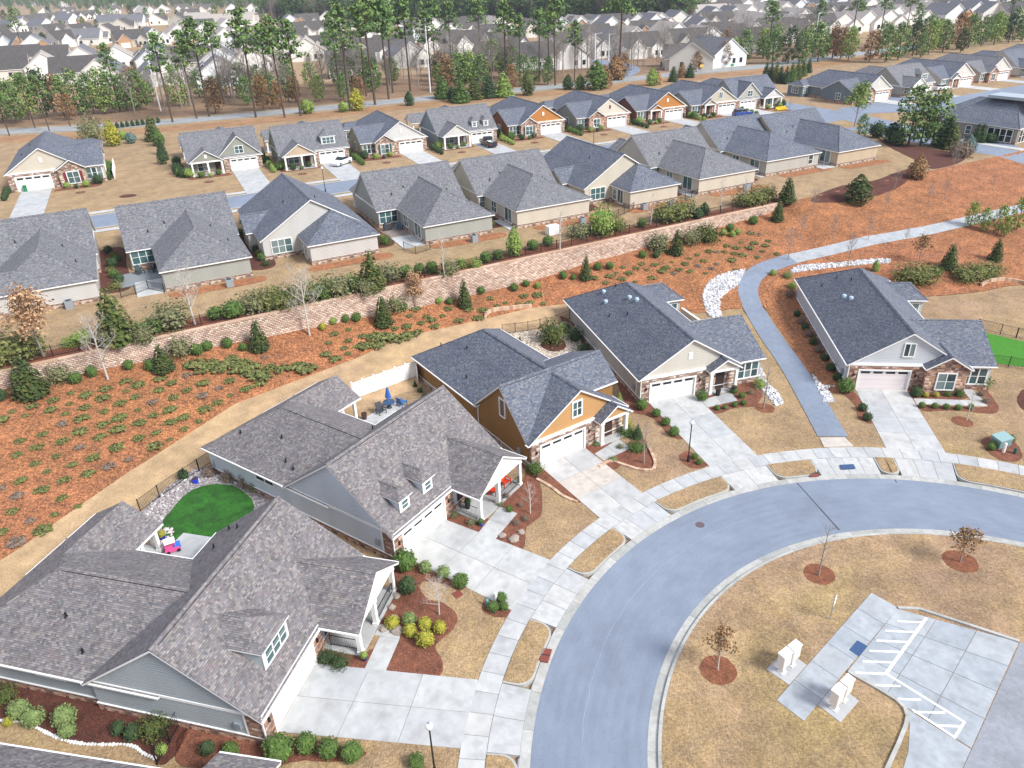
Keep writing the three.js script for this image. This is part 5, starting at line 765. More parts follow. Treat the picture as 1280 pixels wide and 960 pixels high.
put_('garden_shrub', [[519, 483, 0.9, 'cone', 'dark'], [525, 490, 0.6, 'round', 'dark'], [531, 497, 0.5, 'round', 'dark'], [650, 428, 0.9, 'cone', 'dark']], 'slim dark shrub in the mulch under the ochre side wall', 'shrubs under the ochre wall');
// ---- evergreens on the slope and along the wall
put_('cone_evergreen', [[40, 494, 4.75, 'cone', 'ever', 1.30], [206, 463, 3.17, 'cone', 'ever', 1.35], [325, 437, 3.83, 'cone', 'ever', 1.06], [480, 407, 4.09, 'cone', 'ever', 1.01], [581, 383, 3.83, 'cone', 'ever', 0.91], [732, 349, 3.56, 'cone', 'ever', 0.91], [845, 318, 3.96, 'cone', 'ever', 0.96], [971, 276, 3.43, 'cone', 'ever', 1.06], [1185, 336, 3.83, 'cone', 'ever', 1.06], [1243, 326, 3.56, 'cone', 'ever', 0.96], [1094, 339, 1.7, 'egg', 'lime']], 'pointed dark evergreen standing on the pine straw slope', 'pointed evergreens on the straw slope');
put_('cone_evergreen', [[983, 253, 4.2, 'cone', 'ever', 1.2], [1071, 254, 4.6, 'egg', 'ever', 1.5], [1146, 223, 4.0, 'egg', 'rust', 1.4]], 'broad bushy evergreen on the bank past the wall end', 'bushy evergreens on the bank');
put_('cone_evergreen', [[150, 427, 6.2, 'cone', 'cedar', 1.25], [466, 361, 5.2, 'cone', 'cedar', 1.2]], 'tall feathery evergreen behind the retaining wall railing', 'tall evergreens behind the railing');
put_('cone_evergreen', [[643, 319, 4.0, 'egg', 'lime', 0.95], [752, 293, 4.2, 'loose', 'lime', 0.7]], 'bright yellow-green conical tree behind the retaining wall railing', 'bright trees behind the railing');
put_('slope_shrub', [[75, 476, 1.9, 'loose', 'grey'], [187, 448, 1.9, 'loose', 'grey'], [226, 443, 2.3, 'loose', 'grey'], [462, 393, 1.9, 'loose', 'grey'], [493, 388, 2.2, 'loose', 'grey'], [564, 369, 2.0, 'loose', 'grey'], [823, 312, 2.5, 'loose', 'grey', 1.2], [863, 304, 2.2, 'loose', 'grey', 1.1], [884, 300, 2.5, 'loose', 'cedar', 1.1]], 'loose grey-green bush at the foot of the retaining wall', 'grey-green bushes at the wall foot');
put_('slope_shrub', [[96, 478, 1.3], [116, 470, 1.25], [162, 461, 1.15], [190, 462, 1.35], [247, 443, 1.4], [260, 437, 1.2], [285, 434, 1.25], [305, 438, 1.0], [432, 402, 1.0], [446, 401, 1.1], [505, 388, 1.1], [417, 405, 0.9, 'round', 'lime'], [404, 412, 0.9, 'round', 'gold'], [549, 379, 0.9, 'round', 'lime'], [562, 380, 0.9], [601, 367, 1.1], [643, 363, 1.1], [658, 358, 1.0], [672, 360, 0.9, 'round', 'lime'], [704, 348, 1.15], [717, 349, 0.8], [747, 337, 1.15], [762, 336, 1.1], [803, 322, 1.1], [820, 322, 1.1, 'round', 'dark'], [904, 294, 1.0, 'round', 'lime'], [912, 289, 1.3], [915, 296, 1.0, 'round', 'lime'], [922, 293, 1.0, 'round', 'lime'], [941, 280, 1.4], [2, 500, 1.3, 'round', 'dark']], 'small round shrub planted in straw below the retaining wall', 'round shrubs below the wall');
put_('terrace_shrub', [[270, 399, 1.6], [292, 396, 2.0, 'round', 'box', 1.2], [508, 346, 1.6, 'round', 'box', 1.1], [525, 342, 1.5], [540, 341, 1.6], [576, 334, 1.3, 'loose', 'lime'], [594, 334, 1.3, 'loose', 'lime'], [608, 328, 1.6], [623, 324, 1.4], [666, 312, 1.5], [685, 307, 1.5], [802, 284, 1.4], [872, 273, 1.6, 'round', 'dark'], [880, 268, 1.9, 'egg', 'dark', 1.4], [105, 428, 1.5, 'loose', 'lime', 1.4], [88, 432, 1.0, 'loose', 'lime', 1.3], [180, 417, 1.6, 'loose', 'box', 1.5], [196, 414, 1.5, 'loose', 'box', 1.3]], 'green shrub in the bed along the wall top railing', 'green shrubs along the wall railing');
put_('terrace_hedge', [[12, 448, 2.8, 'loose', 'olive', 1.5], [34, 442, 2.2, 'loose', 'olive', 1.4], [216, 407, 2.9, 'loose', 'grey', 1.2], [318, 388, 2.4, 'loose', 'grey', 1.2], [338, 385, 2.5, 'loose', 'olive', 1.2], [358, 381, 2.5, 'loose', 'olive', 1.2], [376, 377, 2.3, 'loose', 'grey', 1.1], [402, 372, 2.3, 'loose', 'box', 1.1], [421, 367, 2.5, 'loose', 'grey', 1.3], [444, 361, 2.0, 'loose', 'box', 1.2], [489, 349, 2.2, 'loose', 'grey', 1.1], [723, 296, 2.2, 'loose', 'grey', 1.2], [742, 291, 1.8, 'loose', 'grey', 1.1], [770, 287, 2.0, 'loose', 'olive', 1.2], [831, 276, 2.8, 'loose', 'olive', 1.2], [847, 273, 2.8, 'loose', 'olive', 1.2], [860, 270, 2.6, 'loose', 'grey', 1.1], [931, 257, 2.5, 'loose', 'olive', 1.2], [944, 254, 2.5, 'loose', 'olive', 1.2], [957, 249, 2.3, 'loose', 'olive', 1.1]], 'loose olive hedge bush in the bed along the wall top railing', 'olive hedge bushes along the wall railing');
put_('bank_bush', [[1137, 350, 2.4, 'loose', 'olive', 1.3], [1153, 352, 2.4, 'loose', 'olive', 1.3], [1168, 345, 1.6, 'loose', 'box'], [1205, 349, 2.2, 'loose', 'olive', 1.3], [1222, 347, 2.2, 'loose', 'olive', 1.3], [1238, 344, 1.8, 'loose', 'olive', 1.3]], 'broad olive bush on the bank behind the light grey house', 'olive bushes behind the light grey house');
// ---- low junipers on the straw slope, each where the photograph shows one
{
  const a3 = [[95, 420], [45, 405], [200, 362], [265, 335], [190, 400], [260, 375], [315, 390], [325, 345], [395, 320], [470, 292], [520, 305], [470, 328], [390, 405], [385, 355], [450, 375], [505, 350], [515, 398], [572, 370], [595, 325], [600, 282], [645, 297], [700, 268], [760, 300], [700, 325], [650, 352], [636, 400], [575, 418], [520, 448], [450, 430], [385, 455], [305, 432], [245, 412], [230, 452], [160, 490], [75, 515], [140, 540], [65, 567], [210, 572], [235, 517], [300, 480], [295, 540], [350, 578], [375, 500], [440, 475], [520, 505], [435, 540], [585, 485], [580, 535], [637, 445], [690, 427], [690, 470], [635, 510], [745, 440], [765, 398], [760, 345], [820, 317], [815, 372], [860, 343], [860, 290], [925, 320], [975, 300], [480, 585], [410, 610], [330, 637], [270, 605], [175, 630], [130, 600], [80, 665], [240, 662], [155, 700], [65, 720], [45, 780], [230, 730], [205, 790], [110, 815], [65, 895], [160, 850], [290, 760], [10, 855], [5, 690], [805, 225], [780, 240], [870, 215], [900, 250], [930, 265], [960, 262], [1010, 238], [990, 200], [5, 440], [120, 385]].map(([x, y]) => [x / 3, 380 + y / 3]);
  const b3 = [[65, 435], [40, 475], [130, 415], [195, 445], [130, 465], [250, 440], [300, 445], [340, 455], [265, 480], [195, 495], [110, 500], [130, 525], [70, 550], [25, 530], [345, 410], [400, 400], [400, 445], [450, 425], [465, 385], [415, 350], [440, 320], [490, 355], [515, 370], [565, 350], [530, 400], [590, 318], [640, 375], [685, 320], [730, 362], [750, 325], [785, 270], [815, 305], [855, 290], [915, 295], [965, 292], [940, 260], [1000, 255], [1030, 295], [320, 450]].map(([x, y]) => [400 + x / 3.694, 300 + y / 3.694]);
  const c3 = [[265, 460], [330, 485], [350, 450], [385, 432], [420, 402], [450, 435], [415, 465], [485, 480], [490, 408], [520, 385], [545, 415], [590, 390], [575, 460], [625, 425], [650, 405], [690, 435], [680, 375], [720, 415], [750, 385], [780, 425], [775, 355], [820, 395], [815, 335], [850, 368], [860, 435], [890, 408], [920, 385], [920, 320], [880, 318], [975, 290], [1000, 365], [1015, 330], [1025, 300], [1060, 338], [1095, 300], [1135, 348], [1165, 318], [1180, 288], [1195, 262], [1240, 332], [1150, 225], [1100, 222], [1120, 275], [1050, 270], [1020, 415], [960, 320]].map(([x, y]) => [680 + x / 4.267, 240 + y / 4.267]);
  const R = rng(3);
  for (const [x, y] of a3) { const t = R() < 0.14 ? 'dry' : 'juniper'; plant('low_juniper', 'juniper', t, gp(x, y), 0.45 + 0.55 * R(), hued('low spreading juniper on the wide straw slope below the white-trunked tree', t, 'juniper'), 'junipers on the wide straw slope', 1); }
  for (const [x, y] of [[520, 455], [560, 460], [590, 470], [615, 480], [640, 485], [600, 455], [575, 445], [655, 490], [700, 470], [740, 465], [760, 470], [545, 470], [625, 465], [480, 460], [505, 470]]) plant('low_juniper', 'juniper', 'juniper', gp(x / 1.984, 225 + y / 1.984), 1.0 + 0.4 * R(), 'broad juniper patch in the densest planting of the straw slope', 'broad juniper patches', 1.1);
  for (const [x, y] of [[930, 390], [960, 392], [985, 395], [900, 412], [940, 410], [1010, 388]]) plant('low_juniper', 'juniper', 'juniper', gp(x / 1.984, 225 + y / 1.984), 1.0 + 0.3 * R(), 'broad juniper patch beside the swale behind the white fence', 'broad juniper patches behind the fence', 1.2);
  for (const [x, y] of b3) plant('low_juniper', 'juniper', 'juniper', gp(x, y), 0.45 + 0.5 * R(), 'low spreading juniper between the retaining wall and the ochre house', 'junipers behind the ochre house', 1.05);
  for (const [x, y] of c3) { const t = R() < 0.2 ? 'dry' : 'juniper'; plant('low_juniper', 'juniper', t, gp(x, y), 0.4 + 0.45 * R(), hued('low spreading juniper on the slope near the white rock swale', t, 'juniper'), 'junipers near the rock swale', 1.05); }
}
// ---- single trees
const BARE = 'slender leafless tree with pale trunk';
tree('bare', gp(135, 474), 7.4, 'leafless white-trunked tree growing at the foot of the retaining wall', null, 2); tree('bare', gt(244, 406), 7.2, 'leafless pale tree inside the railing beside the slate patio house', null, 2); tree('bare', gp(387, 419), 8.4, 'tall leafless tree in front of the wall below the tall back gable', null, 2);
tree('leafbrown', gt(55, 446), 7.4, 'tree with orange-brown dead leaves behind the wall railing', null, 1, 1.05); tree('leafbrown', gp(520, 386), 4.6, 'small tree with thin brown leaves against the block wall', null, 1, 0.9);
for (const [x, y, h] of [[556, 346, 6], [700, 313, 6.4], [813, 281, 5], [900, 262, 5], [928, 258, 5]]) tree('young', gt(x, y), h, BARE + ' by the wall top railing', 'leafless trees along the railing', 2);
tree('bare', gp(549, 768), 3.6, 'leafless crape myrtle with fine twigs in the grey house bed', null, 2, 1.15); tree('young', gp(663, 642), 3.4, 'staked sapling with a few leaves beside the red-chair porch', null, 2, 1.2); tree('young', gp(805, 579), 4.6, 'thin leafless sapling in the rock edged bed of the ochre house', null, 1, 1.1);
tree('young', gp(954, 511), 5.4, 'leafless young street tree in a mulch ring near the rock drain', null, 1); tree('young', gp(1208, 526), 3.6, 'leafless sapling in a round mulch ring before the stone bay', null, 2); tree('young', gp(1023, 720), 5.2, 'leafless young tree in a mulch ring on the island lawn', null, 1, 0.8);
tree('rust', gp(897, 838), 3.7, 'young oak with rusty leaves beside the mailbox units', null, 2, 0.9); tree('rust', gp(1200, 703), 3.3, 'young bushy oak with rusty leaves near the parking bay kerb', null, 1, 1.25);
for (const [x, y, h] of [[1000, 300, 4], [1015, 270, 4.4], [1040, 300, 3.8], [1060, 330, 4.5], [1085, 300, 3.6], [1105, 268, 3.6], [1130, 310, 3.4], [1160, 255, 3.5], [1180, 250, 3.5], [1240, 238, 3], [985, 325, 5], [1118, 236, 3.4], [1190, 215, 4.2]]) tree('bare', gp(x, y), h, 'small leafless shrubby tree on the bare straw bank', 'leafless trees on the straw bank', 1, 0.8);
tree('rust', gp(1148, 330), 4.2, 'open russet tree above the olive bushes on the bank', null, 1, 1.1);
for (const [x, y, h] of [[1212, 284, 4.2], [1228, 289, 3.8], [1247, 292, 4.6], [1270, 288, 5.4], [1255, 296, 3.4]]) tree('lightcedar', gp(x, y), h, 'young yellow-green pine on the bank beside the concrete path', 'young pines beside the concrete path', 0, 0.85);
// trees about the clubhouse and the terrace houses
for (const [x, y, h, k] of [[1068, 158, 9, 'broad'], [1076, 172, 5, 'cedar']]) tree(k, gt(x, y), h, 'light green tree at the street corner behind the tan house', 'trees at the street corner', 1, 1);
for (const [x, y, h] of [[1135, 182, 12], [1150, 182, 10], [1165, 182, 11]]) tree('cedar', gt(x, y), h, 'full green pine in the group beside the clubhouse', 'pines beside the clubhouse', 0, 0.95);
put_('clubhouse_shrub', [[1181, 184, 6.5, 'cone', 'dark', 1.3], [1188, 186, 5, 'cone', 'cedar', 1.4], [1219, 178, 4, 'cone', 'dark'], [1226, 178, 4, 'cone', 'dark'], [1096, 172, 3.4, 'round', 'dark'], [1114, 178, 4, 'egg', 'dark', 1.4], [1121, 182, 3, 'round', 'dark'], [1209, 192, 3.6, 'egg', 'blue', 1.3], [1200, 196, 3, 'loose', 'dry'], [1238, 178, 2, 'round', 'dark', 1.2]], 'dark evergreen shrub beside the clubhouse drive', 'shrubs beside the clubhouse drive', gt);
put_('hedge_cedar', [[957, 99, 5.5, 'cone', 'dark'], [963, 101, 5.5, 'cone', 'dark'], [969, 102, 6, 'cone', 'cedar'], [975, 104, 5.5, 'cone', 'dark'], [982, 105, 5.5, 'cone', 'dark'], [989, 103, 6, 'cone', 'box'], [996, 99, 6, 'cone', 'cedar'], [1003, 95, 5.5, 'cone', 'box'], [1010, 91, 5, 'cone', 'dark']], 'columnar evergreen in the screen along the side street verge', 'evergreen screen along the side street', gt);
put_('hedge_cedar', [[1013, 111, 4, 'cone', 'dark'], [1018, 112, 4, 'cone', 'dark'], [1023, 113, 4, 'cone', 'dark'], [1028, 115, 4, 'cone', 'dark'], [1034, 116, 4, 'cone', 'dark'], [1040, 117, 4, 'cone', 'dark'], [1046, 118, 3.6, 'cone', 'dark'], [1052, 120, 3.4, 'cone', 'dark']], 'tall dark hedge shrub against the blue-grey house side', 'hedge of the blue-grey house', gt);
put_('border_conifer', [[143, 182, 6, 'egg', 'gold', 1.1], [117, 176, 6, 'loose', 'grey', 0.8], [155, 174, 2.2, 'round', 'lime'], [165, 179, 2.6, 'round', 'blue'], [193, 176, 6, 'cone', 'cedar', 1.3], [199, 182, 4, 'egg', 'box', 1.2], [203, 193, 4, 'cone', 'dark'], [207, 200, 3, 'cone', 'dark'], [204, 205, 3, 'egg', 'dark'], [222, 218, 2.4, 'egg', 'dark'], [229, 222, 2.2, 'egg', 'dark']], 'mixed conifer in the mulch bank beside the open terrace lawn', 'conifers beside the open lawn', gt);
put_('verge_conifer', [[447, 138, 6, 'egg', 'gold', 1.2], [554, 123, 7, 'cone', 'box', 1.5], [566, 126, 4, 'egg', 'dark', 1.3], [576, 128, 7, 'cone', 'box', 1.6], [594, 124, 6.5, 'cone', 'cedar', 1.6], [611, 122, 7, 'cone', 'dark', 1.5], [629, 121, 7.5, 'cone', 'lime', 1.5], [660, 119, 7, 'egg', 'cedar'], [745, 112, 8.5, 'egg', 'box', 1.3], [755, 110, 6.5, 'egg', 'rust', 1.3], [710, 112, 4.5, 'egg', 'dark', 1.3], [725, 112, 4.5, 'egg', 'box', 1.3], [815, 107, 5.5, 'egg', 'lime', 1.2], [822, 106, 4, 'egg', 'brown', 1.2], [841, 102, 5, 'cone', 'dark', 1.2], [852, 97, 5, 'cone', 'rust', 1.2], [862, 97, 5, 'cone', 'dark', 1.2], [512, 132, 4, 'egg', 'dark', 1.2], [385, 142, 4, 'round', 'lime'], [430, 140, 3, 'round', 'lime'], [770, 100, 8, 'egg', 'rust', 1.2]], 'verge conifer between the back road and the street-facing roofs', 'conifers on the back road verge', gt);
for (let i = 0; i < 9; i++) plant('verge_shrub', 'egg', 'dark', gt(147 + i * 6.4, 160 - i * 0.8), 1.6, 'small dark shrub in the row beside the back road', 'shrub row beside the back road', 1.2);
{ // foundation planting of the street-facing houses
  CROW.forEach((O, k) => { for (const [x, z, h] of [[-4.6, 0.6, 1.2], [-4.7, 2.4, 1.0], [-4.6, 4.2, 1.0], [-4.6, 6, 0.9], [5.2, 1.9, 1.0], [8.4, 2.6, 1.1], [10.4, 1.2, 1.6], [6.8, 3.0, 0.7]]) { const f = k === 0 || k === 9 ? 1 : -1; plant('foundation_shrub', 'round', ['box', 'dark', 'lime'][(k + Math.round(x + 9)) % 3], loc(O, YC, x * f, z, TERRACE), h * 1.2, 'small rounded shrub planted before a street-facing terrace house', 'foundation shrubs of the terrace street'); } });
}

{ // narrow planted strips between the terrace houses
  BROW.forEach((O, k) => { const q = [[-3.7, -1], [-3.7, -20], [-6.3, -20], [-6.6, -10], [-6.2, -1]].map(([x, z]) => loc(O, YB + Math.PI, x, z, TERRACE)); ground('mulch_bed', sheetGeo(q, 0.025), mulchDark); for (let i = 0; i < 8; i++) plant('side_shrub', i % 3 ? 'round' : 'loose', ['dark', 'box', 'olive'][(i + k) % 3], loc(O, YB + Math.PI, -4.6 - 1.2 * hash(i, k, 2), -19 + i * 2.3, TERRACE), 0.8 + 0.7 * hash(i, k, 3), 'dark shrub in the mulch strip between two terrace houses', 'shrubs between the terrace houses'); });
  CROW.forEach((O, k) => { const f = k === 0 || k === 9 ? 1 : -1; for (let i = 0; i < 6; i++) plant('side_shrub', i % 2 ? 'round' : 'egg', ['dark', 'box'][(i + k) % 2], loc(O, YC, f * (11.5 + hash(i, k, 4)), -1 - i * 2.2, TERRACE), 1.0 + 1.2 * hash(i, k, 5), 'dark shrub beside the end wall of a street-facing house', 'shrubs beside the street-facing end walls'); });
}
// ---------------------------------------------------------------- belt of pines along the back road and the far woods
{
  const tall = [[12, 170, 15], [18, 172, 14], [44, 160, 15], [62, 164, 15], [88, 158, 14], [182, 134, 25], [216, 153, 24], [246, 148, 24], [262, 146, 27], [303, 147, 22], [320, 147, 29], [356, 147, 27], [376, 145, 26], [412, 143, 27], [437, 136, 29], [458, 120, 28], [469, 131, 33], [486, 124, 30], [491, 116, 30], [513, 114, 30], [545, 88, 30], [632, 104, 27], [674, 103, 24], [694, 107, 30], [686, 92, 22], [773, 100, 33], [718, 103, 20], [960, 76, 22], [1064, 52, 24], [1098, 52, 24], [1131, 48, 22], [1257, 46, 24], [340, 132, 24], [395, 128, 24], [425, 122, 26], [540, 108, 25], [280, 130, 25], [232, 136, 24], [150, 138, 20], [650, 98, 22], [30, 66, 26], [45, 92, 24], [565, 88, 26], [600, 84, 26], [1140, 62, 18], [1020, 60, 20]];
  for (const [x, y, h] of tall.filter(([x], i) => x > 450 || i % 4 !== 1)) tree('pine', gt(x, y), h * 0.93, 'tall slender pine with high tufted crown ' + (x < 170 ? 'beside the beige house with red shutters' : x < 450 ? 'behind the triple dormer house' : x < 800 ? 'between the twin dormer house and estate junction' : 'above the houses beyond the side street'), 'tall pines along the back road', 3, 0.95, 'pine_tree');
  const full = [[5, 152, 13], [22, 154, 12], [38, 150, 13], [60, 147, 14], [80, 145, 12], [100, 144, 13], [118, 143, 12], [132, 142, 13], [146, 141, 12], [160, 139, 11], [560, 114, 11], [574, 113, 12], [588, 112, 12], [602, 112, 11], [310, 132, 9], [340, 128, 9], [370, 128, 8], [400, 127, 8], [430, 125, 8], [655, 108, 10], [668, 106, 9], [685, 106, 9], [780, 96, 8], [965, 80, 12], [985, 80, 13], [1002, 79, 12], [1022, 77, 14], [1060, 76, 12], [1086, 78, 11], [1106, 78, 13], [1122, 75, 13], [1140, 70, 13], [1160, 68, 13], [1178, 65, 12], [1195, 62, 14], [1210, 60, 13], [1226, 58, 12], [1242, 56, 13], [1260, 54, 12], [1277, 52, 12], [1050, 74, 12], [930, 78, 12], [915, 82, 10], [890, 80, 8], [1150, 72, 9], [1200, 66, 9]];
  const say = { cedar: '', browncedar: 'russet ', lightcedar: 'yellow-green ', darkcedar: 'dark ' };
  full.forEach(([x, y, h], i) => { const k = i % 6 === 4 ? 'browncedar' : i % 5 === 2 ? 'lightcedar' : i % 7 === 3 ? 'darkcedar' : 'cedar', by = x < 170 ? 'beside the beige house with red shutters' : x < 500 ? 'opposite the triple dormer house' : x < 800 ? 'near the white pole and estate junction' : 'above the blue-grey hedge house'; tree(k, gt(x, y), h, `full ${say[k]}young pine on the back road verge ${by}`, 'young pines on the back road verge', 0, 0.95, 'young_pine'); });
  const extraFull = []; const RR = rng(61); for (let i = 0; i < 60; i++) { const x = i < 34 ? 170 + RR() * 520 : 880 + RR() * 400, y = interp([[0, 158], [330, 134], [620, 107], [760, 96], [900, 86], [1100, 72], [1280, 54]], x) - RR() * 14 - 6; extraFull.push([x, y, 6 + 6 * RR()]); }
  extraFull.forEach(([x, y, h], i) => tree(i % 4 === 1 ? 'lightcedar' : i % 9 === 4 ? 'browncedar' : 'cedar', gt(x, y), h, `small bushy ${i % 4 === 1 ? 'yellow-green ' : i % 9 === 4 ? 'russet ' : ''}pine in the thicket beyond the back road`, 'small pines of the thicket', 0, 1.1, 'thicket_pine'));
  [[8, 30, 14], [25, 27, 14], [45, 26, 14], [62, 22, 13], [125, 26, 14], [140, 26, 15], [165, 24, 14], [185, 29, 14], [205, 29, 13], [225, 32, 13], [100, 12, 13], [150, 12, 13], [58, 62, 10], [80, 44, 11], [106, 38, 11], [122, 36, 8], [270, 24, 14], [300, 22, 14], [690, 60, 9], [960, 25, 13], [1075, 34, 13]].forEach(([x, y, h], i) => tree(i % 3 ? 'cedar' : 'darkcedar', gt(x, y), h, 'dark conifer among the roofs of the far estate', 'conifers of the far estate', 0, 0.9, 'estate_conifer'));
  const R = rng(41);
  for (let i = 0; i < 150; i++) { const x = R() * 900 + 150, y = interp([[0, 158], [330, 134], [620, 107], [760, 96], [900, 84], [1100, 62]], x) - R() * 14 - 4; tree('bare', gt(x, y), 8 + 9 * R(), 'leafless grey tree in the thicket beyond the back road', 'leafless trees beyond the back road', 1, 0.9, 'thicket_tree'); }
  [[1040, 73, 12], [905, 84, 9], [870, 90, 7], [450, 128, 8], [330, 138, 10], [270, 142, 10], [88, 150, 8], [640, 112, 8], [350, 136, 8]].forEach(([x, y, h]) => tree('browncedar', gt(x, y), h, 'russet-leaved tree among the pines of the back road', 'russet trees of the back road', 0, 1, 'russet_tree'));
  // woods at the horizon: one mass
  const dummy = new THREE.Object3D();
  const pts = []; for (let i = 0; i < 2600; i++) { const p = gt(335 + R() * 530, 7 + 19 * R()); pts.push([p, 17 + 8 * R()]); } for (let i = 0; i < 900; i++) { const p = gt(-60 + R() * 400, 2 + 10 * R()); pts.push([p, 12 + 6 * R()]); } for (let i = 0; i < 4200; i++) { const x = -200 + R() * 1700, mid = x > 300 && x < 880, y = mid ? -12 + R() * R() * 36 : -14 + R() * 10; const p = gt(x, Math.max(-14, y)); if (p.z > -230 || Math.hypot(p.x, p.z) > 2600) continue; pts.push([p, (mid ? 17 : 15) + 8 * R()]); }
  for (const [kind, share, mat] of [['pine', [0, 0.55], 0], ['cedar', [0.55, 0.8], 0], ['bare', [0.8, 1], 1]]) {
    const sub = pts.filter((_, i) => { const h = hash(i, 1, 1); return h >= share[0] && h < share[1]; }), pr = treeProto(kind, 1);
    for (const part of ['trunk', 'crown']) { const im = new THREE.InstancedMesh(pr[part], part === 'crown' && pr.crown.attributes.color ? leafMat : barkMat[mat ? 1 : 3], sub.length); sub.forEach(([p, h], i) => { dummy.position.copy(p); dummy.rotation.y = i * 2.1; const w = kind === 'pine' ? 1.25 : 1; dummy.scale.set(h * w, h, h * w); dummy.updateMatrix(); im.setMatrixAt(i, dummy.matrix); }); im.name = `far_woods_${kind}_${part}`; im.userData.kind = 'stuff'; shade(im); scene.add(im); }
  }
}
// ---------------------------------------------------------------- beds, turf, gravel
const z1_ = (x, y) => [x / 2.4, 560 + y / 2.4], z2_ = (x, y) => [300 + x / 2.4, 560 + y / 2.4], z4_ = (x, y) => [500 + x / 2.783, 340 + y / 2.783], z5_ = (x, y) => [860 + x / 3, 300 + y / 3], z6_ = (x, y) => [800 + x / 2.667, 620 + y / 2.667], z8_ = (x, y) => [x / 5.333, 780 + y / 5.333], z9_ = (x, y) => [680 + x / 4.267, 240 + y / 4.267];
const bed = (f, pts, m = mulch, off = 0.022) => sheet('mulch_bed', pts.map(([x, y]) => f(x, y)), off, m);
bed(z2_, [[405, 556], [430, 500], [462, 430], [470, 345], [518, 335], [548, 362], [600, 380], [688, 404], [655, 430], [640, 418], [585, 405], [548, 402], [540, 418], [560, 450], [615, 468], [650, 500], [640, 545], [588, 595], [606, 640], [600, 684], [438, 666], [474, 578]]);
bed(z2_, [[224, 646], [232, 580], [350, 622], [402, 605], [382, 660]]); bed(z2_, [[725, 475], [755, 438], [826, 464], [800, 508], [740, 498]]);
bed(z2_, [[615, 212], [628, 180], [750, 218], [722, 252]]); bed(z2_, [[766, 270], [812, 212], [770, 185], [848, 95], [865, 30], [905, 130], [900, 205], [860, 240], [850, 302], [800, 285]]);
bed(z4_, [[428, 655], [460, 660], [540, 720], [628, 802], [575, 780], [495, 732], [445, 705]]);
bed(z4_, [[636, 605], [668, 588], [748, 598], [682, 640]]); bed(z4_, [[705, 662], [800, 590], [820, 545], [862, 600], [888, 650], [886, 690], [840, 688], [778, 668], [745, 688]]);
bed(z4_, [[765, 440], [800, 470], [838, 445], [875, 452], [950, 535], [985, 582], [945, 575], [880, 510], [815, 490], [770, 480]]); bed(z4_, [[1020, 425], [1050, 415], [1105, 432], [1065, 446]]); bed(z4_, [[1075, 476], [1150, 448], [1162, 400], [1245, 380], [1262, 420], [1230, 468], [1170, 472], [1098, 494]]);
bed(z4_, [[970, 640], [1000, 622], [1050, 655], [1072, 672], [1020, 684], [985, 665]]);
bed(z5_, [[520, 560], [590, 540], [640, 590], [690, 688], [640, 670], [625, 620], [580, 580]]); bed(z5_, [[815, 562], [850, 550], [1040, 562], [1045, 594], [830, 590]]); bed(z5_, [[858, 620], [1115, 625], [1122, 595], [1045, 530], [1100, 500], [1120, 560], [1165, 630], [1150, 650], [1000, 640], [880, 640]]);
bed(z5_, [[1100, 760], [1130, 735], [1210, 748], [1248, 790], [1240, 828], [1170, 825]]); bed(z5_, [[1235, 590], [1262, 560], [1300, 600], [1290, 660], [1245, 625]], mulchDark);
bed(z8_, [[-60, 380], [320, 455], [800, 560], [1245, 655], [1185, 850], [1095, 940], [1000, 885], [950, 858], [900, 820], [830, 805], [700, 805], [550, 800], [430, 775], [330, 735], [250, 695], [150, 655], [-60, 645]], mulchDark);
bed(z1_, [[552, 845], [790, 890], [815, 935], [860, 872], [1060, 905], [1100, 915], [1070, 938], [900, 940], [850, 950], [720, 955], [530, 945]]);
for (const [x, y, r] of [[956, 510, 0.95], [1203, 527, 0.95], [897.5, 838, 1.15], [1024, 718, 1.1], [1200.5, 702, 1.2]]) ground('mulch_ring', sheetGeo(disc(gp(x, y), r), x > 890 && y > 600 ? 0.045 : 0.022), std({ map: tiled(mulchMap, 3), color: new THREE.Color(1.1, 1.1, 0.95), roughness: 1 }));
sheet('pine_straw_bed', [[957, 338], [990, 346], [1062, 476], [1046, 492], [1016, 485], [990, 436], [962, 394], [948, 360]], 0.03, straw, {}); sheet('pine_straw_bed', [[700, 395], [714, 402], [790, 480], [806, 508], [790, 512], [765, 470]], 0.02, mulch); sheet('pine_straw_bed', [[470, 640], [495, 690], [480, 690], [415, 662], [330, 628], [262, 590], [268, 578], [340, 615]], 0.02, mulchDark);
sheet('mulch_bank', [[1014, 252], [1050, 233], [1092, 226], [1120, 216], [1143, 210], [1130, 230], [1092, 246], [1050, 253]], 0.05, mulchDark); sheet('mulch_bank', [[1098, 173], [1132, 181], [1175, 188], [1202, 193], [1204, 201], [1165, 211], [1140, 198], [1112, 184]], 0.04, mulchDark, { at: (x, y) => gt(x, y) });
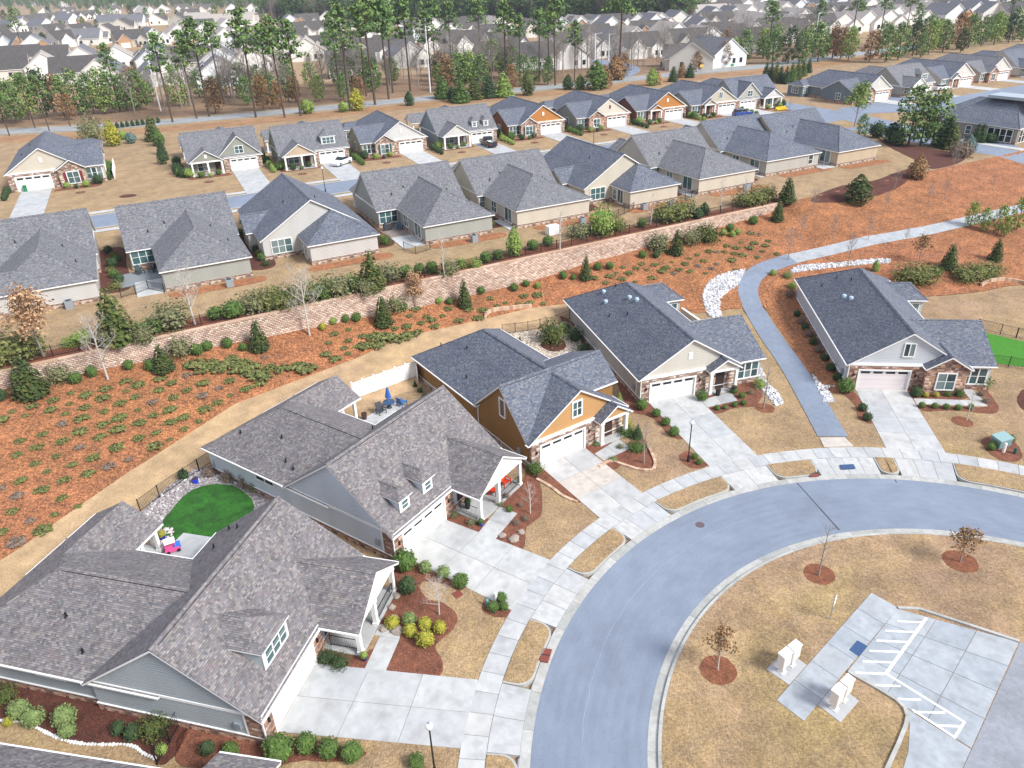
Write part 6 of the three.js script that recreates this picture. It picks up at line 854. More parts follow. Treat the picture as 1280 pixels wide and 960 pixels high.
// turf gardens and pebbles
sheet('pebble_border', [[178, 642], [206, 612], [245, 586], [268, 584], [322, 606], [345, 650], [300, 706], [200, 712], [186, 672]], 0.03, std({ map: tiled(gravelMap, 5), color: new THREE.Color(0.72, 0.68, 0.68), roughness: 1 })); sheet('turf_lawn', [[202, 657], [213, 640], [240, 613], [267, 606], [292, 608], [312, 622], [318, 640], [300, 668], [270, 694], [235, 694], [216, 680]], 0.055, turf);
sheet('turf_lawn', [[1222, 414], [1280, 427], [1310, 440], [1320, 470], [1280, 459], [1228, 452], [1219, 430]], 0.03, brightTurf, { round: false }); sheet('turf_lawn', [gt(738, 268), gt(752, 264), gt(766, 268), gt(752, 274)], 0.03, brightTurf, { round: false });
sheet('gravel_yard', [[632, 418], [676, 412], [708, 402], [735, 440], [760, 470], [735, 470], [690, 450]], 0.03, std({ map: tiled(gravelMap, 6), color: new THREE.Color(1.15, 1.0, 0.8), roughness: 1 })); sheet('mulch_ring', [[676, 432], [690, 440], [706, 436], [704, 425], [684, 422]], 0.045, mulchDark);
ground('patio', slab([L1(7.1, -16.7), L1(12.2, -16.5), L1(12.2, -11.6), L1(7.1, -11.5)].map(p => V(p.x, 0.1 + H(p.x, p.z), p.z)), 0.2), concrete[1]); ground('patio', slab([L2(7.1, -16.7), L2(14.6, -16.5), L2(14.6, -11.6), L2(7.1, -11.5)].map(p => V(p.x, 0.12 + H(p.x, p.z), p.z)), 0.2), concrete[0]);
{ const t = tv(...(() => { const p = gt(190, 345); return [p.x, p.z]; })()); for (const [px, py] of [[186, 346], [352, 312], [510, 287], [662, 262], [780, 240]]) { const p = gt(px, py); ground('terrace_patio', slab([[-3.4, 2.6], [3.4, 2.6], [3.4, -2.6], [-3.4, -2.6]].map(([x, z]) => { const q = loc(p, YB, x, z); return V(q.x, TERRACE + 0.06, q.z); }), 0.05), px < 200 ? plain(0x7d8285, 0.85) : paverMat); } }
// straw beds along the back walls of the terrace houses
for (let k = 0; k < 8; k++) { const p = bp(...[[315, 320], [475, 292], [618.8, 267.8], [740.6, 247.5], [851.6, 228.8], [948.4, 211], [1028, 190], [1102, 180.8]][k], TERRACE + 2.72), q = [[0.8, 0.4], [0.8, 2.0], [-5, 2.3], [-10, 1.9], [-10.4, 0.4], [-5, 0.2]].map(([x, z]) => loc(p, YB, x, z, TERRACE)); ground('straw_bed', sheetGeo(q, 0.03), std({ map: tiled(strawMap, 6), roughness: 1 })); }
// ---------------------------------------------------------------- rocks
function scatter(name, poly, n, r, tones, seed, off = 0.02) {
  const R = rng(seed), v = poly.map(p => [p.x, p.z]), xs = v.map(p => p[0]), zs = v.map(p => p[1]), inside = (x, z) => { let c = false; for (let i = 0, j = v.length - 1; i < v.length; j = i++) if ((v[i][1] > z) !== (v[j][1] > z) && x < (v[j][0] - v[i][0]) * (z - v[i][1]) / (v[j][1] - v[i][1]) + v[i][0]) c = !c; return c; };
  const pts = []; for (let k = 0; k < n * 20 && pts.length < n; k++) { const x = lerp(Math.min(...xs), Math.max(...xs), R()), z = lerp(Math.min(...zs), Math.max(...zs), R()); if (inside(x, z)) pts.push([x, z]); }
  const im = new THREE.InstancedMesh(rock(1, seed), std({ roughness: 0.95, flatShading: true }), pts.length), d = new THREE.Object3D(), c = new THREE.Color();
  pts.forEach(([x, z], i) => { const s = r * (0.5 + R()); d.position.set(x, H(x, z) + off + s * 0.2, z); d.rotation.set(R() * 0.5, R() * 6, R() * 0.5); d.scale.set(s, s, s * (0.7 + 0.5 * R())); d.updateMatrix(); im.setMatrixAt(i, d.matrix); const t = tones[Math.floor(R() * tones.length)], k = 0.85 + 0.3 * R(); im.setColorAt(i, c.setRGB(t[0] * k, t[1] * k, t[2] * k)); });
  im.name = numbered(name); im.userData.kind = 'stuff'; scene.add(shade(im)); return im;
}
const WHITES = [[0.62, 0.62, 0.62], [0.5, 0.5, 0.52], [0.7, 0.68, 0.66], [0.38, 0.38, 0.4]];
const rockBed = (name, f, pts, n, r, seed) => { const w = pts.map(([x, y]) => gp(...f(x, y))); ground(name, sheetGeo(w, 0.03), gravel); scatter(name + '_stones', w, n, r, WHITES, seed, 0.03); };
rockBed('rock_swale', z9_, [[1072, 412], [1000, 425], [940, 442], [880, 478], [850, 530], [850, 590], [880, 660], [910, 672], [948, 662], [935, 610], [940, 570], [985, 530], [1040, 490]], 900, 0.14, 3);
rockBed('rock_swale', z5_, [[385, 112], [420, 95], [560, 85], [690, 72], [760, 72], [755, 86], [690, 90], [560, 102], [430, 118], [390, 124]], 420, 0.14, 4); rockBed('rock_drain', z5_, [[250, 485], [275, 475], [300, 540], [345, 585], [358, 615], [330, 622], [300, 590], [265, 540]], 300, 0.12, 5); rockBed('rock_drain', z5_, [[462, 497], [480, 515], [500, 545], [555, 548], [520, 558], [552, 605], [510, 610], [490, 570]], 200, 0.11, 6);
scatter('border_pebbles', [[178, 642], [206, 612], [245, 586], [268, 584], [322, 606], [300, 604], [265, 600], [236, 608], [208, 640], [200, 660], [186, 672]].map(q => gp(...q)), 420, 0.09, [[0.45, 0.42, 0.41], [0.36, 0.31, 0.32], [0.55, 0.53, 0.52], [0.3, 0.25, 0.26]], 7, 0.05); scatter('patio_pebbles', [[196, 672], [206, 660], [218, 660], [219, 676], [210, 690], [198, 688]].map(q => gp(...q)), 90, 0.09, [[0.6, 0.55, 0.53], [0.45, 0.36, 0.36]], 8, 0.05);
{ // white stones edging the side bed, and the boulders of the front beds
  const c = new THREE.CatmullRomCurve3([[-20, 645], [60, 648], [150, 655], [250, 695], [330, 735], [430, 775], [550, 800], [700, 805], [830, 805], [900, 820], [950, 860], [1000, 885], [1050, 905]].map(q => gp(...z8_(...q)))), n = Math.round(c.getLength() / 0.22), im = new THREE.InstancedMesh(rock(1, 5), std({ roughness: 0.95 }), n), d = new THREE.Object3D(), R = rng(8), k = new THREE.Color();
  for (let i = 0; i < n; i++) { const p = c.getPointAt(i / n), s = 0.085 + 0.05 * R(); d.position.set(p.x, p.y + 0.04, p.z); d.rotation.y = R() * 6; d.scale.set(s, s * 1.2, s); d.updateMatrix(); im.setMatrixAt(i, d.matrix); const w = 0.55 + 0.25 * R(); im.setColorAt(i, k.setRGB(w, w, w * 0.97)); } im.name = 'bed_edging_stones'; im.userData.kind = 'stuff'; scene.add(shade(im));
  const bl = [['pale boulder in the mulch near the golden shrubs', z2_, [[472, 551, 0.42], [455, 480, 0.3], [470, 445, 0.3], [432, 545, 0.34], [462, 512, 0.3]]], ['pale boulder in the mulch before the red-chair porch', z2_, [[788, 265, 0.3], [822, 275, 0.45], [843, 254, 0.3]]]]; let s = 3;
  for (const [label, f, L] of bl) for (const [x, y, r] of L) { const m = mesh('boulder', rock(r, s++), std({ color: new THREE.Color(0xcdbcae), map: tiled(concreteMap, 1.3), roughness: 0.95 })); m.position.copy(gp(...f(x, y))).y += r * 0.25; m.rotation.y = s; tag(m, label, 'boulder', 'boulders ' + label.slice(13)); }
  // small curved block walls round the two drain basins, and the rock edge of the ochre house bed
  const arc = (name, pts, h, label) => { const g = group(name, label, 'wall', V(0, 0, 0)), cc = new THREE.CatmullRomCurve3(pts.map(q => gp(...q))), m = Math.round(cc.getLength() / 0.42), mats = [plain(0xb89a80, 0.95), plain(0xa98a72, 0.95), plain(0xc7ad94, 0.95)]; for (let i = 0; i < m; i++) { const a = cc.getPointAt(i / m), b = cc.getPointAt((i + 0.96) / m), dd = V(b.z - a.z, 0, a.x - b.x).normalize().multiplyScalar(0.13); const y = Math.min(a.y, b.y); mesh('block', solidOf([a.clone().add(dd), b.clone().add(dd), b.clone().sub(dd), a.clone().sub(dd)].map(p => V(p.x, y - 0.1, p.z)), V(0, h + 0.1 + 0.04 * hash(i, 1, 1), 0)), mats[Math.floor(hash(i, 4, 2) * 3)], g); } };
  arc('drain_wall', [[607, 400], [608, 394], [618, 389], [635, 387], [652, 385], [665, 384]], 0.45, 'small curved block wall round the drain basin behind the ochre house'); arc('drain_wall', [[1226, 358], [1236, 353], [1255, 351], [1275, 354], [1290, 358]], 0.45, 'small curved block wall round the drain basin behind the turf yard');
  arc('bed_edging', [[749, 584], [762, 577], [778, 581], [797, 587], [815, 588], [819, 580], [814, 566], [809, 555]], 0.14, 'low pale stone edging round the ochre house sapling bed'); arc('bed_edging', [[671, 599], [690, 610], [705, 621], [722, 628]], 0.1, 'low pale edging along the mulch strip beside the ochre house drive');
}
// ---------------------------------------------------------------- fences
function metalFence(label, px, at = gp, ht = 1.25) { const pts = px.map(q => q.isVector3 ? q : at(...q)), f = group('metal_fence', label, 'fence', V(0, 0, 0)), pick = []; for (let i = 0; i + 1 < pts.length; i++) { const a = pts[i], b = pts[i + 1], n = Math.max(1, Math.round(a.distanceTo(b) / 2)); for (let k = 0; k <= (i === pts.length - 2 ? n : n - 1); k++) { const p = a.clone().lerp(b, k / n); mesh('post', box(p.x - 0.035, p.x + 0.035, p.y - 0.1, p.y + ht + 0.1, p.z - 0.035, p.z + 0.035), black, f); } for (const y of [0.15, ht]) mesh('rail', bar(a.clone().add(V(0, y, 0)), b.clone().add(V(0, y, 0)), 0.022, 4), black, f); const m = Math.round(a.distanceTo(b) / 0.13); for (let k = 0; k < m; k++) { const p = a.clone().lerp(b, k / m); pick.push(box(p.x - 0.009, p.x + 0.009, p.y + 0.05, p.y + ht, p.z - 0.009, p.z + 0.009)); } } const pk = mesh('pickets', pick, black, f); pk.userData.kind = 'stuff'; return f; }
metalFence('black metal fence behind the green turf lawn', [[176, 640], [200, 622], [232, 600], [266, 578], [271, 590]]); metalFence('black metal fence between the side bed and the red mulch', [[228, 902], [213, 928], [197, 956]]); metalFence('black metal fence behind the gravel yard', [[628, 418], [660, 414], [690, 408], [712, 399]]);
metalFence('black metal fence round the bright green turf yard', [[1221, 411], [1250, 418], [1290, 427]]); metalFence('black metal fence before the bright green turf yard', [[1228, 455], [1260, 459], [1290, 465]]); metalFence('short black fence closing the slate patio', [[152, 372], [170, 368], [186, 362], [206, 366]], gt, 1.1); metalFence('short black fence at the olive grey house patio', [[505, 312], [520, 318], [538, 312]], gt, 1.1); metalFence('short black fence at the cream house porch', [[842, 246], [856, 250], [872, 244]], gt, 1.1); metalFence('short black fence at the turf square', [[765, 274], [780, 268], [792, 262]], gt, 1.1);
{ // white vinyl fence between the pale house and the ochre house
  const a = gp(442, 499), b = gp(521, 470), c = gp(523, 480), f = group('vinyl_fence', 'white vinyl privacy fence closing the yard with the blue parasol', 'fence', V(0, 0, 0)), n = 6;
  const panel = (p, q) => { const d = V(q.z - p.z, 0, p.x - q.x).normalize().multiplyScalar(0.03), y = (p.y + q.y) / 2; mesh('panel', solidOf([p.clone().add(d), q.clone().add(d), q.clone().sub(d), p.clone().sub(d)].map(k => V(k.x, y + 0.05, k.z)), V(0, 1.5, 0)), white, f); mesh('top_rail', bar(V(p.x, y + 1.82, p.z), V(q.x, y + 1.82, q.z), 0.06, 4), white, f); const m = 14; const g = []; for (let i = 1; i < m; i++) { const k = p.clone().lerp(q, i / m); g.push(box(k.x - 0.03, k.x + 0.03, y + 1.55, y + 1.8, k.z - 0.03, k.z + 0.03)); } const bl = mesh('balusters', g, white, f); bl.userData.kind = 'stuff'; };
  for (let i = 0; i < n; i++) panel(a.clone().lerp(b, i / n), a.clone().lerp(b, (i + 1) / n)); panel(b, c);
  for (let i = 0; i <= n; i++) { const p = a.clone().lerp(b, i / n); mesh('post', [box(p.x - 0.075, p.x + 0.075, p.y - 0.1, p.y + 1.95, p.z - 0.075, p.z + 0.075), box(p.x - 0.1, p.x + 0.1, p.y + 1.95, p.y + 2.02, p.z - 0.1, p.z + 0.1)], white, f); }
  // low privacy wall behind the beige house
  const w = group('privacy_wall', 'cream privacy wall between sunroom and side wing of the beige house', 'wall', V(0, 0, 0)), p = L4(9.9, -17), q = L4(10.3, -10.5); const d = V(q.z - p.z, 0, p.x - q.x).normalize().multiplyScalar(0.08); mesh('wall_panel', solidOf([p.clone().add(d), q.clone().add(d), q.clone().sub(d), p.clone().sub(d)].map(k => V(k.x, -0.1, k.z)), V(0, 1.8, 0)), siding(0xcfc6b4), w); mesh('wall_cap', solidOf([p.clone().addScaledVector(d, 1.8), q.clone().addScaledVector(d, 1.8), q.clone().addScaledVector(d, -1.8), p.clone().addScaledVector(d, -1.8)].map(k => V(k.x, 1.702, k.z)), V(0, 0.09, 0)), white, w);
  const tb = group('patio_table', 'oval tan patio table behind the cream privacy wall', 'table', L4(8.6, -13.5)); const top = cyl(0.9, 0.9, 0.06, 0, 0.68, 0, 20); top.scale(1.4, 1, 1); mesh('table_top', top, plain(0xcdb9a0), tb); mesh('leg', cyl(0.25, 0.12, 0.68, 0, 0, 0, 8), plain(0x8a7866), tb);
}
{ const a = loc(CROW[0], YC, 13.2, -1.5, TERRACE), b = loc(CROW[0], YC, 13.2, -14, TERRACE), f = group('vinyl_fence', 'white vinyl fence beside the beige house with red shutters', 'fence', V(0, 0, 0)); for (let i = 0; i < 5; i++) { const p = a.clone().lerp(b, i / 5), q = a.clone().lerp(b, (i + 1) / 5), d = V(q.z - p.z, 0, p.x - q.x).normalize().multiplyScalar(0.04); mesh('panel', solidOf([p.clone().add(d), q.clone().add(d), q.clone().sub(d), p.clone().sub(d)].map(k => V(k.x, TERRACE, k.z)), V(0, 1.7, 0)), white, f); mesh('post', box(p.x - 0.08, p.x + 0.08, TERRACE, TERRACE + 1.85, p.z - 0.08, p.z + 0.08), white, f); } }
// ---------------------------------------------------------------- lamp posts, poles, signs
const globe = new THREE.MeshPhysicalMaterial({ color: 0xf2f6fa, roughness: 0.25, transmission: 0.25, thickness: 0 });
function lampPost(p, label, h = 3.9) { const g = group('lamp_post', label, 'lamp post', p); mesh('base', cyl(0.14, 0.09, 0.6, 0, 0, 0, 10), black, g); mesh('post', cyl(0.06, 0.045, h - 0.5, 0, 0.5, 0, 8), black, g); mesh('collar', [cyl(0.07, 0.15, 0.12, 0, h - 0.05, 0, 10)], black, g); mesh('globe', ball(0.22, 0, h + 0.24, 0, 1, 1.1, 1, 3), globe, g); mesh('finial', cyl(0.09, 0.02, 0.14, 0, h + 0.46, 0, 8), metalGrey, g); return g; }
lampPost(gp(860, 577), 'black lamp post with white globe in the mulch by the long drive'); lampPost(bp(544, 968), 'black lamp post with white globe past the near drive', 3.9); lampPost(gt(407, 240), 'black lamp post on the terrace street between grey roofs'); lampPost(gt(742, 184), 'black lamp post before the cream gabled house');
for (const [a, b, label] of [[[201, 139], 17, 'tall white utility pole left along the back road pines'], [[538, 116], 19, 'white utility pole beside the cluster of young pines'], [[1015, 76], 16, 'white utility pole behind the evergreen screen'], [[743, 106], 15, 'grey pole among conifers near the estate junction'], [[760, 100], 14, 'white pole right at the estate junction']]) { const g = group('utility_pole', label, 'pole', gt(...a)); mesh('shaft', cyl(0.24, 0.13, b, 0, 0, 0, 8), plain(0xd9dcde, 0.6), g); mesh('arm', [bar(V(0, b - 0.4, 0), V(1.6, b, 0), 0.07, 5)], plain(0xc9ccce, 0.6), g); mesh('lamp_head', [box(1.4, 2.1, b - 0.06, b + 0.08, -0.16, 0.16)], plain(0xbfc3c6, 0.5), g); }
{ const p = bp(1037.5, 774), g = group('post_sign', 'thin grey sign post with white panel on the island lawn', 'sign', p, 0.9); mesh('post', cyl(0.035, 0.035, 2.1, 0, 0, 0, 6), metalGrey, g); mesh('panel', box(-0.24, 0.24, 1.35, 2.1, 0.036, 0.055), plain(0xe8ecee, 0.5), g); }
{ const p = gt(876, 93), s = gt(914, 92); for (const [q, c, lb] of [[p, 0xd9b35a, 'tan sign board at the estate junction'], [s, 0x2f8f6a, 'green street name sign behind the corner house']]) { const g = group('street_sign', lb, 'sign', q, 0.4); mesh('post', cyl(0.06, 0.06, 3, 0, 0, 0, 6), metalGrey, g); mesh('panel', box(-0.7, 0.7, 2.3, 3.1, 0.06, 0.1), plain(c, 0.6), g); } }
// ---------------------------------------------------------------- mailbox units on the island
function mailboxes(px, label) { const p = bp(px[0], px[1], 0.07), q = bp(px[2], px[3], 0.07), d = V(q.x - p.x, 0, q.z - p.z), yaw = Math.atan2(-d.z, d.x); for (const [o, i] of [[p, 0], [q, 1]]) { const g = group('mailbox_unit', label[i], 'mailbox', V(o.x, 0.066, o.z), yaw); const mw = plain(0xe6e1dc, 0.5); mesh('base_plate', box(-0.22, 0.22, 0, 0.05, -0.22, 0.22), mw, g); mesh('pedestal', box(-0.13, 0.13, 0.05, 0.62, -0.13, 0.13), mw, g); const c = mesh('cabinet', [box(-0.39, 0.39, 0.62, 1.62, -0.24, 0.22)], mw, g); mesh('roof', solidOf([V(-0.42, 1.62, -0.27), V(-0.42, 1.62, 0.26), V(-0.42, 1.68, 0.26), V(-0.42, 1.74, -0.27)], V(0.84, 0, 0)), plain(0xefefee, 0.5), g); for (let a = 0; a < 4; a++) for (let b = 0; b < 2; b++) mesh('box_door', box(-0.36 + b * 0.37, -0.02 + b * 0.37, 0.66 + a * 0.235, 0.88 + a * 0.235, 0.221, 0.235), plain(0xd6d0ca, 0.5), c); } }
{ const k5 = (x, y) => [940 + x / 5.333, 740 + y / 5.333]; mailboxes([...k5(200, 530), ...k5(262, 480)], ['white mailbox unit beside the rusty oak, nearer the walk corner', 'white mailbox unit beside the rusty oak, further along its pad']); mailboxes([...k5(548, 775), ...k5(606, 715)], ['white mailbox unit beside the painted bay, nearer the walk corner', 'white mailbox unit beside the painted bay, further along its pad']); }
// drains
{ const rust = plain(0x7d4034, 0.85), bars = (name, pts, label) => { const w = pts.map(q => bp(q[0], q[1], 0)), g = group(name, label, 'drain grate', V(0, 0, 0)); mesh('frame', solidOf(w.map(p => V(p.x, -0.06, p.z)), V(0, 0.1, 0)), rust, g); const a = w[0].clone().lerp(w[3], 0.5), b = w[1].clone().lerp(w[2], 0.5), d = V(b.z - a.z, 0, a.x - b.x).normalize().multiplyScalar(0.03); mesh('bar', solidOf([a.clone().add(d), b.clone().add(d), b.clone().sub(d), a.clone().sub(d)].map(p => V(p.x, 0.02, p.z)), V(0, 0.035, 0)), black, g); };
  bars('drain_grate', [[677, 810], [690, 812], [685, 828], [672, 826]], 'rusty kerb drain between two near drives'); bars('drain_grate', [[1009, 589.5], [1019, 588.5], [1024, 595], [1013, 596]], 'rusty kerb drain below the path ramp'); const p = gp(572, 743), m = mesh('lawn_drain', [box(-0.3, 0.3, 0, 0.05, -0.3, 0.3), box(-0.24, 0.24, 0.05, 0.07, -0.03, 0.03)], rust); m.position.copy(p); m.rotation.y = 0.6; tag(m, 'square rusty drain in the lawn beside the crape myrtle bed', 'drain grate'); }
// utility boxes
{ const teal = plain(0x4f8f8a, 0.6), tg = group('transformer_box', 'green transformer box in a mulch bed by the pavement', 'utility box', gp(1250, 556), 0.35); mesh('cabinet', [box(-0.75, 0.75, 0, 0.75, -0.5, 0.5)], plain(0x6d8a8c, 0.6), tg); mesh('lid', solidOf([V(-0.78, 0.75, -0.55), V(-0.78, 0.75, 0.55), V(-0.78, 0.86, 0.55), V(-0.78, 1.0, -0.55)], V(1.56, 0, 0)), plain(0x86a4a4, 0.6), tg);
  const ped = (px, label, m, h = 0.75) => { const g = group('utility_pedestal', label, 'utility box', gp(...px)); mesh('body', [cyl(0.14, 0.12, h, 0, 0, 0, 10)], m, g); mesh('cap', ball(0.13, 0, h, 0, 1, 0.5, 1, 2), m, g); }; ped([1254, 565], 'white utility pedestal before the transformer box', white, 0.9); ped([1268, 567], 'dark green utility pedestal beside the transformer box', plain(0x1f5a4e), 0.55); ped([620, 752], 'white utility pedestal among three ball shrubs', white, 0.8); ped([609, 757], 'teal utility pedestal at the lawn edge by ball shrubs', teal, 0.55);
  const wb = mesh('utility_box', [box(-0.9, 0.9, 0, 1.2, -0.6, 0.6)], plain(0xe4e4e2, 0.6)); wb.position.copy(gt(691, 292)); wb.rotation.y = YB; tag(wb, 'white utility box behind the cream back wall', 'utility box');
  for (const [px, lb] of [[[88, 385], 'grey air conditioner behind the white walled house'], [[288, 358], 'grey air conditioner behind the grey-green house'], [[593, 302], 'grey air conditioner behind the olive grey house'], [[728, 280], 'grey air conditioner behind the cream house with utility box'], [[838, 259], 'grey air conditioner behind the turf square house'], [[933, 237], 'grey air conditioner behind the covered porch house'], [[805, 262], 'grey air conditioner beside the second cream gable']]) { const g = group('air_conditioner', lb, 'air conditioner', gt(...px), YB); mesh('case', box(-0.42, 0.42, 0, 0.95, -0.42, 0.42), metalGrey, g); mesh('fan_grille', cyl(0.32, 0.32, 0.03, 0, 0.951, 0, 12), darkGrey, g); } }
// ---------------------------------------------------------------- porch and patio things
function chair(p, yaw, label, m, grp) { const g = group('chair', label, 'chair', p, yaw, grp); mesh('seat', solidOf([V(-0.33, 0.3, -0.3), V(-0.33, 0.4, 0.36), V(-0.33, 0.46, 0.36), V(-0.33, 0.36, -0.3)], V(0.66, 0, 0)), m, g); mesh('backrest', solidOf([V(-0.33, 0.34, -0.3), V(-0.33, 1.12, -0.56), V(-0.33, 1.14, -0.5), V(-0.33, 0.36, -0.24)], V(0.66, 0, 0)), m, g); for (const s of [-1, 1]) { mesh('arm', box(s * 0.38 - 0.07, s * 0.38 + 0.07, 0.58, 0.62, -0.4, 0.4), m, g); mesh('leg', box(s * 0.38 - 0.03, s * 0.38 + 0.03, 0, 0.58, 0.3, 0.38), m, g); mesh('leg', box(s * 0.38 - 0.03, s * 0.38 + 0.03, 0, 0.58, -0.4, -0.32), m, g); } return g; }
const up12 = (p, y = 0.12) => V(p.x, y, p.z), red = plain(0xc8401f, 0.7);
chair(up12(L2(7.4, 1.6)), Y[2] + 0.2, 'red chair on the pale house porch, beside the middle column', red, 'red porch chairs'); chair(up12(L2(8.9, 1.7)), Y[2] - 0.2, 'red chair on the pale house porch, beside the end column', red, 'red porch chairs'); chair(up12(L1(7.6, 1.5)), Y[1], 'dark wooden chair on the grey house porch', plain(0x4c3328), null);
function pot(p, label, c, r = 0.26, h = 0.5, green) { const g = group('pot', label, 'pot', p); mesh('body', cyl(r * 0.7, r, h, 0, 0, 0, 14), plain(c, 0.5), g); mesh('soil', cyl(r * 0.85, r * 0.85, 0.02, 0, h, 0, 12), plain(0x3a2a20), g); if (green) { const f = mesh('foliage', plantGeo('round', green, 0).clone().scale(r * 2.4, r * 2.4, r * 2.4).translate(0, h - 0.05, 0), leafMat, g); } }
pot(up12(L2(4.6, 0.9)), 'black pot with a dark bush in the pale house porch corner', 0x222426, 0.25, 0.5, 'dark'); pot(up12(L2(3.5, 3.1), 0), 'blue pot with a slim plant at the pale porch corner', 0x3a4a8c, 0.18, 0.35, 'box'); pot(up12(L1(3.5, 3.15), 0), 'dark blue pot with a yellow plant at the grey porch corner', 0x27305a, 0.2, 0.35, 'lime'); pot(up12(L4(4.75, 1.15), 0.03), 'black pot left of the beige house entry steps', 0x24262a, 0.28, 0.75); pot(up12(L4(6.55, 1.2), 0.03), 'black pot against the right column of the beige entry', 0x24262a, 0.28, 0.75);
{ const q = gp(245, 604); pot(q, 'blue glazed pot in the pebbles by the turf fence', 0x2237c8, 0.3, 0.5); pot(gp(204, 675), 'small blue pot with yellow flowers on the patio pebbles', 0x1c2a9a, 0.26, 0.4, 'gold'); pot(gp(296, 605), 'white bucket by the turf lawn border', 0xd9e2ee, 0.22, 0.35);
  const p = gp(217, 689), g = group('toy_car', 'white, pink and blue toy car on the grey house patio', 'toy', V(p.x, p.y + 0.1, p.z), 0.5); mesh('body', [box(-0.55, 0.55, 0.12, 0.45, -0.36, 0.36)], plain(0xe0508c, 0.4), g); mesh('bonnet', [box(0.1, 0.62, 0.3, 0.52, -0.34, 0.34)], plain(0x2e6fd0, 0.4), g); mesh('roof', [box(-0.5, 0.3, 0.95, 1.02, -0.38, 0.38)], plain(0xf1ece6, 0.4), g); for (const [x, z] of [[-0.46, -0.34], [-0.46, 0.34], [0.24, -0.34], [0.24, 0.34]]) mesh('pillar', bar(V(x, 0.45, z), V(x, 0.95, z), 0.035, 5), plain(0xe0508c, 0.4), g); for (const [x, z] of [[-0.36, -0.37], [-0.36, 0.37], [0.4, -0.37], [0.4, 0.37]]) { const w = cyl(0.14, 0.14, 0.1, 0, -0.05, 0, 12); w.rotateX(Math.PI / 2); w.translate(x, 0.14, z); mesh('wheel', w, black, g); } }
{ // closed blue parasol with its table, and patio chairs
  const p = gp(487, 511), y = p.y + 0.1, b = plain(0x2a63b4, 0.75), g = group('parasol', 'closed blue parasol standing in its round table', 'parasol', V(p.x, y, p.z)); mesh('pole', cyl(0.03, 0.03, 2.5, 0, 0, 0, 6), metalGrey, g); const c = new THREE.LatheGeometry([[0.03, 2.45], [0.1, 2.3], [0.2, 1.7], [0.27, 1.25], [0.2, 1.2], [0.05, 1.3]].map(q => new THREE.Vector2(...q)), 12); const a = c.attributes.position; for (let i = 0; i < a.count; i++) { const k = 1 + 0.18 * Math.cos(Math.atan2(a.getZ(i), a.getX(i)) * 6); a.setX(i, a.getX(i) * k); a.setZ(i, a.getZ(i) * k); } c.computeVertexNormals(); mesh('canopy', c, std({ color: new THREE.Color(0x2a63b4), side: THREE.DoubleSide }), g);
  const t = group('patio_table', 'round dark blue table under the closed parasol', 'table', V(p.x, y, p.z)); mesh('table_top', cyl(0.62, 0.62, 0.05, 0, 0.7, 0, 20), plain(0x2c4d74, 0.5), t); mesh('foot', cyl(0.3, 0.06, 0.7, 0, 0, 0, 10), darkGrey, t); chair(V(gp(503, 508).x, y, gp(503, 508).z), 2.5, 'blue chair beside the closed parasol', plain(0x35689c, 0.7)); chair(V(gp(477, 518).x, y, gp(477, 518).z), 0.7, 'dark chair at the parasol table', plain(0x3a3f48, 0.7)); pot(gp(456, 525), 'tall brown pot on the parasol patio', 0x4a3028, 0.3, 0.8);
  for (const [px, lb] of [[[284, 343], 'x'], [[176, 343], 'dark patio chair on the slate patio near the fence'], [[192, 340], 'dark patio chair on the slate patio near the windows']].slice(1)) chair(V(gt(...px).x, TERRACE + 0.06, gt(...px).z), 1 + px[0], lb, plain(0x2e4248, 0.7)); chair(V(gt(500, 287).x, TERRACE + 0.06, gt(500, 287).z), 3, 'blue-grey chair on the olive grey house patio', plain(0x4a6a86, 0.7)); chair(V(gt(512, 284).x, TERRACE + 0.06, gt(512, 284).z), 2, 'dark chair on the olive grey house patio', plain(0x39424e, 0.7));
  const gr = group('grill', 'covered dark grill on the olive grey house patio', 'grill', V(gt(485, 288).x, TERRACE + 0.06, gt(485, 288).z), YB); mesh('body', box(-0.6, 0.6, 0.1, 0.85, -0.3, 0.3), darkGrey, gr); mesh('hood', (() => { const h = new THREE.CylinderGeometry(0.3, 0.3, 0.9, 12, 1, false, 0, Math.PI).toNonIndexed(); h.rotateZ(Math.PI / 2); h.translate(0, 0.85, 0); return h; })(), black, gr); }
{ const p = loc(CROW[0], YC, -1.7, 0.7, TERRACE + 0.06), g = group('waste_bin', 'green wheeled bin before the white garage door', 'bin', p, YC); mesh('body', solidOf([V(-0.26, 0, -0.28), V(0.26, 0, -0.28), V(0.26, 0, 0.24), V(-0.26, 0, 0.24)], V(0, 1.0, 0)), plain(0x1f7a54, 0.5), g); mesh('lid', box(-0.31, 0.31, 1.0, 1.09, -0.34, 0.32), plain(0x24835c, 0.5), g); }
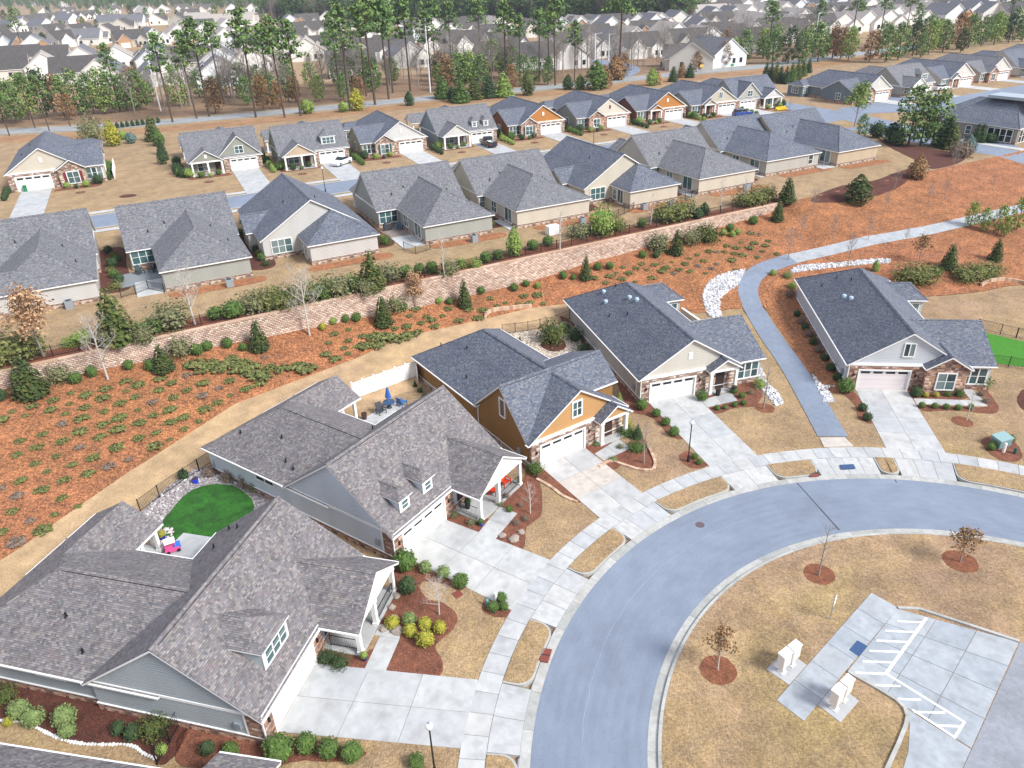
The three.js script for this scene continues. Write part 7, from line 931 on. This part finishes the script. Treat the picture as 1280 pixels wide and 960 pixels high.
// ---------------------------------------------------------------- cars
function car(p, yaw, label, color, kind = 'sedan') {
  const g = group(kind === 'pickup' ? 'pickup_truck' : 'parked_car', label, kind === 'pickup' ? 'truck' : 'car', p, yaw), paint = new THREE.MeshPhysicalMaterial({ color, roughness: 0.35, clearcoat: 0.8, clearcoatRoughness: 0.08, metalness: 0.1 });
  const ext = (pts, w, bev) => { const s = new THREE.Shape(pts.map(q => new THREE.Vector2(...q))), e = new THREE.ExtrudeGeometry(s, { depth: w - 2 * bev, bevelEnabled: true, bevelSize: bev, bevelThickness: bev, bevelSegments: 3, curveSegments: 4 }); e.translate(0, 0, -(w - 2 * bev) / 2); e.rotateY(-Math.PI / 2); return e.toNonIndexed ? (e.index ? e.toNonIndexed() : e) : e; };
  const P = { sedan: [[[-2.25, 0.35], [2.2, 0.35], [2.25, 0.62], [2.1, 0.82], [1.0, 0.95], [-1.5, 1.0], [-2.2, 0.92]], [[-1.75, 0.95], [-1.0, 1.4], [0.2, 1.42], [1.05, 0.93]]], suv: [[[-2.25, 0.4], [2.25, 0.4], [2.3, 0.75], [2.1, 1.0], [1.1, 1.1], [-2.2, 1.12]], [[-2.15, 1.05], [-1.85, 1.68], [0.2, 1.7], [1.1, 1.05]]], pickup: [[[-2.8, 0.5], [2.75, 0.5], [2.8, 0.9], [2.6, 1.12], [1.3, 1.2], [-2.8, 1.2]], [[-0.75, 1.15], [-0.55, 1.84], [0.7, 1.86], [1.45, 1.15]]] }[kind];
  const body = mesh('body', ext(P[0], 1.86, 0.1), paint, g); mesh('cabin_glass', ext(P[1], 1.62, 0.1), darkGlass, g);
  const top = P[1].map(q => q[1]).sort((a, b) => b - a)[0], xs = [P[1][1][0], P[1][2][0]]; mesh('roof', [box(-0.72, 0.72, top - 0.02, top + 0.105, xs[0] + 0.02, xs[1] - 0.05)], paint, g);
  if (kind === 'pickup') mesh('truck_bed', [box(-0.78, 0.78, 1.2, 1.215, -2.7, -0.9)], black, g);
  const wb = kind === 'pickup' ? 1.75 : 1.4; for (const z of [-wb, wb]) for (const x of [-0.86, 0.86]) { const w = cyl(0.35, 0.35, 0.22, 0, -0.11, 0, 18); w.rotateZ(Math.PI / 2); w.translate(x, 0.35, z); const wh = mesh('wheel', w, black, g); const r = cyl(0.2, 0.2, 0.24, 0, -0.12, 0, 12); r.rotateZ(Math.PI / 2); r.translate(x, 0.35, z); mesh('rim', r, plain(0xb8bcc0, 0.3, 0.7), wh); }
  const L = P[0][1][0]; for (const x of [-0.68, 0.68]) { mesh('headlight', box(x - 0.16, x + 0.16, 0.62, 0.76, L - 0.02, L + 0.12), plain(0xe8eef2, 0.2), g); mesh('tail_light', box(x - 0.14, x + 0.14, 0.74, 0.92, P[0][0][0] - 0.11, P[0][0][0] + 0.05), plain(0x9c1c18, 0.3), g); } }
const onDrive = (k, x, z) => loc(CROW[k], YC, x, z, TERRACE + 0.06);
car(onDrive(2, 1.0, 3.4), YC - 0.9, 'white sedan parked on the drive of the triple dormer house', 0xe9edf0); car(onDrive(4, -0.4, 4.4), YC + Math.PI, 'dark navy pickup truck on the twin dormer house drive', 0x161c2c, 'pickup'); car(onDrive(8, 0.2, 6.0), YC + 1.4, 'blue car parked on the tan house drive', 0x153a86, 'suv');
{ const p = gt(1176, 113); car(V(p.x, TERRACE + 0.05, p.z), 1.9, 'white car parked before the house with triple dormer', 0xf0f2f4); const q = gt(1120, 163); car(V(q.x, TERRACE + 0.04, q.z), 0.8, 'pale blue car half hidden by the clubhouse pines', 0xa8c4d8); }
{ const p = gt(1198, 106), g = group('flag', 'striped flag on a short pole beside a garage', 'flag', p, 0.5); mesh('pole', bar(V(0, 0, 0), V(0, 2.6, 0), 0.03, 5), white, g); for (let i = 0; i < 5; i++) mesh('stripe', box(0.03, 1.4, 1.4 + i * 0.22, 1.62 + i * 0.22, -0.01, 0.01), i % 2 ? white : plain(0xb03038), g); mesh('canton', box(0.03, 0.6, 1.9, 2.5, -0.014, 0.014), plain(0x28407c), g); }
{ const p = loc(CROW[9], YC, 6.2, 5.6, TERRACE), g = group('garden_bench', 'yellow play set on the corner house lawn', 'toy', p, YC); mesh('deck', box(-1.6, 1.6, 0.2, 0.5, -0.4, 0.4), plain(0xd7b21e), g); for (const x of [-1.4, 1.4]) mesh('leg', box(x - 0.1, x + 0.1, 0, 0.2, -0.3, 0.3), plain(0xb8961a), g); mesh('back', box(-1.6, 1.6, 0.5, 0.9, -0.4, -0.34), plain(0xd7b21e), g); }
{ const s = [[407, 190], [232, 238]]; for (const [px, py, lb] of [[160, 245, 'round planted rock bed on the open terrace lawn']]) { const p = gt(px, py); ground('mulch_ring', sheetGeo(disc(p, 1.5, 14, 0.8), 0.03), mulchDark); } for (const O of CROW) { const p = loc(O, YC, 7.5 * (O === CROW[0] || O === CROW[9] ? 1 : -1), 7, TERRACE); ground('mulch_ring', sheetGeo(disc(p, 0.9), 0.03), mulch); tree('young', p, 3.6, 'thin leafless street tree in a mulch ring on the terrace street', 'street trees of the terrace street', 1); const q = [[3.2, 0.4], [3.2, 2.0], [6, 2.2], [10.6, 1.9], [11.0, 0.2], [11, -1.5], [9, -0.6]].map(([x, z]) => loc(O, YC, x * (O === CROW[0] || O === CROW[9] ? 1 : -1), z + 1.4, TERRACE)); ground('mulch_bed', sheetGeo(q, 0.025), mulch); } }
renderer.render(scene, camera);
